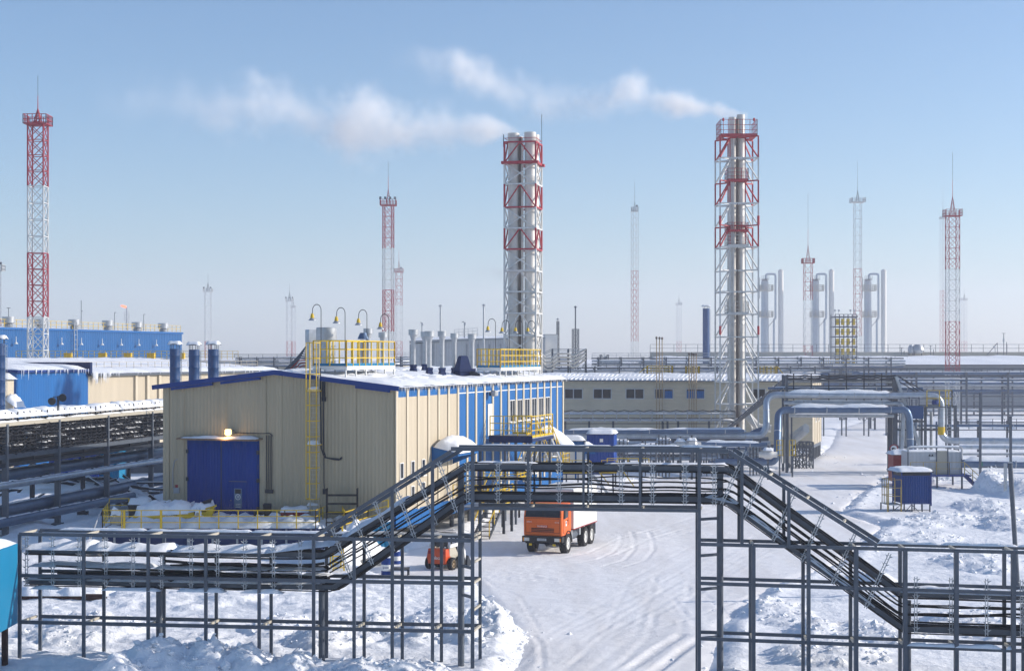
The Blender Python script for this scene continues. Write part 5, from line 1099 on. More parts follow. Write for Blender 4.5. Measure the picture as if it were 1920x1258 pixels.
m = MB(); m.box(-2, a_, 0, 3.0, 1.2, 4.5); m.build('hut_wall', M['white'], sd2)
m = MB(); m.box(-2, a_+.03, -.03, .0, 4.05, 4.52); m.box(a_-.18, a_+.02, -.035, .02, 1.2, 4.04); m.box(a_-.9, a_-.75, -.035, .02, 1.2, 4.04); m.box(a_+.005, a_+.9, .1, .9, 3.4, 4.0); m.build('corner_trim', M['blue_s'], sd2)
m = MB(); m.box(-2.1, a_+.1, -.15, 3.2, 4.53, 4.6); rf = m.build('roof', M['steel'], sd2); m = MB(); m.snow((-2.1, -.2, 4.6), (a_+.1, -.2, 4.6), (a_+.1, 3.2, 4.6), (-2.1, 3.2, 4.6), .3, 12, 8, .3, .02, 6); m.snow((a_-.1, -.3, 4.35), (a_+.95, -.3, 3.75), (a_+.95, 1.2, 3.75), (a_-.1, 1.2, 4.35), .3, 8, 6, .2, .02, 7); m.build('snow_cover', M['drift'], rf, smooth='all')
for x in (-1.8, a_-.1): m = MB(); m.bar((x, .2, -.2), (x, .2, 1.2), .14); m.build('stilt', M['steel'], sd2)
dk2 = thing('yellow_walkway', 'yellow railed walkway with stairs in front of the white hut and blue shed', 'walkway', (xp(1040, 137), 137, 0)); z_ = hp(887, 137)
m = MB(); m.box(0, xp(1150, 137)-xp(1040, 137), 0, 1.6, z_-.1, z_); m.build('walkway_deck', M['navy'], dk2)
m = MB(); e = xp(1150, 137)-xp(1040, 137); railing(m, [(0, 0, z_), (e*.6, 0, z_)], 1.1, 2, 1.4, .07); railing(m, [(e*.8, 0, z_), (e*1.05, 0, z_)], 1.1, 2, 1.0, .07); railing(m, [(xp(1138, 137)-xp(1040, 137), -.4, z_+.3), (xp(1216, 137)-xp(1040, 137), -.4, z_+.3)], 1.0, 2, .9, .08, False)
for y in (0, 1): m.bar((e*.62, y, z_+1), (e*.95, y, .9), .07); m.bar((e*1.05, y, z_+1), (e*1.35, y, .9), .07)
m.build('guard_rail', M['yellow'], dk2)
for k in range(6): x = e*k/5; m = MB(); m.bar((x, .2, -.2), (x, .2, z_-.1), .12); m.build('post', M['steel'], dk2)
m = MB(); steps(m, (e*.95, .5, 0), (e*.62, .5, z_), .9, 8, (0, 1, 0)); m.build('stair', M['galv'], dk2)
# ================================================================ second building, behind the road
RZ2 = math.atan2(-.3133, 1)     # local x runs left -> right along its front, local y goes back
B2 = (34.8, 185.6); L2 = 29.9+10
def b2(x, y, z=0): c, s_ = math.cos(RZ2), math.sin(RZ2); return (B2[0] + x*c - y*s_, B2[1] + x*s_ + y*c, z)
def x2(px): k = (px-CX)/F; c, s_ = math.cos(RZ2), math.sin(RZ2); return (k*B2[1]-B2[0])/(c-k*s_)
def h2(px, py): return hp(py, b2(x2(px), 0)[1])
b_2 = thing('service_building', 'long cream service building on stilts with a row of dark paired windows', 'building', (B2[0], B2[1], 0), RZ2)
za, zb2_ = 1.7, 9.0
m = MB(); m.box(-L2, 0, 0, 9, za, zb2_); m.build('wall', M['skin2'], b_2)
m = MB(); m.box(.002, .02, 0, 9, za, zb2_); 
for k in range(6): m.box(.02, .08, k*1.75, k*1.75+.15, za, zb2_)
m.build('end_wall', M['creamtrim'], b_2)
for y in (3.2, 6.2): m = MB(); m.box(.02, .06, y, y+1.0, 4.2, 7.2); f = m.build('window', M['white'], b_2); m = MB(); m.box(.05, .075, y+.1, y+.9, 4.35, 7.05); m.build('pane', M['glass'], f)
for (a, b, mt) in ((1058, 1093, 'glass'), (1112, 1147, 'glass'), (1173, 1208, 'glass'), (1227, 1263, 'glass'), (1286, 1322, 'glass'), (1408, 1436, 'glass')):
    xa, xb = x2(a), x2(b); zl, zh = h2(a, 748), h2(a, 728); m = MB(); t = .1
    m.box(xa, xb, -.06, -.004, zl, zl+t); m.box(xa, xb, -.06, -.004, zh-t, zh)
    for x in (xa, (xa+xb)/2-t/2, xb-t): m.box(x, x+t, -.06, -.004, zl+t, zh-t)
    f = m.build('window', M['lgrey'], b_2); m = MB(); m.box(xa+t, xb-t, -.02, -.006, zl+t, zh-t); m.build('pane', M[mt], f)
    if a in (1227, 1286):
        m = MB(); m.box(xa+(xb-xa)*.55 if a == 1227 else xa+.15, xb-.15, -.024, -.021, zl+t, zh-.3); m.build('blue_reflection', M['blue_s'], f)  # blue sheet on the pane, a reflection put in as plain colour
m = MB(); m.box(-L2-.3, .4, -.45, 9.3, zb2_+.001, zb2_+.14); rf = m.build('roof', M['steel'], b_2)
m = MB(); m.snow((-L2-.3, -.5, zb2_+.14), (.45, -.5, zb2_+.14), (.45, 5, zb2_+.85), (-L2-.3, 5, zb2_+.85), .14, 60, 10, .5, .02, 3); m.build('roof_snow', M['drift'], rf, smooth='all')
m = MB()
for k in range(int(L2/.55)): x = -L2+k*.55; m.bar((x, -.52, zb2_+.22), (x, 3.5, zb2_+.78), .12, .1)
m.build('roof_rib', M['drift'], rf)['kind'] = 'stuff'
for k in range(11):
    for y in (.3, 8.6): m = MB(); x = -.2-k*(L2-.4)/10; m.bar((x, y, -.3), (x, y, za), .3); m.build('stilt', M['steel'], b_2)
m = MB(); m.box(-L2, 0, .1, .35, za-.4, za-.002); m.box(-.3, 0, .35, 9, za-.4, za-.002); m.build('floor_beam', M['steel'], b_2)
for k in range(6): m = MB(); m.bar((-.1, .6+k*1.6, -.3), (-.1, .6+k*1.6, za-.4), .22); m.build('stilt', M['steel'], b_2)
# rusty vent pipes in front of the wall
for px, yt, lab in ((1231, 631, 'leftmost of three tall rusty vent pipes in front of the fourth window'), (1236.5, 631.5, 'middle one of three tall rusty vent pipes in front of the fourth window'), (1241.5, 632, 'rightmost of three tall rusty vent pipes in front of the fourth window'),
        (1292, 661, 'leftmost of four short rusty vent pipes in front of the fifth window'), (1297, 661, 'second of four short rusty vent pipes in front of the fifth window'), (1301, 662, 'third of four short rusty vent pipes in front of the fifth window'), (1305.5, 662, 'rightmost of four short rusty vent pipes in front of the fifth window')):
    p = b2(x2(px), -.9); Z = p[1]; t = thing('vent_pipe', lab, 'vent pipe', (xp(px, Z), Z, 0), 0, 'rusty vent pipes in front of the service building')
    m = MB(); m.tube([(0, 0, 1.0), (0, 0, hp(yt, Z)-.3)], .055, 8); m.build('pipe', M['rust'], t); m = MB(); m.lathe(0, 0, [(.1, hp(yt, Z)-.3), (.14, hp(yt, Z)-.15), (.07, hp(yt, Z))], 8); m.build('vent_cap', M['soot'], t)
for (a, b, yt, yb, lab) in ((1215, 1262, 686, 706, 'yellow railed roof stair left of the vent pipes'), (1288, 1312, 687, 706, 'small yellow railed platform round the vent pipes'), (1424, 1458, 687, 706, 'yellow railed platform behind the tall lattice chimney')):
    Z = 198; t = thing('yellow_platform', lab, 'platform', (xp(a, Z), Z, hp(yb, Z)-.6), 0, 'yellow platforms behind the service building roof'); w_ = xp(b, Z)-xp(a, Z); hh = hp(yt, Z)-hp(yb, Z)
    m = MB(); railing(m, [(0, 0, .6), (w_, 0, .6), (w_, 2, .6), (0, 2, .6), (0, 0, .6)], hh, 4, .45, .06, False)
    if a == 1215: m.bar((0, 0, .6+hh), (-2.2, 0, .2), .09); m.bar((0, 0, hh-.4), (-2.2, 0, -.4), .09)
    if a == 1424: m.bar((w_, 0, .6+hh), (w_+1.2, 0, .2), .09)
    m.build('guard_rail', M['yellow'], t); m = MB(); m.box(0, w_, 0, 2, .45, .55); m.build('platform_deck', M['steel'], t)
    for x in (0, w_): m = MB(); m.bar((x, .1, -9), (x, .1, .45), .15); m.build('post', M['steel'], t)
# ================================================================ steel stacks
def lattice(mb, c, w_, z0, z1, bay_, t, rot=0, legs=True, x=True, n=4):
    cs = [(c[0]+w_/2*1.414*math.cos(rot+math.pi/4+k*2*math.pi/n), c[1]+w_/2*1.414*math.sin(rot+math.pi/4+k*2*math.pi/n)) for k in range(n)] if n == 4 else [(c[0]+w_*.58*math.cos(rot+k*2*math.pi/3), c[1]+w_*.58*math.sin(rot+k*2*math.pi/3)) for k in range(3)]
    if legs:
        for p in cs: mb.bar((p[0], p[1], z0), (p[0], p[1], z1), t)
    k = max(1, round((z1-z0)/bay_)); b = (z1-z0)/k
    for i in range(k):
        za_, zb_ = z0+i*b, z0+(i+1)*b
        for j in range(n):
            p, q = cs[j], cs[(j+1) % n]; mb.bar((p[0], p[1], zb_), (q[0], q[1], zb_), t*.6); mb.bar((p[0], p[1], za_), (q[0], q[1], zb_), t*.55)
            if x: mb.bar((q[0], q[1], za_), (p[0], p[1], zb_), t*.55)
    return cs
ZA_ = 165.0
def zy(py, Z): return hp(py, Z)
s1 = thing('stack_group', 'four bright steel flues in a square red and white frame behind the main building', 'chimney', (xp(981, ZA_), ZA_, 0), math.radians(-12))
fw = 3.25
ys_ = [252, 270, 308, 348, 391, 430, 469, 509, 548, 588, 629, 668, 708]
zs_ = [zy(y, ZA_) for y in ys_]
for i in range(1, len(zs_)-1):
    top, bot = zs_[i], zs_[i+1]; m = MB(); mt = 'redm' if i in (1, 3, 5) else 'whitem'; t = .16
    h_ = fw/2; cs = [(-h_, -h_), (h_, -h_), (h_, h_), (-h_, h_)]
    for j in range(4):
        p, q = cs[j], cs[(j+1) % 4]; m.bar((p[0], p[1], bot), (p[0], p[1], top), t*1.1); m.bar((p[0], p[1], bot+.002*j), (q[0], q[1], bot+.002*j), t*(1.5 if i == 1 else 1)); mid = ((p[0]+q[0])/2, (p[1]+q[1])/2)
        m.bar((p[0], p[1], bot), (mid[0]*1.0, mid[1]*1.0, top), t*.75) if i % 2 else m.bar((p[0], p[1], top), (q[0], q[1], bot), t*.7)
        if i % 2: m.bar((q[0], q[1], bot), (mid[0], mid[1], top), t*.75)
        if i % 2 == 0: m.bar((q[0], q[1], top), (p[0], p[1], bot), t*.6)
    if i == 1:
        m.box(-h_-.3, h_+.3, -h_-.3, -h_+.3, bot-.15, bot+.12); m.box(-h_-.3, h_+.3, h_-.3, h_+.3, bot-.15, bot+.12)
        for j in range(4): p, q = cs[j], cs[(j+1) % 4]; m.bar((p[0], p[1], top), (q[0], q[1], top), t); m.bar((p[0], p[1], top+.4), (q[0], q[1], top+.4), .05)
    m.build('lattice_section', M[mt], s1)
m = MB(); h_ = fw/2
for p in ((-h_, -h_), (h_, -h_), (h_, h_), (-h_, h_)): m.bar((p[0], p[1], -.2), (p[0], p[1], zs_[-1]), .18)
m.build('lattice_section', M['whitem'], s1)
for k, (x, y, r, yt) in enumerate(((-.86, -.75, .57, 252), (.88, -.75, .57, 251), (-.70, .85, .5, 255), (1.0, .85, .5, 252))):
    m = MB(); z1 = zy(yt, ZA_); pr = [(r, -.1)] 
    z = 4
    while z < z1-1: pr += [(r, z), (r*1.02, z+.03), (r*1.02, z+.1), (r, z+.13)]; z += 3.3
    pr += [(r, z1-.9), (r*1.06, z1-.85), (r*1.06, z1), (r*.9, z1), (r*.9, z1-.5)]; m.lathe(x, y, pr, 24); m.build('flue', M['alum'], s1, smooth=True)
m = MB(); m.tube([(-.14, -.9, 0), (-.14, -.9, zy(262, ZA_))], .15, 12); m.tube([(-.2, -.3, 0), (-.2, -.3, zy(258, ZA_))], .12, 12); m.build('dark_pipe', M['soot'], s1, smooth=True)
m = MB()
for x in (.06, .28): m.bar((x, -1.2, 2), (x, -1.2, zs_[1]), .05)
for k in range(90): m.bar((.06, -1.2, 2+k*.36), (.28, -1.2, 2+k*.36), .025)
m.build('access_ladder', M['whitem'], s1)
m = MB(); m.tube([(h_, h_, zs_[1]), (h_, h_, zs_[1]+3.2)], .03, 6); m.tube([(-h_-.1, -h_, zs_[1]-.5), (-h_-.1, -h_, zs_[1]+.8)], .05, 6); m.build('lightning_rod', M['steel'], s1)
# stack B
ZB_ = 178.0
s2 = thing('stack_tower', 'tallest steel flue cluster in an open lattice frame with red platforms, smoking at the top', 'chimney', (xp(1381, ZB_), ZB_, 0), 0)
hb = 2.1; yv = [260, 300, 342, 384, 425, 465, 508, 548, 590, 632, 674, 716, 757, 806]
zv = [zy(y, ZB_) for y in yv]
for i in range(len(zv)-1):
    top, bot = zv[i], zv[i+1]; red = i in (0, 2, 4); m = MB(); cs = [(-hb, -hb), (hb, -hb), (hb, hb), (-hb, hb)]
    t = .155
    for j in range(4):
        p, q = cs[j], cs[(j+1) % 4]; m.bar((p[0], p[1], bot), (p[0], p[1], top), t)
        cx_, cy_ = p[0]*.38, p[1]*.38; m.bar((p[0], p[1], top), (cx_, cy_, top), t*.9); m.bar((p[0], p[1], bot), (cx_, cy_, top), t*.8)
        m.bar((p[0]*.4, p[1]*.4, top), (q[0]*.4, q[1]*.4, top), t*1.1); m.bar((p[0]*.4, p[1]*.4, bot), (p[0]*.4, p[1]*.4, top), t*.8)
        if i >= 7 or i % 2 == 1: m.bar((p[0], p[1], top+.003*j), (q[0], q[1], top+.003*j), t*.7)
    m.build('lattice_section', M['redm' if red else 'whitem'], s2)
m = MB(); 
for p in ((-hb, -hb), (hb, -hb), (hb, hb), (-hb, hb)): m.bar((p[0], p[1], -.2), (p[0], p[1], zv[-1]), .16); m.bar((p[0], p[1], zv[-1]), (p[0]*.4, p[1]*.4, .5), .12); m.bar((p[0]*.4, p[1]*.4, -.2), (p[0]*.4, p[1]*.4, zv[-1]), .1)
m.build('lattice_section', M['whitem'], s2)
def deck(yb, w_, hr, mt):
    z = zy(yb, ZB_); m = MB(); h_ = w_/2; m.box(-h_, h_, -h_, -h_+.55, z-.12, z); m.box(-h_, h_, h_-.55, h_, z-.12, z); m.box(-h_, -h_+.55, -h_+.56, h_-.56, z-.12, z); m.box(h_-.55, h_, -h_+.56, h_-.56, z-.12, z)
    railing(m, [(-h_, -h_, z), (h_, -h_, z), (h_, h_, z), (-h_, h_, z), (-h_, -h_, z)], hr, 3, .8, .055, True); m.build('platform', M[mt], s2)
deck(258, 4.0, 1.7, 'redm'); deck(340, 2.3, 1.3, 'redm'); deck(434, 2.3, .9, 'redm'); deck(462, 2.3, 1.2, 'whitem'); deck(588, 2.3, 1.3, 'whitem')
for k, (x, y, r, yt) in enumerate(((.46, -.1, .42, 216), (-.46, -.35, .36, 222), (-.48, .5, .33, 219), (.42, .7, .35, 220))):
    m = MB(); z1 = zy(yt, ZB_); pr = [(r, -.1)]; z = 3.5
    while z < z1-1: pr += [(r, z), (r*1.03, z+.03), (r*1.03, z+.1), (r, z+.13)]; z += 3
    pr += [(r, z1-.5), (r*1.06, z1-.5), (r*1.06, z1), (r*.9, z1), (r*.88, z1-.4)]; m.lathe(x, y, pr, 22); m.build('flue', M['alum'], s2, smooth=True)
m = MB(); m.tube([(-.02, -.8, 0), (-.02, -.8, zy(226, ZB_))], .14, 10); m.build('dark_pipe', M['soot'], s2, smooth=True)
m = MB()
for x in (-.75, -.5): m.bar((x, -.95, 2), (x, -.95, zy(262, ZB_)), .05)
for k in range(90): m.bar((-.75, -.95, 2+k*.37), (-.5, -.95, 2+k*.37), .025)
m.build('access_ladder', M['whitem'], s2)
m = MB()
for s_ in (-1, 1): m.tube([(s_*hb, -hb-.05, zy(425, ZB_)), (s_*hb, -hb-.05, zy(408, ZB_))], .14, 8); m.tube([(s_*hb, -hb-.05, zy(628, ZB_)), (s_*hb, -hb-.05, zy(612, ZB_))], .13, 8); m.lathe(s_*1.7, -1.7, [(.03, zy(240, ZB_)), (.03, zy(232, ZB_)), (.14, zy(231, ZB_)), (.1, zy(226, ZB_))], 8)
m.build('warning_lamp', M['redm'], s2)
m = MB(); m.tube(arcpts([(.6, -.6, zy(770, ZB_)), (.9, -.8, zy(775, ZB_)), (2.2, -1.4, zy(800, ZB_)), (3.6, -1.6, zy(802, ZB_))], .8, 5), .42, 14); m.build('inlet_duct', M['alum'], s2, smooth=True)
# ================================================================ lattice masts
def mast(px, Z, wpx, yplat, ytip, ybreaks, label, group='red and white lattice masts', floods=0, rot=.35, platw=1.55, ymid=None, first='redm', taper=None, zbase=-.2, ant=0, platr=.09, thick=None):
    w_ = wpx*Z/F/(abs(math.cos(rot))+abs(math.sin(rot)))
    t = thing('lattice_mast', label, 'mast', (xp(px, Z), Z, 0), 0, group); br_ = [hp(y, Z) for y in ybreaks] + [zbase]; zt_ = hp(yplat, Z); top = zt_; c_ = first; tt = thick or max(.09, w_*.055)
    for z in br_:
        if z >= top: continue
        m = MB()
        if taper and z == zbase: pass
        lattice(m, (0, 0), w_, z, top, w_*(1.05 if wpx > 20 else 1.2), tt, rot, x=wpx > 20); m.build('lattice_section', M[c_], t); c_ = 'whitem' if c_ == 'redm' else 'redm'; top = z
    m = MB(); pw = w_*platw/2; m.box(-pw, pw, -pw, pw, zt_, zt_+.12); pd = m.build('platform', M[first], t)
    hr = max(1.2, w_*.55); m = MB(); railing(m, [(-pw, -pw, zt_), (pw, -pw, zt_), (pw, pw, zt_), (-pw, pw, zt_), (-pw, -pw, zt_)], hr, 2, pw*2/5, platr, False); m.build('guard_rail', M[first], t)
    zs = hp(ytip, Z); zm = zt_ + (zs-zt_)*.55; m = MB(); q = w_*.25
    for a in ((-q, -q), (q, -q), (q, q), (-q, q)): m.bar((a[0], a[1], zt_), (0, 0, zm), tt*.7)
    for k in range(4): u = k/5; r_ = q*(1-u); z = zt_+(zm-zt_)*u; m.bar((-r_, -r_, z), (r_, -r_, z), tt*.5); m.bar((-r_, -r_, z), (r_*.8, -r_, z+(zm-zt_)*.2), tt*.5); m.bar((r_, -r_, z), (r_, r_, z), tt*.5)
    m.tube([(0, 0, zm-.3), (0, 0, zs)], [tt*.45, .035], 6); m.build('spire', M['steel' if first != 'redm' else 'redm'], t)
    if ant: m = MB(); m.tube([(0, 0, zs), (0, 0, zs+ant)], .03, 5); m.build('lightning_rod', M['steel'], t)
    for k in range(floods):
        x = -pw + 2*pw*(k+.1)/max(1, floods-.8) if floods > 1 else pw*.6; m = MB(); s_ = max(.4, w_*.2); m.cbox((x, -pw, zt_+hr+s_*.6), s_*1.05, s_*.6, s_*1.2, .2*(k-1), -.4); m.bar((x, -pw, zt_+hr), (x, -pw, zt_+hr+.3), .1); m.build('floodlight', M['steel'], t)
    return t
mast(71, 200, 30, 235, 180, [350, 475, 595, 718], 'big red and white mast in front of the long blue building, nearest and leftmost', platw=1.45, ant=2.5, rot=-.02, thick=.15)
mast(728, 330, 22, 386, 330, [466, 544, 622], 'mast with four floodlights behind the left roof platform', floods=4, platw=1.7, ant=3, thick=.15)
mast(748, 520, 14, 511, 470, [573, 640], 'smaller fading mast with one floodlight, close right of the four-light mast', floods=1, platw=1.4)
mast(390, 600, 14, 547, 515, [640], 'pale mast rising alone behind the three blue chimneys', first='whitem', floods=2, platw=1.4)
mast(543, 760, 13, 565, 532, [640], 'very pale mast left of the gooseneck lamps', first='whitem', floods=3, platw=1.3)
mast(550, 950, 9, 577, 556, [640], 'faintest thin mast just right of the very pale one', first='whitem', platw=1.3)
mast(1190, 430, 13, 397, 362, [508, 640], 'slender tall mast standing midway between the two smoking chimneys', first='whitem', floods=1, platw=1.2, ant=3)
mast(1273, 950, 9, 572, 545, [640], 'faint small mast left of the blue chimney', first='whitem', floods=1, platw=1.5)
mast(1515, 400, 15, 494, 430, [563, 648], 'red mast in front of the middle distillation column', ant=9, platw=1.5, rot=.05)
mast(1608, 430, 13, 380, 338, [504, 630], 'tall pale mast beside the right distillation column', first='whitem', platw=2.0, ant=5, rot=.05)
mast(1786, 290, 22, 406, 338, [505, 603, 700], 'red and white mast at the right with an empty railed platform and sharp spire', platw=1.45, ant=5, rot=.08, platr=.07)
mast(1768, 800, 10, 411, 372, [545], 'faint tall mast just left of the sharp red and white right-hand mast', first='whitem', platw=1.4, ant=6)
mast(1808, 1000, 9, 563, 540, [640], 'faint short mast just right of the sharp red and white right-hand mast', first='whitem', platw=1.5)
mast(-4, 320, 14, 508, 470, [600], 'mast cut off by the left edge, only its platform showing', first='whitem', floods=2, platw=1.9)
# flare stack
Z = 800; fl = thing('flare_stack', 'distant flare stack with an orange flame above the long blue building', 'flare stack', (xp(238, Z), Z, 0))
m = MB(); lattice(m, (0, 0), 1.7, 0, hp(600, Z), 2.5, .14, .3); lattice(m, (0, 0), 2.2, hp(600, Z), hp(585, Z), 1.4, .14, .3); m.build('lattice_section', M['whitem'], fl)
m = MB(); m.tube([(0, 0, 0), (0, 0, hp(576, Z))], .45, 8); m.build('flue', M['galv'], fl)
m = MB(); P = [(-.2, 0, hp(577, Z)), (-.9, 0, hp(575.3, Z)), (-1.9, .1, hp(574.2, Z)), (-2.7, 0, hp(573.6, Z)), (-3.3, 0, hp(572.8, Z))]; m.tube(P, [.25, .65, .5, .35, .05], 8); m.build('flame', emit('flame', (1, .22, .08), 1.6), fl, smooth='all')
# ================================================================ blue capped chimneys
def bluestack(px, py_top, wpx, Z, label, grp, z0=0, cap=True):
    r = wpx*Z/F/2; zt_ = hp(py_top, Z); t = thing('blue_chimney', label, 'chimney', (xp(px, Z), Z, z0), 0, grp); z = zt_-z0
    m = MB(); pr = [(r, 0)]; q = 1.0
    while q < z-1.2: pr += [(r, q), (r*1.05, q+.03), (r*1.05, q+.09), (r, q+.12)]; q += 1.1
    pr.append((r, z-.7)); m.lathe(0, 0, pr, 22); m.build('flue', M['blue_stack'], t, smooth=True)
    m = MB()
    for k in range(6): a = k*1.047; m.bar((r*.9*math.cos(a), r*.9*math.sin(a), z-.7), (r*.9*math.cos(a), r*.9*math.sin(a), z-.3), .05)
    m.lathe(0, 0, [(r*1.5, z-.32), (r*1.5, z-.28), (r*.5, z-.06), (.02, z)], 22); m.build('rain_cap', M['steel'], t, smooth=True)
    m = MB()
    for s_ in (-.22, .22): m.bar((r+.1, s_, .5), (r+.1, s_, z-.8), .04)
    for k in range(int(z/.4)): m.bar((r+.1, -.22, .5+k*.4), (r+.1, .22, .5+k*.4), .03); 
    m.build('ladder', M['galv'], t)
    m = MB(); m.snow((-r*1.3, -r*1.3, z-.28), (r*1.3, -r*1.3, z-.28), (r*1.3, r*1.3, z-.28), (-r*1.3, r*1.3, z-.28), .3, 8, 8, .1, 0, 1); m.build('snow_cover', M['drift'], t, smooth='all'); return t
M['blue_stack'] = paint('blue_chimney_paint', (.02, .07, .19), .55, 0, .1, .6)
bluestack(328, 640, 19, 150, 'left one of three blue capped chimneys behind the gable roof', 'blue chimneys behind the building')
bluestack(364, 641, 20, 147, 'middle one of three blue capped chimneys behind the gable roof', 'blue chimneys behind the building')
bluestack(400, 640, 20, 144, 'right one of three blue capped chimneys behind the gable roof', 'blue chimneys behind the building')
bluestack(0, 629, 19, 143, 'blue capped chimney cut by the left edge of the photo', 'blue chimneys behind the building')
bluestack(1324, 572, 13, 330, 'lone tall blue capped chimney beside the lattice chimney tower', 'blue chimneys behind the building')
# ================================================================ long blue building and its roof ventilators
def along(P, px):      # distance along the long-side direction from P to a photo column
    k = (px-CX)/F; return (k*P[1]-P[0])/(cR-k*sR)
PL0 = (xp(0, 250), 250.0); d0 = along(PL0, -60); PL0 = (PL0[0]+d0*cR, PL0[1]+d0*sR); wl = along(PL0, 341); hl0 = hl1 = 16.2
t = thing('blue_hall', 'long blue ribbed hall with railings and round ventilators on its roof', 'building', (PL0[0], PL0[1], 0), RZ)
def plw(px, y=0): d = along(PL0, px); return (PL0[0]+d*cR-y*sR, PL0[1]+d*sR+y*cR)
m = MB(); m.extr([(0, 0, 0), (wl, 0, 0), (wl, 0, hl1), (0, 0, hl0)], (0, 25, 0)); m.build('wall', M['bwall'], t)
m = MB(); m.extr([(-.2, -.2, hl0), (wl+.2, -.2, hl1), (wl+.2, -.2, hl1+.35), (-.2, -.2, hl0+.35)], (0, 25.4, 0)); m.build('roof', M['blue_s'], t)
m = MB(); m.snow((0, -.2, hl0+.35), (wl, -.2, hl1+.35), (wl, 24, hl1+.35), (0, 24, hl0+.35), .25, 50, 8, .5, .05, 4); m.build('roof_snow', M['drift'], t, smooth='all')
m = MB(); railing(m, [(0, .3, hl0+.4), (wl, .3, hl1+.4)], 1.2, 2, 1.6, .07, False); m.build('guard_rail', M['yellow'], t)
m = MB(); x = along(PL0, 137)
for s_ in (-.5, .5): m.bar((x+s_*.8, -.5, 0), (x+s_*.8, -.5, hl0+1.5), .1)
for k in range(22): m.bar((x-.4, -.5, 2+k*.8), (x+.4, -.5, 2+k*.8), .06)
m.build('wall_ladder', M['galv'], t)
for k, px in enumerate((24, 110, 147, 186, 222, 255, 288)):
    x = along(PL0, px); m = MB(); z = hl0-2.0; m.bar((x, -.6, z), (x, -.6, z+.9), .08); m.lathe(x, -.6, [(.06, z+.1), (.35, z-.25), (.2, z-.3)], 8); m.build('wall_lamp', M['white'], t)
for k, (px, yt, lab) in enumerate(((16, 594, 'leftmost round ventilator on the blue hall roof, with a T-shaped aerial'), (76, 598, 'round ventilator on the blue hall roof hidden behind the big mast'), (139, 599, 'round ventilator over the wall ladder of the blue hall'), (202, 601, 'round ventilator left of the distant flame'), (257, 604, 'round ventilator right of the distant flame'), (306, 606, 'rightmost round ventilator on the blue hall roof'))):
    zb_ = hl0+.3; pv_ = plw(px, 3); ZL = pv_[1]-3; v = thing('roof_ventilator', lab, 'ventilator', (xp(px, ZL+3), ZL+3, zb_), 0, 'round ventilators on the blue hall'); z = hp(yt, ZL+3)-zb_
    m = MB(); m.lathe(0, 0, [(.65, 0), (.65, z-1.2), (.45, z-1.0)], 14); 
    for q in range(3): m.lathe(0, 0, [(.78, .3+q*.35), (.78, .42+q*.35)], 14)
    m.build('duct', M['grey'], v); m = MB(); m.lathe(0, 0, [(.5, z-1.1), (1.0, z-.95), (1.0, z), (.8, z+.01)], 16); m.build('vent_head', M['galv'], v, smooth=True)
    if px in (16, 139, 202, 257): m = MB(); dx = 0 if px == 16 else 1.2; m.bar((dx, 0, .1), (dx, 0, z+1.4+(1.8 if px == 139 else 0)), .08); m.bar((dx-.3 if px == 16 else dx, 0, z+1.4), (dx+.3, 0, z+1.4), .08); m.build('aerial', M['steel'], v)
# ================================================================ left middle: cream and blue sheds with snowy roof
PM = (xp(30, 161.6), 161.6); LA = along(PM, 165); LC = along(PM, 520)-LA; PC = (PM[0]+LA*cR, PM[1]+LA*sR)
t = thing('cream_hall', 'cream hall with icicles and a broad snow-covered roof left of the main building', 'building', (PC[0], PC[1], 0), RZ); he = 9.85
m = MB(); m.box(.02, LC, 0, 22, 0, he); m.build('wall', M['cream_s'], t)
for px in (253, 275, 297): m = MB(); x = along(PC, px); m.box(x-.25, x+.25, -.25, -.004, 0, he-.1); m.build('wall_rib', M['creamtrim'], t)
m = MB(); m.extr([(-.1, -.5, he), (-.1, 22, he+1.5), (-.1, 22, he+1.8), (-.1, -.5, he+.3)], (LC+.6, 0, 0)); rf = m.build('roof', M['steel'], t)
m = MB(); m.snow((0, -.6, he+.3), (LC+.4, -.6, he+.3), (LC+.4, 22, he+1.8), (0, 22, he+1.8), .25, 60, 24, .6, .05, 3); m.build('roof_snow', M['drift'], rf, smooth='all')
m = MB(); railing(m, [(0, 3, he+.6), (LC, 3, he+.6)], .9, 2, 1.6, .05, False); m.build('guard_rail', M['beige'], rf)
m = MB(); rn = random.Random(4)
for k in range(60): x = rn.choice((rn.uniform(0, 4), rn.uniform(0, LC))); l = rn.uniform(.3, .9)*(1.5 if x < 3.5 else .6); m.tube([(x, -.55, he+.35), (x, -.55, he+.3-l)], [.06, .01], 5)
m.build('icicle', M['drift'], rf)['kind'] = 'stuff'
m = MB(); m.box(.3, 6, -.3, -.02, 0, 4.5); m.build('plinth', M['blue_s'], t)
t = thing('blue_annex', 'bright blue shed with icicles behind the big lattice mast', 'building', (PM[0], PM[1], 0), RZ); ha = 10.35; wa = LA
m = MB(); m.box(0, wa, 0, 16, 0, ha); m.build('wall', M['blue_s'], t)
m = MB(); m.extr([(-.2, -.35, ha+.001), (-.2, 16, ha+.9), (-.2, 16, ha+1.1), (-.2, -.35, ha+.25)], (wa+.2, 0, 0)); rf = m.build('roof', M['bluetrim'], t); m = MB(); m.snow((-.2, -.4, ha+.25), (wa-.2, -.4, ha+.25), (wa-.2, 14, ha+1.0), (-.2, 14, ha+1.0), .3, 24, 12, .5, .04, 3); m.build('roof_snow', M['drift'], rf, smooth='all')
m = MB(); m.box(wa-.25, wa+.15, -.45, 9, ha-.3, ha+1.0); m.box(4, wa, 15, 15.4, ha+.8, ha+2.0); m.build('parapet', M['navy'], t)
for px in (51, 140): x = along(PM, px); m = MB(); m.box(x-.5, x+.5, -.1, -.004, 4.4, 5.9); f = m.build('window', M['white'], t); m = MB(); m.box(x-.35, x+.35, -.12, -.101, 4.5, 5.8); m.build('pane', M['glass'], f)
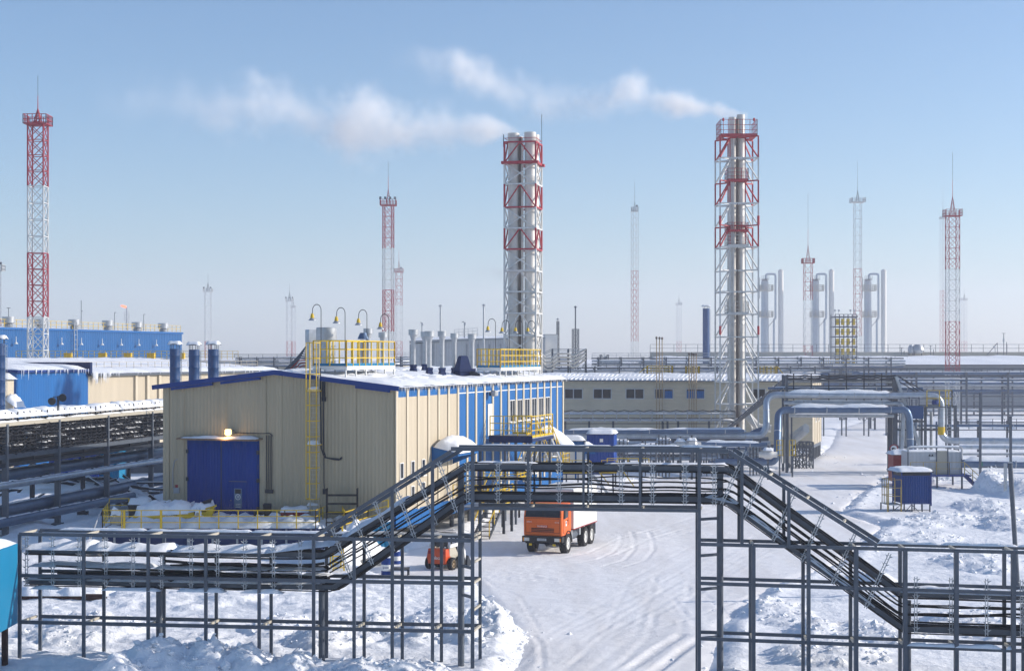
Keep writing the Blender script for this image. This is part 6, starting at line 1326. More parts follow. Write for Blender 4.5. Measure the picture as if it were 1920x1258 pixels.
m = MB(); rn = random.Random(6)
for k in range(26): x = rn.uniform(.3, wa); l = rn.uniform(.2, .7)*(1.7 if x < 2 else 1); m.tube([(x, -.45, ha+.3), (x, -.45, ha+.25-l)], [.06, .01], 5)
m.build('icicle', M['drift'], rf)['kind'] = 'stuff'
PK = (xp(9, 148), 148.0); wa = along(PK, 26); ha = 9.9
t = thing('cream_kiosk', 'narrow cream block with heavy snow between two blue walls at the left edge', 'building', (PK[0], PK[1], 0), RZ)
m = MB(); m.box(0, wa, 0, 7, 0, ha); m.build('wall', M['creamtrim'], t)
m = MB(); m.snow((-.2, -.4, ha), (wa+.2, -.4, ha), (wa+.2, 6.9, ha+.5), (-.2, 6.9, ha+.5), .45, 12, 8, .5, .05, 9); m.snow((0, -1.2, 7.3), (1.6, -1.2, 7.3), (1.6, 0, 8), (0, 0, 8), .5, 8, 6, .5, .05, 9); m.build('snow_cover', M['drift'], t, smooth='all')
# yellow railed pipe gallery in front of the long blue hall
t = thing('pipe_gallery', 'long yellow-railed gallery running in front of the blue hall', 'pipe gallery', (xp(30, 240), 240, 0), 0); wg = xp(520, 240)-xp(30, 240); z0 = hp(674, 240); z1 = hp(658, 240)
m = MB(); railing(m, [(0, 0, z0), (wg*.62, 0, z0)], z1-z0, 3, .85, .07, False); railing(m, [(wg*.62, 0, z0), (wg*.85, 0, z0)], z1-z0, 3, .85, .06, False); m.build('guard_rail', M['yellow'], t)
for k, x in enumerate((7, 12.2, 16, 19.5, 24)): m = MB(); m.box(x, x+1.1, .5, 1.5, z0, z0+1.0); m.bar((x, .6, z0+1.0), (x+.9, .6, z0+.2), .15); m.build('valve_block', M['yellow'], t)
for k in range(3): m = MB(); m.tube([(-2, .6+k*.7, z0-.35-k*.25), (wg, .6+k*.7, z0-.35-k*.25)], .2, 8); m.build('pipe', M['jacket'], t)
for k in range(9): m = MB(); m.bar((wg*k/8, .3, 0), (wg*k/8, .3, z0), .3); m.build('post', M['steel'], t)
m = MB(); m.snow((0, 0, z0), (wg, 0, z0), (wg, 2.4, z0), (0, 2.4, z0), .16, 50, 3, .6, .02, 3); m.build('snow_cover', M['drift'], t, smooth='all')
# tank and pipework cluster before the cream hall
t = thing('valve_skid', 'cluster of snowy valves and yellow frames before the cream hall wall', 'valve skid', (xp(212, 163), 163, 2.4), 0)
for x, z in ((-.3, 3.6), (.9, 3.8), (2.2, 3.4)): m = MB(); m.tube([(x, 0, 0), (x, 0, z)], .12, 8); m.lathe(x, 0, [(.2, z), (.3, z+.1), (.1, z+.6)], 8); m.build('valve', M['galv'], t)
m = MB(); railing(m, [(-.8, -.4, .5), (3.5, -.4, .5), (3.5, 1, .5)], 2.2, 3, .8, .07, False); m.build('guard_rail', M['yellow'], t)
m = MB(); m.snow((-1.6, -1, .8), (2.5, -1, .8), (2.5, 1, 1.0), (-1.6, 1, 1.0), .8, 12, 8, .7, .08, 3); m.build('snow_cover', M['drift'], t, smooth='all')
m = MB(); m.box(-3, 12, .5, 3, -3, .6); m.build('base', M['steel'], t)
m = MB()
for k in range(5): m.bar((4, -.3, .7+k*.55), (12, -.3, .9+k*.55), .25)
m.build('pipe', M['steel'], t)
# clutter under the left rack: blue shed, snowy humps of stored pipes
t = thing('blue_shed', 'cyan and dark blue low shed glimpsed behind the left cable rack', 'shed', (xp(92, 140), 140, 0), 0); m = MB(); m.box(0, xp(184, 140)-xp(92, 140), 0, 4, 0, hp(832, 140)); m.build('shed_wall', M['gate'], t); m = MB(); m.box(xp(184, 140)-xp(92, 140)+.05, xp(231, 142)-xp(92, 140), .5, 4, 0, hp(828, 140)); m.build('end_wall', M['cyan'], t)
m = MB(); m.snow((-.2, -.3, hp(834, 140)), (7, -.3, hp(834, 140)), (7, 4, hp(830, 140)), (-.2, 4, hp(830, 140)), .4, 20, 6, .5, .02, 3); m.build('snow_cover', M['drift'], t, smooth='all')
rn = random.Random(9)
for k, (px, py, n, L0, lab) in enumerate(((60, 890, 7, 5, 'snowy stack of pipes sloping up behind the rack posts at the far left'), (225, 905, 9, 4.5, 'jumble of snow-dusted beams between the second and third rack posts'), (140, 898, 6, 8, 'long low pile of beams under the left cable rack'))):
    Z = 125; t = thing('scrap_pile', lab, 'scrap pile', (xp(px, Z), Z, 0), 0, 'piles of pipes and beams behind the left rack'); z0 = hp(py, Z)-.8
    m = MB(); m2 = MB()
    for q in range(n*3):
        a = rn.uniform(-.5, .5)+(0.4 if k == 0 else -.4 if k == 1 else 0); x = rn.uniform(-L0/3, L0/3); z = z0+rn.uniform(-.6, .9); y = rn.uniform(-1, 1); l = rn.uniform(1, 2.2); c, s_ = math.cos(a)*l, math.sin(a)*l*.6
        m.bar((x-c, y, max(.2, z-s_)), (x+c, y, z+s_), rn.uniform(.08, .2)); 
        if rn.random() < .6: m2.bar((x-c, y, max(.2, z-s_)+.1), (x+c, y, z+s_+.1), .14, .07)
    m.build('beam', M['steel_d'], t)['kind'] = 'stuff'; m2.snow((-L0/2, -1, z0-.2), (L0/2, -1, z0-.2), (L0/2, 1.5, z0), (-L0/2, 1.5, z0), .6, 12, 8, .8, .05, k); m2.build('snow_cover', M['drift'], t, smooth='all')
# ================================================================ centre distance
Zg = 260
t = thing('grey_hall', 'long pale grey hall with snowy roof behind the ventilators', 'building', (xp(768, Zg), Zg, 0), 0); w_ = xp(1022, Zg)-xp(768, Zg); hh = hp(640, Zg)
m = MB(); m.extr([(0, 0, 0), (w_, 0, 0), (w_, 0, hp(634, Zg)), (w_*.35, 0, hh), (0, 0, hp(645, Zg))], (0, 20, 0)); m.build('wall', M['lgrey'], t)
for k in range(12): m = MB(); x = w_*k/12; m.box(x, x+.25, -.12, -.004, 0, hp(645, Zg)); m.build('wall_rib', M['grey'], t)
m = MB(); m.extr([(0, -.3, hh-.3), (w_*.35, -.3, hh), (w_, -.3, hp(634, Zg)), (w_, -.3, hp(632, Zg)), (w_*.35, -.3, hh+.4), (0, -.3, hh+.1)], (0, 20, 0)); rf = m.build('roof', M['grey'], t)
m = MB(); m.snow((0, -.3, hh+.1), (w_, -.3, hp(632, Zg)), (w_, 19, hp(628, Zg)), (0, 19, hp(632, Zg)), .2, 30, 8, .5, .03, 2); m.build('roof_snow', M['drift'], rf, smooth='all')
m = MB(); railing(m, [(w_*.33, .2, hh+.5), (w_*.5, .2, hh+.8)], 1.4, 3, .7, .06, False); m.build('guard_rail', M['galv'], rf)
t = thing('grey_tower_block', 'paler box-shaped block at the right end of the grey hall', 'building', (xp(1021, Zg+4), Zg+4, 0), 0); m = MB(); m.box(0, xp(1045, 264)-xp(1021, 264), 0, 10, 0, hp(627, Zg)); m.build('wall', M['white'], t); m = MB(); m.box(-.1, 2.2, -.1, 10, hp(627, Zg)+.001, hp(626, Zg)); m.build('roof', M['grey'], t)
for px, yt, yb, Z, w2, lab, lat in ((826, 575, 660, 250, 3.2, 'thin grey exhaust pipe above the middle ventilators', 0), (907, 574, 660, 250, 3.2, 'thin grey exhaust pipe left of the steel stacks', 0), (1079, 577, 690, 270, 2.6, 'thin dark stack in a short lattice support right of the steel stacks', 1), (1046, 600, 690, 268, 1.2, 'slim lattice aerial on the end of the pale block', 2)):
    t = thing('exhaust_stack' if lat < 2 else 'aerial_mast', lab, 'stack' if lat < 2 else 'aerial', (xp(px, Z), Z, 0), 0); m = MB(); m.tube([(0, 0, 0), (0, 0, hp(yt, Z))], w2*Z/F/2, 10)
    m.lathe(0, 0, [(.2, hp(yt, Z)), (.28, hp(yt, Z)+.1), (.1, hp(yt, Z)+.3)], 8); m.build('flue', M['galv' if lat != 1 else 'steel'], t)
    if lat: m = MB(); lattice(m, (0, 0), .9 if lat == 1 else .35, hp(700, Z), hp(617 if lat == 1 else 602, Z), 1.1 if lat == 1 else .9, .1 if lat == 1 else .06, .3); m.build('lattice_section', M['steel'], t)
for px, yt, lab in ((791, 604, 'tiny gooseneck lamp left of the first exhaust pipe'), (871, 603, 'tiny gooseneck lamp between the two exhaust pipes')):
    Z = 262; t = thing('gooseneck_lamp', lab, 'lamp', (xp(px, Z), Z, hp(640, Z)), 0, 'far gooseneck lamps on the grey hall'); z = hp(yt, Z)-t.location.z; m = MB(); m.tube([(0, 0, 0), (0, 0, z-.3), (-.2, 0, z), (-.45, 0, z-.1)] if px > 800 else [(0, 0, 0), (0, 0, z-.3), (-.2, 0, z)], .06, 5); m.build('pole', M['steel'], t); m = MB(); m.lathe(.1, 0, [(.1, z-.1), (.25, z-.6)], 8); m.build('lamp_shade', M['galv'], t)
# ================================================================ pipe racks behind everything (one thing per rack)
def rack(name, label, Z, pa, pb, levels, posts, z0=-.2, rr=.16, depth=1.2, mats=('steel', 'jacket', 'galv', 'jacket_b'), slope=0, rail_=None, snowy=(0, 3), seed=0, sizes=None):
    t = thing(name, label, 'pipe rack', (xp(pa, Z), Z, 0), 0); xa, xb = 0, xp(pb, Z)-xp(pa, Z); top = max(hp(y, Z) for y in levels); rn = random.Random(seed)
    def yy(x): return slope*x
    for k, y in enumerate(levels):
        z = hp(y, Z); r = sizes[k] if sizes else rr*rn.choice((.5, .7, 1, 1.4)); o = rn.uniform(0, depth); m = MB(); m.tube([(xa, yy(xa)+o, z), (xb, yy(xb)+o, z)], r, 8); pp = m.build('pipe', M[mats[k % len(mats)]], t, smooth=True)
        if k in snowy: m = MB(); m.snow((xa, yy(xa)+o-r*.7, z+r*.7), (xb, yy(xb)+o-r*.7, z+r*.7), (xb, yy(xb)+o+r*.7, z+r*.7), (xa, yy(xa)+o+r*.7, z+r*.7), max(.1, r*.6), max(10, int((xb-xa)/2)), 4, .7, .01, seed+k); m.build('snow_cover', M['drift'], pp, smooth='all')
    if isinstance(posts, int): posts = [pa+(pb-pa)*(k+.3)/posts for k in range(posts)]
    for px in posts:
        x = xp(px, Z)-xp(pa, Z); m = MB()
        for o in (-.1, depth+.1): m.bar((x, yy(x)+o, z0), (x, yy(x)+o, top+.2), .18 if Z < 250 else .28)
        for y in levels[::2]: m.bar((x, yy(x)-.1, hp(y, Z)-.2), (x, yy(x)+depth+.1, hp(y, Z)-.2), .14)
        m.build('support_frame', M['steel'], t)
    if rail_: m = MB(); z = hp(rail_[0], Z); railing(m, [(xa, yy(xa)-.3, z), (xb, yy(xb)-.3, z)], hp(rail_[1], Z)-z, 3, rail_[2], .06, False); m.build('guard_rail', M[rail_[3]], t)
    return t
rack('pipe_rack', 'grey pipe rack stretching behind the service building roof in the centre', 225, 1010, 1560, [690, 694, 698, 702, 706], 12, rail_=(689, 682, 1.6, 'steel'), seed=1, depth=3)
rack('pipe_rack', 'dense pipe rack just below the horizon behind the far snowy roof', 300, 740, 1075, [670, 674, 679, 684, 689, 694, 700], 9, seed=2, rail_=(669, 661, 2, 'galv'), depth=4)
rack('pipe_rack', 'elevated pipes crossing behind the left roof ridge', 235, 440, 600, [672, 676, 681, 686], 5, seed=3, rail_=(671, 664, 2, 'steel'))
rack('pipe_rack', 'long row of thick pipes and posts across the right background', 318, 1545, 2350, [691, 697, 703, 711, 720, 727, 737, 744, 752, 762, 771, 778], [1575, 1640, 1700, 1750, 1840, 1898, 1960, 2060, 2160, 2260], seed=4, rr=.3, depth=5, rail_=(704, 690, 2.2, 'steel'), sizes=[.18, .1, .15, .35, .42, .2, .38, .12, .1, .16, .25, .12], mats=('steel', 'jacket_b', 'steel', 'jacket_b', 'jacket_b', 'galv', 'jacket_b', 'steel', 'galv', 'steel', 'jacket', 'steel'), snowy=(3, 4, 6, 10))
rack('pipe_rack', 'low tangle of snowy process pipes between the blue shed and the bridge foot', 168, 1158, 1448, [826, 833, 841, 847, 853, 860], [1170, 1205, 1240, 1262, 1300, 1345, 1385, 1425], seed=11, depth=3, rr=.2, mats=('steel', 'jacket', 'jacket_b', 'galv'), snowy=(0, 2, 4))
rack('pipe_rack', 'railed pipe rack above the snow in front of the service building stilts', 172, 1158, 1400, [818, 823, 829], [1180, 1228, 1276, 1324, 1372], seed=12, depth=2, rr=.14, rail_=(829, 812, 1.2, 'galv'), snowy=(1,))
rack('pipe_rack', 'second row of background pipes in front of the far right rack', 262, 1600, 2350, [700, 706, 713, 722, 733], [1640, 1718, 1812, 1890, 1965, 2060, 2160, 2260], seed=13, depth=3, rr=.24, mats=('jacket_b', 'steel', 'jacket_b', 'galv'), snowy=(0, 2), rail_=(700, 690, 1.8, 'steel'))
rack('pipe_rack', 'pipe rack with railings behind the yellow platforms of the service building', 240, 1110, 1700, [672, 677, 683, 688], 14, seed=14, depth=3, rr=.2, rail_=(671, 662, 1.8, 'galv'), snowy=(1, 3))
# zigzag pipe loops
L_ = []
Zz = 210
for k in range(4): dy = k*7; L_.append([V(1012, 660+dy, Zz+k*.2), V(1024, 672+dy, Zz+k*.2), V(1034, 672+dy, Zz+k*.2), V(1044, 663+dy, Zz+k*.2), V(1066, 663+dy, Zz+k*.2), V(1074, 668+dy, Zz+k*.2), V(1082, 664+dy, Zz+k*.2), V(1098, 655+dy*.9, Zz+k*.2)])
pipeset('pipe_loop', 'zigzag expansion loop of bright snowy pipes right of the steel stacks', 'pipes', L_, M['alum'], .13, loc=(xp(1055, Zz), Zz, 8), bend=.2)
t = thing('loop_frame', 'stepped railed steel frame carrying the zigzag pipe loop', 'frame', (xp(1055, 211), 211, 0)); m = MB()
for px in (1016, 1036, 1066, 1099):
    for dy in (0, 2.4): m.bar((xp(px, 211)-t.location.x, dy, 0), (xp(px, 211)-t.location.x, dy, hp(654 if px > 1020 else 662, 211)), .18)
m.build('post', M['steel'], t); m = MB(); X0 = t.location.x; Q = lambda px, py: (xp(px, 211)-X0, 0, hp(py, 211))
for dy in (0, 3, 9): m.bar(Q(1036, 654+dy), Q(1099, 655+dy), .09); m.bar(Q(1018, 662+dy), Q(1036, 654+dy), .09)
for dy in (0, 10, 22): m.bar(Q(1078, 684+dy), Q(1099, 656+dy), .1)
m.build('rail', M['galv'], t)
L_ = []
Zz = 250
for k in range(4): dy = k*4; L_.append([V(1130, 680+dy, Zz), V(1165, 680+dy, Zz), V(1175, 687+dy, Zz), V(1190, 687+dy, Zz), V(1205, 676+dy, Zz), V(1238, 676+dy, Zz), V(1248, 684+dy, Zz)])
pipeset('pipe_loop', 'second smaller pipe loop below the slender tall mast', 'pipes', L_, M['galv'], .12, loc=(xp(1190, Zz), Zz, 8), bend=.2)
t = thing('frame_tower', 'small square equipment frame left of the slender tall mast', 'frame', (xp(1133, 255), 255, 0)); m = MB(); lattice(m, (0, 0), 1.2, 0, hp(665, 255), 1.2, .12, .1); m.build('lattice_section', M['steel'], t); m = MB(); m.tube([(.3, 0, 6), (.3, 0, hp(668, 255))], .3, 10); m.build('vessel', M['galv'], t)
# far snowy-roofed warehouses
def warehouse(label, Z, pa, pb, yeave, yridge, wallm, parapet=True, dep=60):
    t = thing('far_warehouse', label, 'building', (xp(pa, Z), Z, 0), 0); w_ = xp(pb, Z)-xp(pa, Z); he = hp(yeave, Z); hr = hp(yridge, Z+dep)
    m = MB(); m.box(0, w_, 0, dep, 0, he); m.build('wall', M[wallm], t)
    m = MB(); m.extr([(-.3, -.5, he+.001), (-.3, dep, hr), (-.3, dep, hr+.2), (-.3, -.5, he+.3)], (w_+.6, 0, 0)); rf = m.build('roof', M['steel'], t)
    m = MB(); m.snow((-.3, -.6, he+.3), (w_+.3, -.6, he+.3), (w_+.3, dep, hr+.2), (-.3, dep, hr+.2), .35, 60, 12, .7, .1, int(Z)); m.build('roof_snow', M['drift'], rf, smooth='all')
    if parapet: m = MB(); zp = hp(660, Z+dep); m.box(0, w_, dep, dep+.6, hr-.5, zp); m.build('parapet', M['beige'], rf); m = MB(); railing(m, [(0, dep-.4, zp), (w_, dep-.4, zp)], 1.9, 2, 3, .1, False); m.build('guard_rail', M['steel'], rf)
    return t
warehouse('far long warehouse with snowy roof and brown parapet under the right-hand columns', 345, 1260, 2500, 686, 671, 'grey', True, 55)
warehouse('far low warehouse with a snowy roof left of centre', 300, 395, 740, 688, 676, 'beige', False, 60)
for px, yt, r, lab in ((1708, 647, .8, 'left pale rounded tank on the far warehouse roof'), (1721, 646, 1.5, 'right pale rounded tank on the far warehouse roof')):
    Z = 398; t = thing('roof_tank', lab, 'tank', (xp(px, Z), Z, hp(662, Z)), 0, 'pale tanks on the far warehouse'); z = hp(yt, Z)-t.location.z; m = MB(); m.lathe(0, 0, [(r*.7, 0), (r, z*.35), (r*.9, z*.7), (r*.5, z), (.1, z+.05)], 14); m.build('tank_body', M['galv'], t, smooth=True)
    m = MB()
    for s_ in (-1, 1): m.bar((s_*r*.6, 0, -.6), (s_*r*.6, 0, .3), .2)
    m.build('leg', M['steel'], t)
for px, yt, lab, k in ((1745, 648, 'small aerial cluster right of the pale tanks', 0), (1882, 625, 'thin aerial with a cross bar at the far right', 1), (1690, 652, 'small aerial left of the pale tanks', 0), (1864, 643, 'slanting strut beside the far right aerial', 2)):
    Z = 398; t = thing('roof_aerial', lab, 'aerial', (xp(px, Z), Z, hp(662, Z)-.5)); z = hp(yt, Z)-t.location.z; m = MB()
    if k == 2: m.bar((-1.8, 0, 0), (.8, 0, z), .14); m.bar((.8, 0, 0), (.8, 0, z), .1)
    else: m.bar((0, 0, 0), (0, 0, z), .14); m.bar((.7, 0, 0), (.7, 0, z*.6), .12); m.bar((-.5, 0, z), (.5, 0, z), .1)
    m.build('aerial_rod', M['steel'], t); m = MB(); m.lathe(0, 0, [(.25, z*.6), (.25, z*.75)], 6); m.build('aerial_head', M['galv'], t)
# ================================================================ distillation columns
def column_group(px, Z):
    x0 = xp(px, Z); t = thing('distillation_column', 'x', 'column', (x0, Z, 0), 0, 'pairs of process columns fading in the haze'); W = lambda p: (p-px)*Z/F
    r = 17*Z/F/2/1.25; zt_ = hp(524, Z); m = MB(); m.lathe(0, 0, [(r*1.1, 0), (r*1.1, hp(590, Z)), (r, hp(588, Z)), (r, zt_-.8), (r*.6, zt_-.1), (.1, zt_)], 20); m.build('vessel', M['galv'], t, smooth=True)
    m = MB(); rp = 4*Z/F/2; m.tube(arcpts([(W(px+2), 0, zt_), (W(px+2), 0, hp(514, Z)), (W(px+20), 0, hp(514, Z)), (W(px+20), 0, hp(597, Z)), (W(px+17), 0, hp(599, Z)), (W(px+17), 0, 2)], 1.0, 5), rp, 10); m.build('overhead_pipe', M['jacket'], t, smooth=True)
    for y in (545, 594):
        m = MB(); z = hp(y, Z); m.box(-r*1.3, W(px+14), -r*1.6, r*1.4, z-.2, z); railing(m, [(-r*1.3, -r*1.6, z), (W(px+14), -r*1.6, z), (W(px+14), r*1.4, z), (-r*1.3, r*1.4, z), (-r*1.3, -r*1.6, z)], 2.4, 3, 1.6, .18); m.build('platform', M['beige'], t)
    m = MB(); m.bar((r, -.3, hp(612, Z)), (W(px+17), -.3, hp(600, Z)), .2); m.bar((-r*1.4, 0, hp(560, Z)), (-r*1.4, 0, hp(520, Z)), .2); m.box(-r, r, -r-.1, r, zt_-.2, zt_-.05)
    railing(m, [(-r, -r, zt_), (r, -r, zt_)], 1.4, 2, .8, .1); m.build('bracing', M['steel'], t)
    r2 = 10*Z/F/2; c2 = W(px+30); m = MB(); z2 = hp(509, Z); m.lathe(c2, 0, [(r2, 0), (r2, z2), (r2*1.15, z2), (r2*1.15, z2+.15), (r2*.4, z2+.9), (.05, z2+1.0)], 18); m.build('tall_flue', M['alum'], t, smooth=True)
    return t
cg = column_group(1434, 700); cg['label'] = 'left pair of process columns beside the lattice chimney tower'; ks_ = tree(cg)
for px, lab in ((1529, 'middle pair of process columns behind the red mast'), (1627, 'right pair of process columns right of the tall pale mast, with a dark flue cap')): dup(cg, (xp(px, 700), 700, 0), 0, lab, ks_)
# ladder tower with yellow tanks
Z = 345; t = thing('scaffold_tower', 'square steel tower filled with five tiers of yellow cylinders', 'tower', (xp(1582, Z), Z, hp(690, Z)), 0); zb_ = t.location.z; ww = xp(1602, Z)-xp(1562, Z); hh = ww/2; tp = hp(590, Z)-zb_
m = MB()
for k in range(6): x = -hh+ww*k/5; m.bar((x, -hh, -5), (x, -hh, tp), .16); m.bar((x, hh, -5), (x, hh, tp), .16)
m.build('post', M['steel'], t); m = MB()
for k in range(6): z = tp*(k)/5.4+.4; m.box(-hh-.2, hh+.2, -hh, hh, z-.2, z+.05); 
for k in range(5): z = tp*k/5.4+.4; m.bar((0, -hh-.1, z), (hh, -hh-.1, z+tp/5.4), .12); m.bar((-hh, -hh-.1, z+1), (hh, -hh-.1, z+1), .1)
m.bar((-hh, -hh, tp), (hh, -hh, tp), .12); m.build('floor', M['steel'], t)
for k in range(5):
    z = tp*k/5.4+.7; m = MB()
    for q in range(4): m.tube([(-hh+.5+q*ww/4, -hh+.2, z), (-hh+.5+q*ww/4, -hh+.2, z+1.35)], .38, 10)
    m.build('yellow_cylinder', M['yellow'], t, smooth=True)
m = MB(); railing(m, [(-hh-3.4, -hh, 0), (-hh, -hh, 0)], 2, 4, .5, .1, False); m.build('guard_rail', M['yellow'], t)
for px, dx in ((1569, -.2), (1598, .2)):
    m = MB(); x = xp(px, Z)-t.location.x
    for s_ in (-.3, .3): m.bar((x+s_, 0, tp), (x+s_*1.4, 0, tp+.7), .06); m.cbox((x+s_*1.4, -.1, tp+.9), .35, .2, .3, 0, -.4)
    m.build('floodlight', M['galv'], t)
# ================================================================ middle ground pipework
def bigpipe(name, label, pts, r, mat='jacket', bend=.7, flanges=(), snowpts=None, grp=None, mark=None):
    t = thing(name, label, 'pipe', tuple(pts[0]), 0, grp); m = MB(); m.tube(arcpts(pts, bend, 6), r, 16); m.build('pipe_body', M[mat], t, world=True, smooth=True)
    P = [Vector(p) for p in pts]
    for a, b in zip(P[:-1], P[1:]):
        d = (b-a); n = int(d.length/3.2)
        for k in range(n): p = a+d*(k+.5)/n; q = d.normalized()*.05; m = MB(); m.tube([p-q, p+q], r*1.06, 16); m.build('clamp_band', M['galv'], t, world=True, smooth=True)
    if snowpts:
        m = MB()
        for a, b in snowpts: m.snow((a[0], a[1]-r*.8, a[2]+r*.6), (b[0], b[1]-r*.8, b[2]+r*.6), (b[0], b[1]+r*.8, b[2]+r*.6), (a[0], a[1]+r*.8, a[2]+r*.6), r*.85, max(8, int((Vector(b)-Vector(a)).length/.7)), 5, .5, .02, int(a[0]*3))
        m.build('snow_cover', M['drift'], t, world=True, smooth='all')
    if mark: m = MB(); a, b = mark; m.tube([a, b], r*1.08, 16); m.build('colour_band', M['yellow'] if len(pts) > 3 else M['band_green'], t, world=True, smooth=True)
    return t
ZP = 162
bigpipe('process_pipe', 'upper long snowy pipe crossing low in front of the service building', [V(1040, 809, ZP), V(1395, 809, ZP)], .22, 'jacket_b', snowpts=[(V(1060, 809, ZP), V(1225, 809, ZP))])
bigpipe('process_pipe', 'thick bent pipe with yellow band at the left end of the pipe bridge', [V(1040, 816, ZP+1), V(1430, 816, ZP+1), V(1437, 800, ZP+1), V(1437, 740, 164), V(1765, 742, 164), V(1765, 826, 164), V(2350, 831, 164)], .34, 'jacket', 1.2, snowpts=[(V(1100, 812, ZP+1), V(1400, 812, ZP+1)), (V(1475, 740, 164), V(1675, 741, 164))], mark=(V(1765, 800, 164), V(1765, 815, 164)))
bigpipe('process_pipe', 'second bridge pipe turning straight down to the ground beside the posts', [V(1340, 866, 160), V(1452, 866, 160), V(1457, 850, 160), V(1459, 768, 162), V(1700, 768, 162), V(1705, 785, 162), V(1708, 860, 162)], .36, 'jacket_b', 1.1, snowpts=[(V(1480, 768, 162), V(1672, 768, 162))])
bigpipe('process_pipe', 'thin lower bridge pipe under the two thick ones', [V(1480, 779, 163), V(1676, 780, 163)], .18, 'galv', snowpts=[(V(1485, 779, 163), V(1670, 780, 163))])
bigpipe('process_pipe', 'third bridge pipe between the thick pipes', [V(1470, 755, 165), V(1690, 756, 165), V(1694, 775, 165), V(1690, 860, 165)], .24, 'jacket', .8, snowpts=[(V(1480, 755, 165), V(1675, 756, 165))])
bigpipe('process_pipe', 'low pipe with valve ends just right of the snow heap', [V(1310, 832, 157), V(1438, 834, 157)], .24, 'jacket_b', snowpts=[(V(1320, 832, 157), V(1430, 834, 157))])
bigpipe('process_pipe', 'low pipe with a green band leading right behind the pale cabin', [V(1800, 869, 152), V(2350, 874, 152)], .4, 'jacket_b', mark=(V(1834, 870, 152), V(1840, 870, 152)), snowpts=[(V(1805, 868, 152), V(1980, 871, 152))])
bigpipe('process_pipe', 'thinner snowy pipe below the yellow-banded pipe at the right', [V(1790, 838, 158), V(2350, 842, 158)], .2, 'jacket', snowpts=[(V(1795, 838, 158), V(1980, 840, 158))])
for k, (ya, yb) in enumerate(((806, 838), (812, 844))):
    a_ = V(1483, 826-k*6+6, 166+k); bigpipe('duct_stub', ('lower' if k == 0 else 'upper')+' bright duct stub slanting out of the end of the service building', [V(1486, 822-k*10+6, 166+k), V(1512, 806-k*6, 164+k)], .36, 'alum')
bigpipe('process_pipe', 'curved pipe dipping to the ground near the lattice tower foot', [V(1430, 806, 166), V(1405, 815, 166), V(1402, 850, 166), V(1380, 868, 166), V(1330, 870, 166)], .36, 'jacket_b', 1.0)
# valves
for k, (px, py, r, lab) in enumerate(((1276, 836, .5, 'left bulbous steel valve among the low pipes'), (1297, 836, .62, 'right larger steel valve with a green band among the low pipes'), (1440, 852, .45, 'steel valve at the foot of the pipe bridge'))):
    Z = 156; t = thing('pipe_valve', lab, 'valve', V(px, py, Z), 0, 'valves on the low pipes'); m = MB(); m.tube([(-.9, 0, 0), (-.5, 0, 0), (-.3, 0, 0), (.3, 0, 0), (.5, 0, 0), (.9, 0, 0)], [r*.6, r*.65, r, r, r*.65, r*.6], 14); m.build('valve_body', M['alum'], t, smooth=True)
    m = MB(); m.tube([(0, 0, r*.8), (0, 0, r+.4)], .08, 8); m.tube([(0, 0, r+.4), (0, 0, r+.45)], .3, 14); m.build('handwheel', M['steel'], t); m = MB(); m.snow((-.5, -.4, r*.9), (.5, -.4, r*.9), (.5, .4, r*.9), (-.5, .4, r*.9), .25, 7, 6, .3, .01, k); m.build('snow_cover', M['drift'], t, smooth='all')
    m = MB(); m.bar((0, 0, -r), (0, 0, -4.5), .2); m.build('support', M['steel'], t)
# cable rack in front of the service building
t = thing('cable_rack', 'twin-level cable rack running along the foot of the service building wall', 'cable rack', (xp(1057, 176), 176, 0)); X0 = t.location.x; e = xp(1378, 176)-X0
for k, y in enumerate((772, 777, 784, 789, 794)):
    m = MB(); z = hp(y, 176); m.bar((-3, (k % 2)*.8, z), (e, (k % 2)*.8, z), .12, .16 if k in (0, 3) else .08); m.build('tray', M['galv' if k in (0, 3) else 'steel_d'], t)
m = MB(); m.snow((-3, -.1, hp(776, 176)), (e, -.1, hp(776, 176)), (e, .9, hp(776, 176)), (-3, .9, hp(776, 176)), .16, 50, 4, .7, .02, 3); m.snow((-3, -.1, hp(788, 176)), (e, -.1, hp(788, 176)), (e, .9, hp(788, 176)), (-3, .9, hp(788, 176)), .16, 50, 4, .7, .02, 4); m.build('snow_cover', M['drift'], t, smooth='all')
for k in range(17): m = MB(); x = -2+k*1.3; m.bar((x, -.15, hp(792, 176)), (x, -.15, hp(768, 176)), .08); m.build('bracket', M['galv'], t)
for px in (1060, 1105, 1150, 1243, 1252, 1272, 1330, 1372): m = MB(); x = xp(px, 176)-X0; m.bar((x, .3, -.2), (x, .3, hp(790, 176)), .22); m.build('post', M['steel'], t)
m = MB(); P = [(-3, -.2, hp(770, 176))]
for k in range(30): P.append((-2+k*.72, -.2, hp(770+(1.5 if k % 2 else -1), 176)))
m.tube(P, .05, 6); m.build('cable', M['cable'], t)
t = thing('cable_ramp', 'bundle of cable trays slanting up from the lattice tower foot to the pipe bridge', 'cable rack', (xp(1375, 174), 174, 0)); m = MB()
for k in range(5): m.bar(V(1360+k*4, 806-k*2, 174+k*.3), V(1474+k*3, 706+k*2, 168+k*.3), .12, .12)
for k in range(4): m.bar(V(1474, 706+k*3, 168), V(1682, 704+k*3, 168), .1)
m.build('tray', M['steel'], t, world=True); m = MB()
for u in np.linspace(.05, .95, 10): a = V(1360+114*u, 806-100*u, 174-6*u); m.bar((a[0], a[1]-.3, a[2]), (a[0]+.5, a[1]+1.5, a[2]+.4), .08)
m.build('bracket', M['galv'], t, world=True)
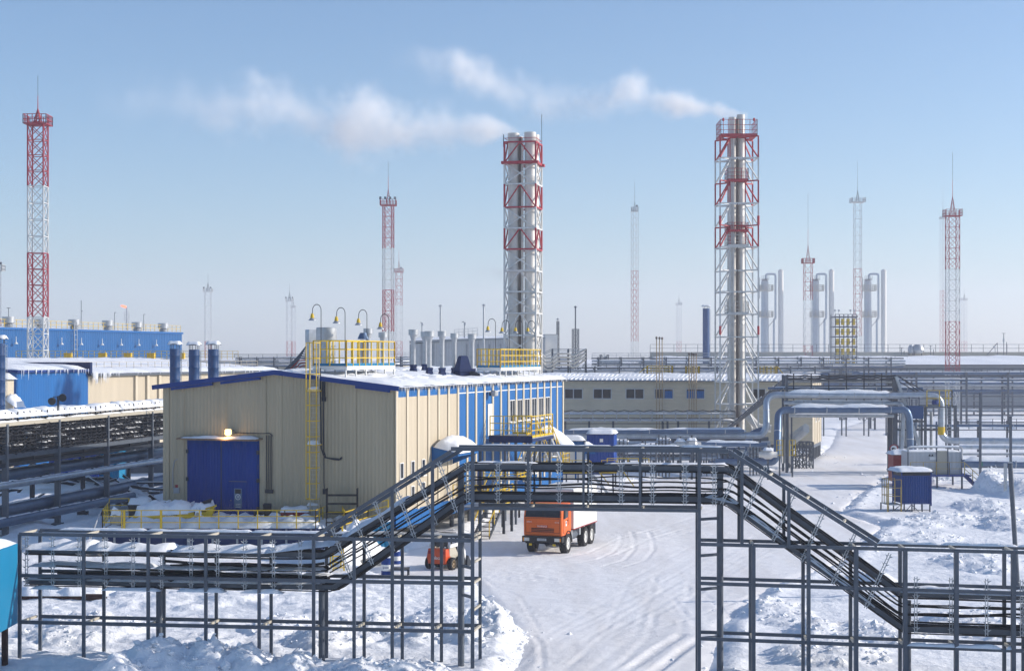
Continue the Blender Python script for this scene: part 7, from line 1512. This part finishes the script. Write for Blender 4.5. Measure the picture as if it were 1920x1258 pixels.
# pipe bridge frame over the far road
t = thing('pipe_bridge', 'steel pipe bridge with railed top tier spanning the far end of the road', 'pipe bridge', (xp(1477, 167), 167, 0)); zt_ = hp(705, 167)
for px, z_top, w_ in ((1475, 703, .26), (1484, 760, .16), (1676, 704, .3), (1681, 704, .2), (1735, 760, .25), (1791, 760, .28)):
    for dy in (0, 2.2): m = MB(); m.bar((xp(px, 165), 165+dy, -.2), (xp(px, 165), 165+dy, hp(z_top, 165)), w_); m.build('post', M['steel'], t, world=True)
for y, a, b, w_ in ((712, 1475, 1680, .14), (724, 1475, 1680, .12), (706, 1475, 1685, .12), (746, 1475, 1740, .2), (773, 1475, 1695, .22), (762, 1735, 1791, .2), (790, 1676, 1735, .18), (806, 1676, 1791, .16), (855, 1676, 1800, .18), (838, 1676, 1740, .16)):
    for dy in (0, 2.2): m = MB(); m.bar((xp(a, 165), 165+dy, hp(y, 165)), (xp(b, 165), 165+dy, hp(y, 165)), w_); m.build('beam', M['steel'], t, world=True)
for px in range(1488, 1680, 33): m = MB(); m.bar(V(px, 750, 164.8), V(px, 700, 164.8), .1); m.build('hanger', M['steel_d'], t, world=True)
m = MB()
for a, b, c, d in ((1681, 704, 1732, 733), (1686, 706, 1722, 733), (1681, 712, 1715, 733)): m.bar(V(a, b, 165), V(c, d, 165), .09)
m.build('stay_rod', M['steel_d'], t, world=True)
m = MB(); m.bar(V(1680, 706, 164.5), V(1726, 842, 164.5), .28); m.build('diagonal_strut', M['galv'], t, world=True)
m = MB()
for y, s_ in ((703, .12), (709, .08)):
    for k in range(6): m.tube([p+Vector((0, 0, 0)) for p in sag(V(1475+k*34, y, 164.6), V(1509+k*34, y, 164.6), s_)], .05, 5)
m.build('cable', M['cable'], t, world=True)
m = MB(); m.snow(V(1480, 713, 165), V(1676, 713, 165), V(1676, 713, 167), V(1480, 713, 167), .12, 40, 4, .8, .02, 3); m.snow(V(1480, 744.5, 165), V(1676, 744.5, 165), V(1676, 744.5, 166), V(1480, 744.5, 166), .12, 40, 4, .8, .02, 3); m.build('snow_cover', M['drift'], t, world=True, smooth='all')
for k, (px, yt, r_) in enumerate(((1687, 772, .12), (1699, 778, .2), (1716, 790, .14), (1724, 784, .1), (1746, 772, .16), (1756, 790, .1))): bigpipe('riser_pipe', ['leftmost', 'second', 'third', 'fourth', 'fifth', 'rightmost'][k]+' of six vertical pipes inside the right leg of the pipe bridge', [V(px, yt, 166+k*.2), V(px, 858, 166+k*.2)], r_, ('jacket', 'galv', 'jacket_b')[k % 3], grp='vertical pipes in the right bridge leg')
for k, (y_, a_, b_, r_, lab) in enumerate(((716, 1478, 1680, .09, 'thin top pipe just under the bridge cables'), (728, 1440, 1730, .14, 'slim pipe above the thick yellow-banded bridge pipe'), (733, 1478, 1700, .08, 'thinnest pipe resting close over the thick bridge pipe'), (798, 1690, 1990, .11, 'slim pipe running right from the bridge leg at railing height'), (851, 1680, 1990, .13, 'slim low pipe running right behind the pale cabin'))): bigpipe('process_pipe', lab, [V(a_, y_, 166.5), V(b_, y_+.5, 166.5)], r_, ('galv', 'jacket_b')[k % 2], snowpts=[(V(a_+5, y_, 166.5), V(b_-5, y_+.5, 166.5))] if k in (1, 4) else None)
t = thing('valve_platform', 'small yellow railed platform round the bend of the right bridge pipe', 'platform', (xp(1738, 163), 163, hp(762, 163))); a_ = xp(1785, 163)-xp(1738, 163)
m = MB(); m.box(0, a_, 0, 2.4, -.1, 0); m.build('platform_deck', M['steel'], t); m = MB(); railing(m, [(0, 0, 0), (a_, 0, 0), (a_, 2.4, 0)], hp(732, 163)-hp(762, 163), 2, 1.3, .08, False); m.build('guard_rail', M['yellow'], t); m = MB(); m.tube([(1.0, .6, .2), (1.0, .6, .6)], .35, 12); m.build('valve', M['bluetrim'], t)
for px in (1738, 1784): m = MB(); x = xp(px, 163)-t.location.x; m.bar((x, 2, -t.location.z), (x, 2, -.1), .16); m.build('post', M['steel'], t)
m = MB()
for s_ in (0, .5): m.bar((a_-.6+s_, -.1, -t.location.z), (a_-.6+s_, -.1, 0), .05)
for k in range(18): m.bar((a_-.6, -.1, -.3-k*.3), (a_-.1, -.1, -.3-k*.3), .03)
m.build('ladder', M['galv'], t)
t = thing('hanging_cabinet', 'light blue equipment box hung under the pipe bridge', 'cabinet', V(1714, 770, 163.6)); m = MB(); m.bbox(-.75, .85, -.5, .5, -.8, .5, .05); m.build('cabinet_body', M['blue_stack'], t); m = MB(); m.bar((-.5, 0, .5), (-.5, 0, 1.4), .08); m.bar((.5, 0, .5), (.5, 0, 1.4), .08); m.build('hanger', M['steel'], t)
for k in range(2):
    px = 1462+k*24; t = thing('safety_cage', ('left' if k == 0 else 'right')+' yellow safety cage among the down-pipes at the bridge foot', 'railing', (xp(px, 159), 159, hp(855, 159)), 0, 'yellow cages at the pipe bridge foot'); m = MB(); w_ = .6
    for x in (-w_/2, 0, w_/2): m.bar((x, 0, 0), (x, 0, hp(825, 159)-hp(855, 159)), .06)
    for q in range(4): m.bar((-w_/2, 0, .1+q*.5), (w_/2, 0, .1+q*.5), .05)
    m.build('guard_rail', M['yellow'], t); m = MB(); m.bar((0, .1, -t.location.z), (0, .1, 0), .15); m.build('post', M['steel'], t)
for k, px in enumerate((1466, 1471, 1476, 1481)): bigpipe('down_pipe', ['leftmost', 'second', 'third', 'rightmost'][k]+' of four slim vertical pipes beside the bridge post', [V(px, 776, 167+k*.2), V(px, 868, 167+k*.2)], .12, 'alum', grp='slim vertical pipes at the bridge foot')
# support trestles under ducts near the service building corner
for px, py in ((1496, 868), (1508, 862)):
    Z = 172; t = thing('pipe_trestle', ('left' if px < 1500 else 'right')+' braced steel trestle beside the corner stilts of the service building', 'trestle', (xp(px, Z), Z, 0), 0, 'braced trestles'); m = MB(); z = hp(828, Z); lattice(m, (0, 0), 1.5, -.2, z, 1.6, .14, .1); m.build('lattice_section', M['steel'], t)
# low equipment in the pipe yard
rn = random.Random(31)
for k, (px, py, w_, h_) in enumerate(((1165, 838, 30, 22), (1215, 842, 40, 16), (1245, 836, 26, 24), (1330, 852, 40, 16), (1370, 856, 40, 14), (1415, 846, 24, 20))):
    Z = 158+k*.7; t = thing('pipe_manifold', ['small manifold of pipes behind the blue shed', 'low manifold right of the blue shed', 'manifold left of the bulbous valves', 'low manifold right of the bulbous valves', 'flat manifold below the lattice tower', 'manifold at the foot of the thick bent pipe'][k], 'manifold', V(px, py+h_/2, Z), 0, 'small pipe manifolds in the pipe yard'); W_ = w_*Z/F/2; hh = h_*Z/F; m = MB()
    for q in range(4): z = hh*(q+.5)/4; m.tube([(-W_, q*.3, z), (W_, q*.3, z)], rn.uniform(.06, .16), 8)
    m.build('pipe', M['jacket'], t, smooth=True); m = MB()
    for q in range(4): x = -W_+2*W_*(q+.5)/4; m.tube([(x, -.1, -t.location.z), (x, -.1, hh+rn.uniform(.1, .5))], rn.uniform(.05, .09), 8)
    m.build('riser', M['steel'], t); m = MB(); m.snow((-W_, -.2, hh), (W_, -.2, hh), (W_, 1.0, hh), (-W_, 1.0, hh), .15, 10, 4, .6, .02, k); m.build('snow_cover', M['drift'], t, smooth='all')
# fence-like cable rail at the right
rack('pipe_rack', 'low railed cable rack crossing the snow at the right edge', 178, 1793, 2350, [792, 797, 806], [1796, 1838, 1893, 1950, 2050, 2150, 2250], seed=8, rr=.1, depth=.8, rail_=(806, 785, 1.3, 'steel'), mats=('steel', 'galv'), snowy=())
t = thing('post_frame', 'pair of tall grey posts at the right carrying the low pipes', 'frame', (xp(1838, 150), 150, 0)); m = MB(); m.bar((0, 0, -.2), (0, 0, hp(736, 150)), .2); m.bar((xp(1895, 150)-xp(1838, 150), 0, -.2), (xp(1895, 150)-xp(1838, 150), 0, hp(780, 150)), .2); m.build('post', M['steel'], t); m = MB(); m.bar((0, 0, hp(875, 150)), (xp(1895, 150)-xp(1838, 150), 0, hp(875, 150)), .12); m.build('beam', M['steel'], t)
for px in (1581, 1625):
    Z = 300; t = thing('pipe_trestle', ('left' if px < 1600 else 'right')+' lattice leg under the background pipe rack, beyond the road end', 'trestle', (xp(px, Z), Z, 0), 0, 'lattice legs beyond the road'); m = MB(); lattice(m, (0, 0), 1.0 if px < 1600 else 2.2, -.2, hp(770, Z), 1.6, .16, .2); m.build('lattice_section', M['steel'], t)
# ================================================================ smoke and haze
def smoke(name, label, path, Z, amp, seed, half=5.5, colr=(.995, .993, .99), scale=.28):
    """soft plume along +x: centre line, radius and density follow three curves sampled in world metres"""
    P = [(xp(a, Z), hp(b, Z), r*Z/F, d) for a, b, r, d in path]; xa, xb = P[-1][0]-2, P[0][0]+.9; W_ = xb-xa
    zl, zh = min(p[1]-p[2]*1.5 for p in P), max(p[1]+p[2]*1.5 for p in P)
    m = MB(); m.box(0, W_, -half, half, 0, zh-zl); ma = bpy.data.materials.new(name); ma.use_nodes = True; t = ma.node_tree; t.nodes.clear(); L = t.links
    out = t.nodes.new('ShaderNodeOutputMaterial'); pv = t.nodes.new('ShaderNodeVolumePrincipled'); L.new(pv.outputs[0], out.inputs['Volume']); pv.inputs['Color'].default_value = (*colr, 1); pv.inputs['Anisotropy'].default_value = .1
    tc = t.nodes.new('ShaderNodeTexCoord'); sp = t.nodes.new('ShaderNodeSeparateXYZ'); L.new(tc.outputs['Object'], sp.inputs[0])
    def math_(op, a, b=None, clamp=False):
        n = t.nodes.new('ShaderNodeMath'); n.operation = op; n.use_clamp = clamp
        for i, v in enumerate((a, b)):
            if v is None: continue
            if isinstance(v, (int, float)): n.inputs[i].default_value = v
            else: L.new(v, n.inputs[i])
        return n.outputs[0]
    u = math_('DIVIDE', sp.outputs[0], W_)
    def curve(vals, vmax):
        n = t.nodes.new('ShaderNodeFloatCurve'); c = n.mapping.curves[0]; pts = sorted(((p[0]-xa)/W_, v/vmax) for p, v in zip(P, vals))
        pts = [(0, pts[0][1])] + pts + [(1, pts[-1][1])]
        c.points[0].location = pts[0]; c.points[1].location = pts[-1]
        for q in pts[1:-1]: c.points.new(*q)
        n.mapping.update(); L.new(u, n.inputs['Value']); return math_('MULTIPLY', n.outputs[0], vmax)
    cz_ = curve([p[1]-zl for p in P], zh-zl); cr_ = curve([p[2] for p in P], 6.0); cd_ = curve([p[3] for p in P], 3.0)
    nz = t.nodes.new('ShaderNodeTexNoise'); nz.inputs['Scale'].default_value = scale; nz.inputs['Detail'].default_value = 5; nz.inputs['Roughness'].default_value = .62
    mp = t.nodes.new('ShaderNodeMapping'); mp.inputs['Location'].default_value = (seed*3.1, 0, seed); L.new(tc.outputs['Object'], mp.inputs[0]); L.new(mp.outputs[0], nz.inputs['Vector'])
    nf = math_('SUBTRACT', nz.outputs['Fac'], .5)
    dz = math_('DIVIDE', math_('SUBTRACT', sp.outputs[2], cz_), cr_); dy = math_('DIVIDE', sp.outputs[1], cr_)
    r = math_('SQRT', math_('ADD', math_('MULTIPLY', dz, dz), math_('MULTIPLY', dy, dy)))
    d = math_('ADD', math_('SUBTRACT', 1.05, r), math_('MULTIPLY', nf, 2.5)); d = math_('MULTIPLY', d, .85, True); d = math_('MULTIPLY', d, d)
    # fade to nothing at the box walls
    ex = math_('MULTIPLY', math_('SUBTRACT', 1.0, u), 60, True); ez = math_('MULTIPLY', math_('MINIMUM', sp.outputs[2], math_('SUBTRACT', zh-zl, sp.outputs[2])), .9, True); ey = math_('MULTIPLY', math_('SUBTRACT', half, math_('ABSOLUTE', sp.outputs[1])), .8, True)
    ex0 = math_('MULTIPLY', u, 10, True)
    d = math_('MULTIPLY', math_('MULTIPLY', d, math_('MULTIPLY', ez, ey)), math_('MULTIPLY', math_('MULTIPLY', math_('MULTIPLY', cd_, ex), ex0), amp)); L.new(d, pv.inputs['Density'])
    o = m.build(name, ma); o.location = (xa, Z, zl); tag(o, label, 'smoke', None, 'stuff'); return o
smoke('smoke_plume', 'white steam plume drifting left from the four-flue stack cluster', [(985, 254, 13, 2.6), (962, 250, 18, 2.2), (930, 245, 30, 1.5), (880, 240, 44, 1), (800, 240, 50, .7), (740, 246, 66, .8), (690, 232, 82, .9), (630, 235, 66, .6), (560, 215, 60, .35), (480, 200, 66, .4), (420, 208, 62, .25), (340, 195, 60, .1), (200, 185, 70, .05)], 165, .95, 1)
smoke('smoke_plume', 'white steam plume drifting left from the tall lattice chimney tower', [(1388, 217, 9, 3), (1374, 214, 13, 3), (1345, 210, 20, 2.2), (1290, 200, 31, 1.5), (1230, 186, 36, .9), (1180, 172, 44, .8), (1130, 192, 42, .35), (1060, 194, 42, .3), (990, 180, 48, .35), (930, 160, 46, .35), (870, 140, 52, .5), (830, 128, 42, .25), (760, 110, 40, .05)], 178, 1.1, 4)
smoke('smoke_puff', 'thin grey puff leaking from the middle of the four-flue stack cluster', [(1000, 516, 8, .9), (970, 512, 14, 1), (940, 514, 16, .6), (905, 510, 16, .25), (870, 505, 14, .1)], 163, .5, 7, 2.2, (.75, .72, .74), .6)
hz = MB(); hz.box(-1900, 2100, -60, 3000, -1.5, 130); hm = bpy.data.materials.new('haze'); hm.use_nodes = True; t_ = hm.node_tree; t_.nodes.clear()
o_ = t_.nodes.new('ShaderNodeOutputMaterial'); v_ = t_.nodes.new('ShaderNodeVolumePrincipled'); t_.links.new(v_.outputs[0], o_.inputs['Volume'])
v_.inputs['Color'].default_value = (.85, .85, .90, 1); v_.inputs['Density'].default_value = .00038; v_.inputs['Anisotropy'].default_value = .35
ho = hz.build('haze', hm); tag(ho, None, None, None, 'stuff')
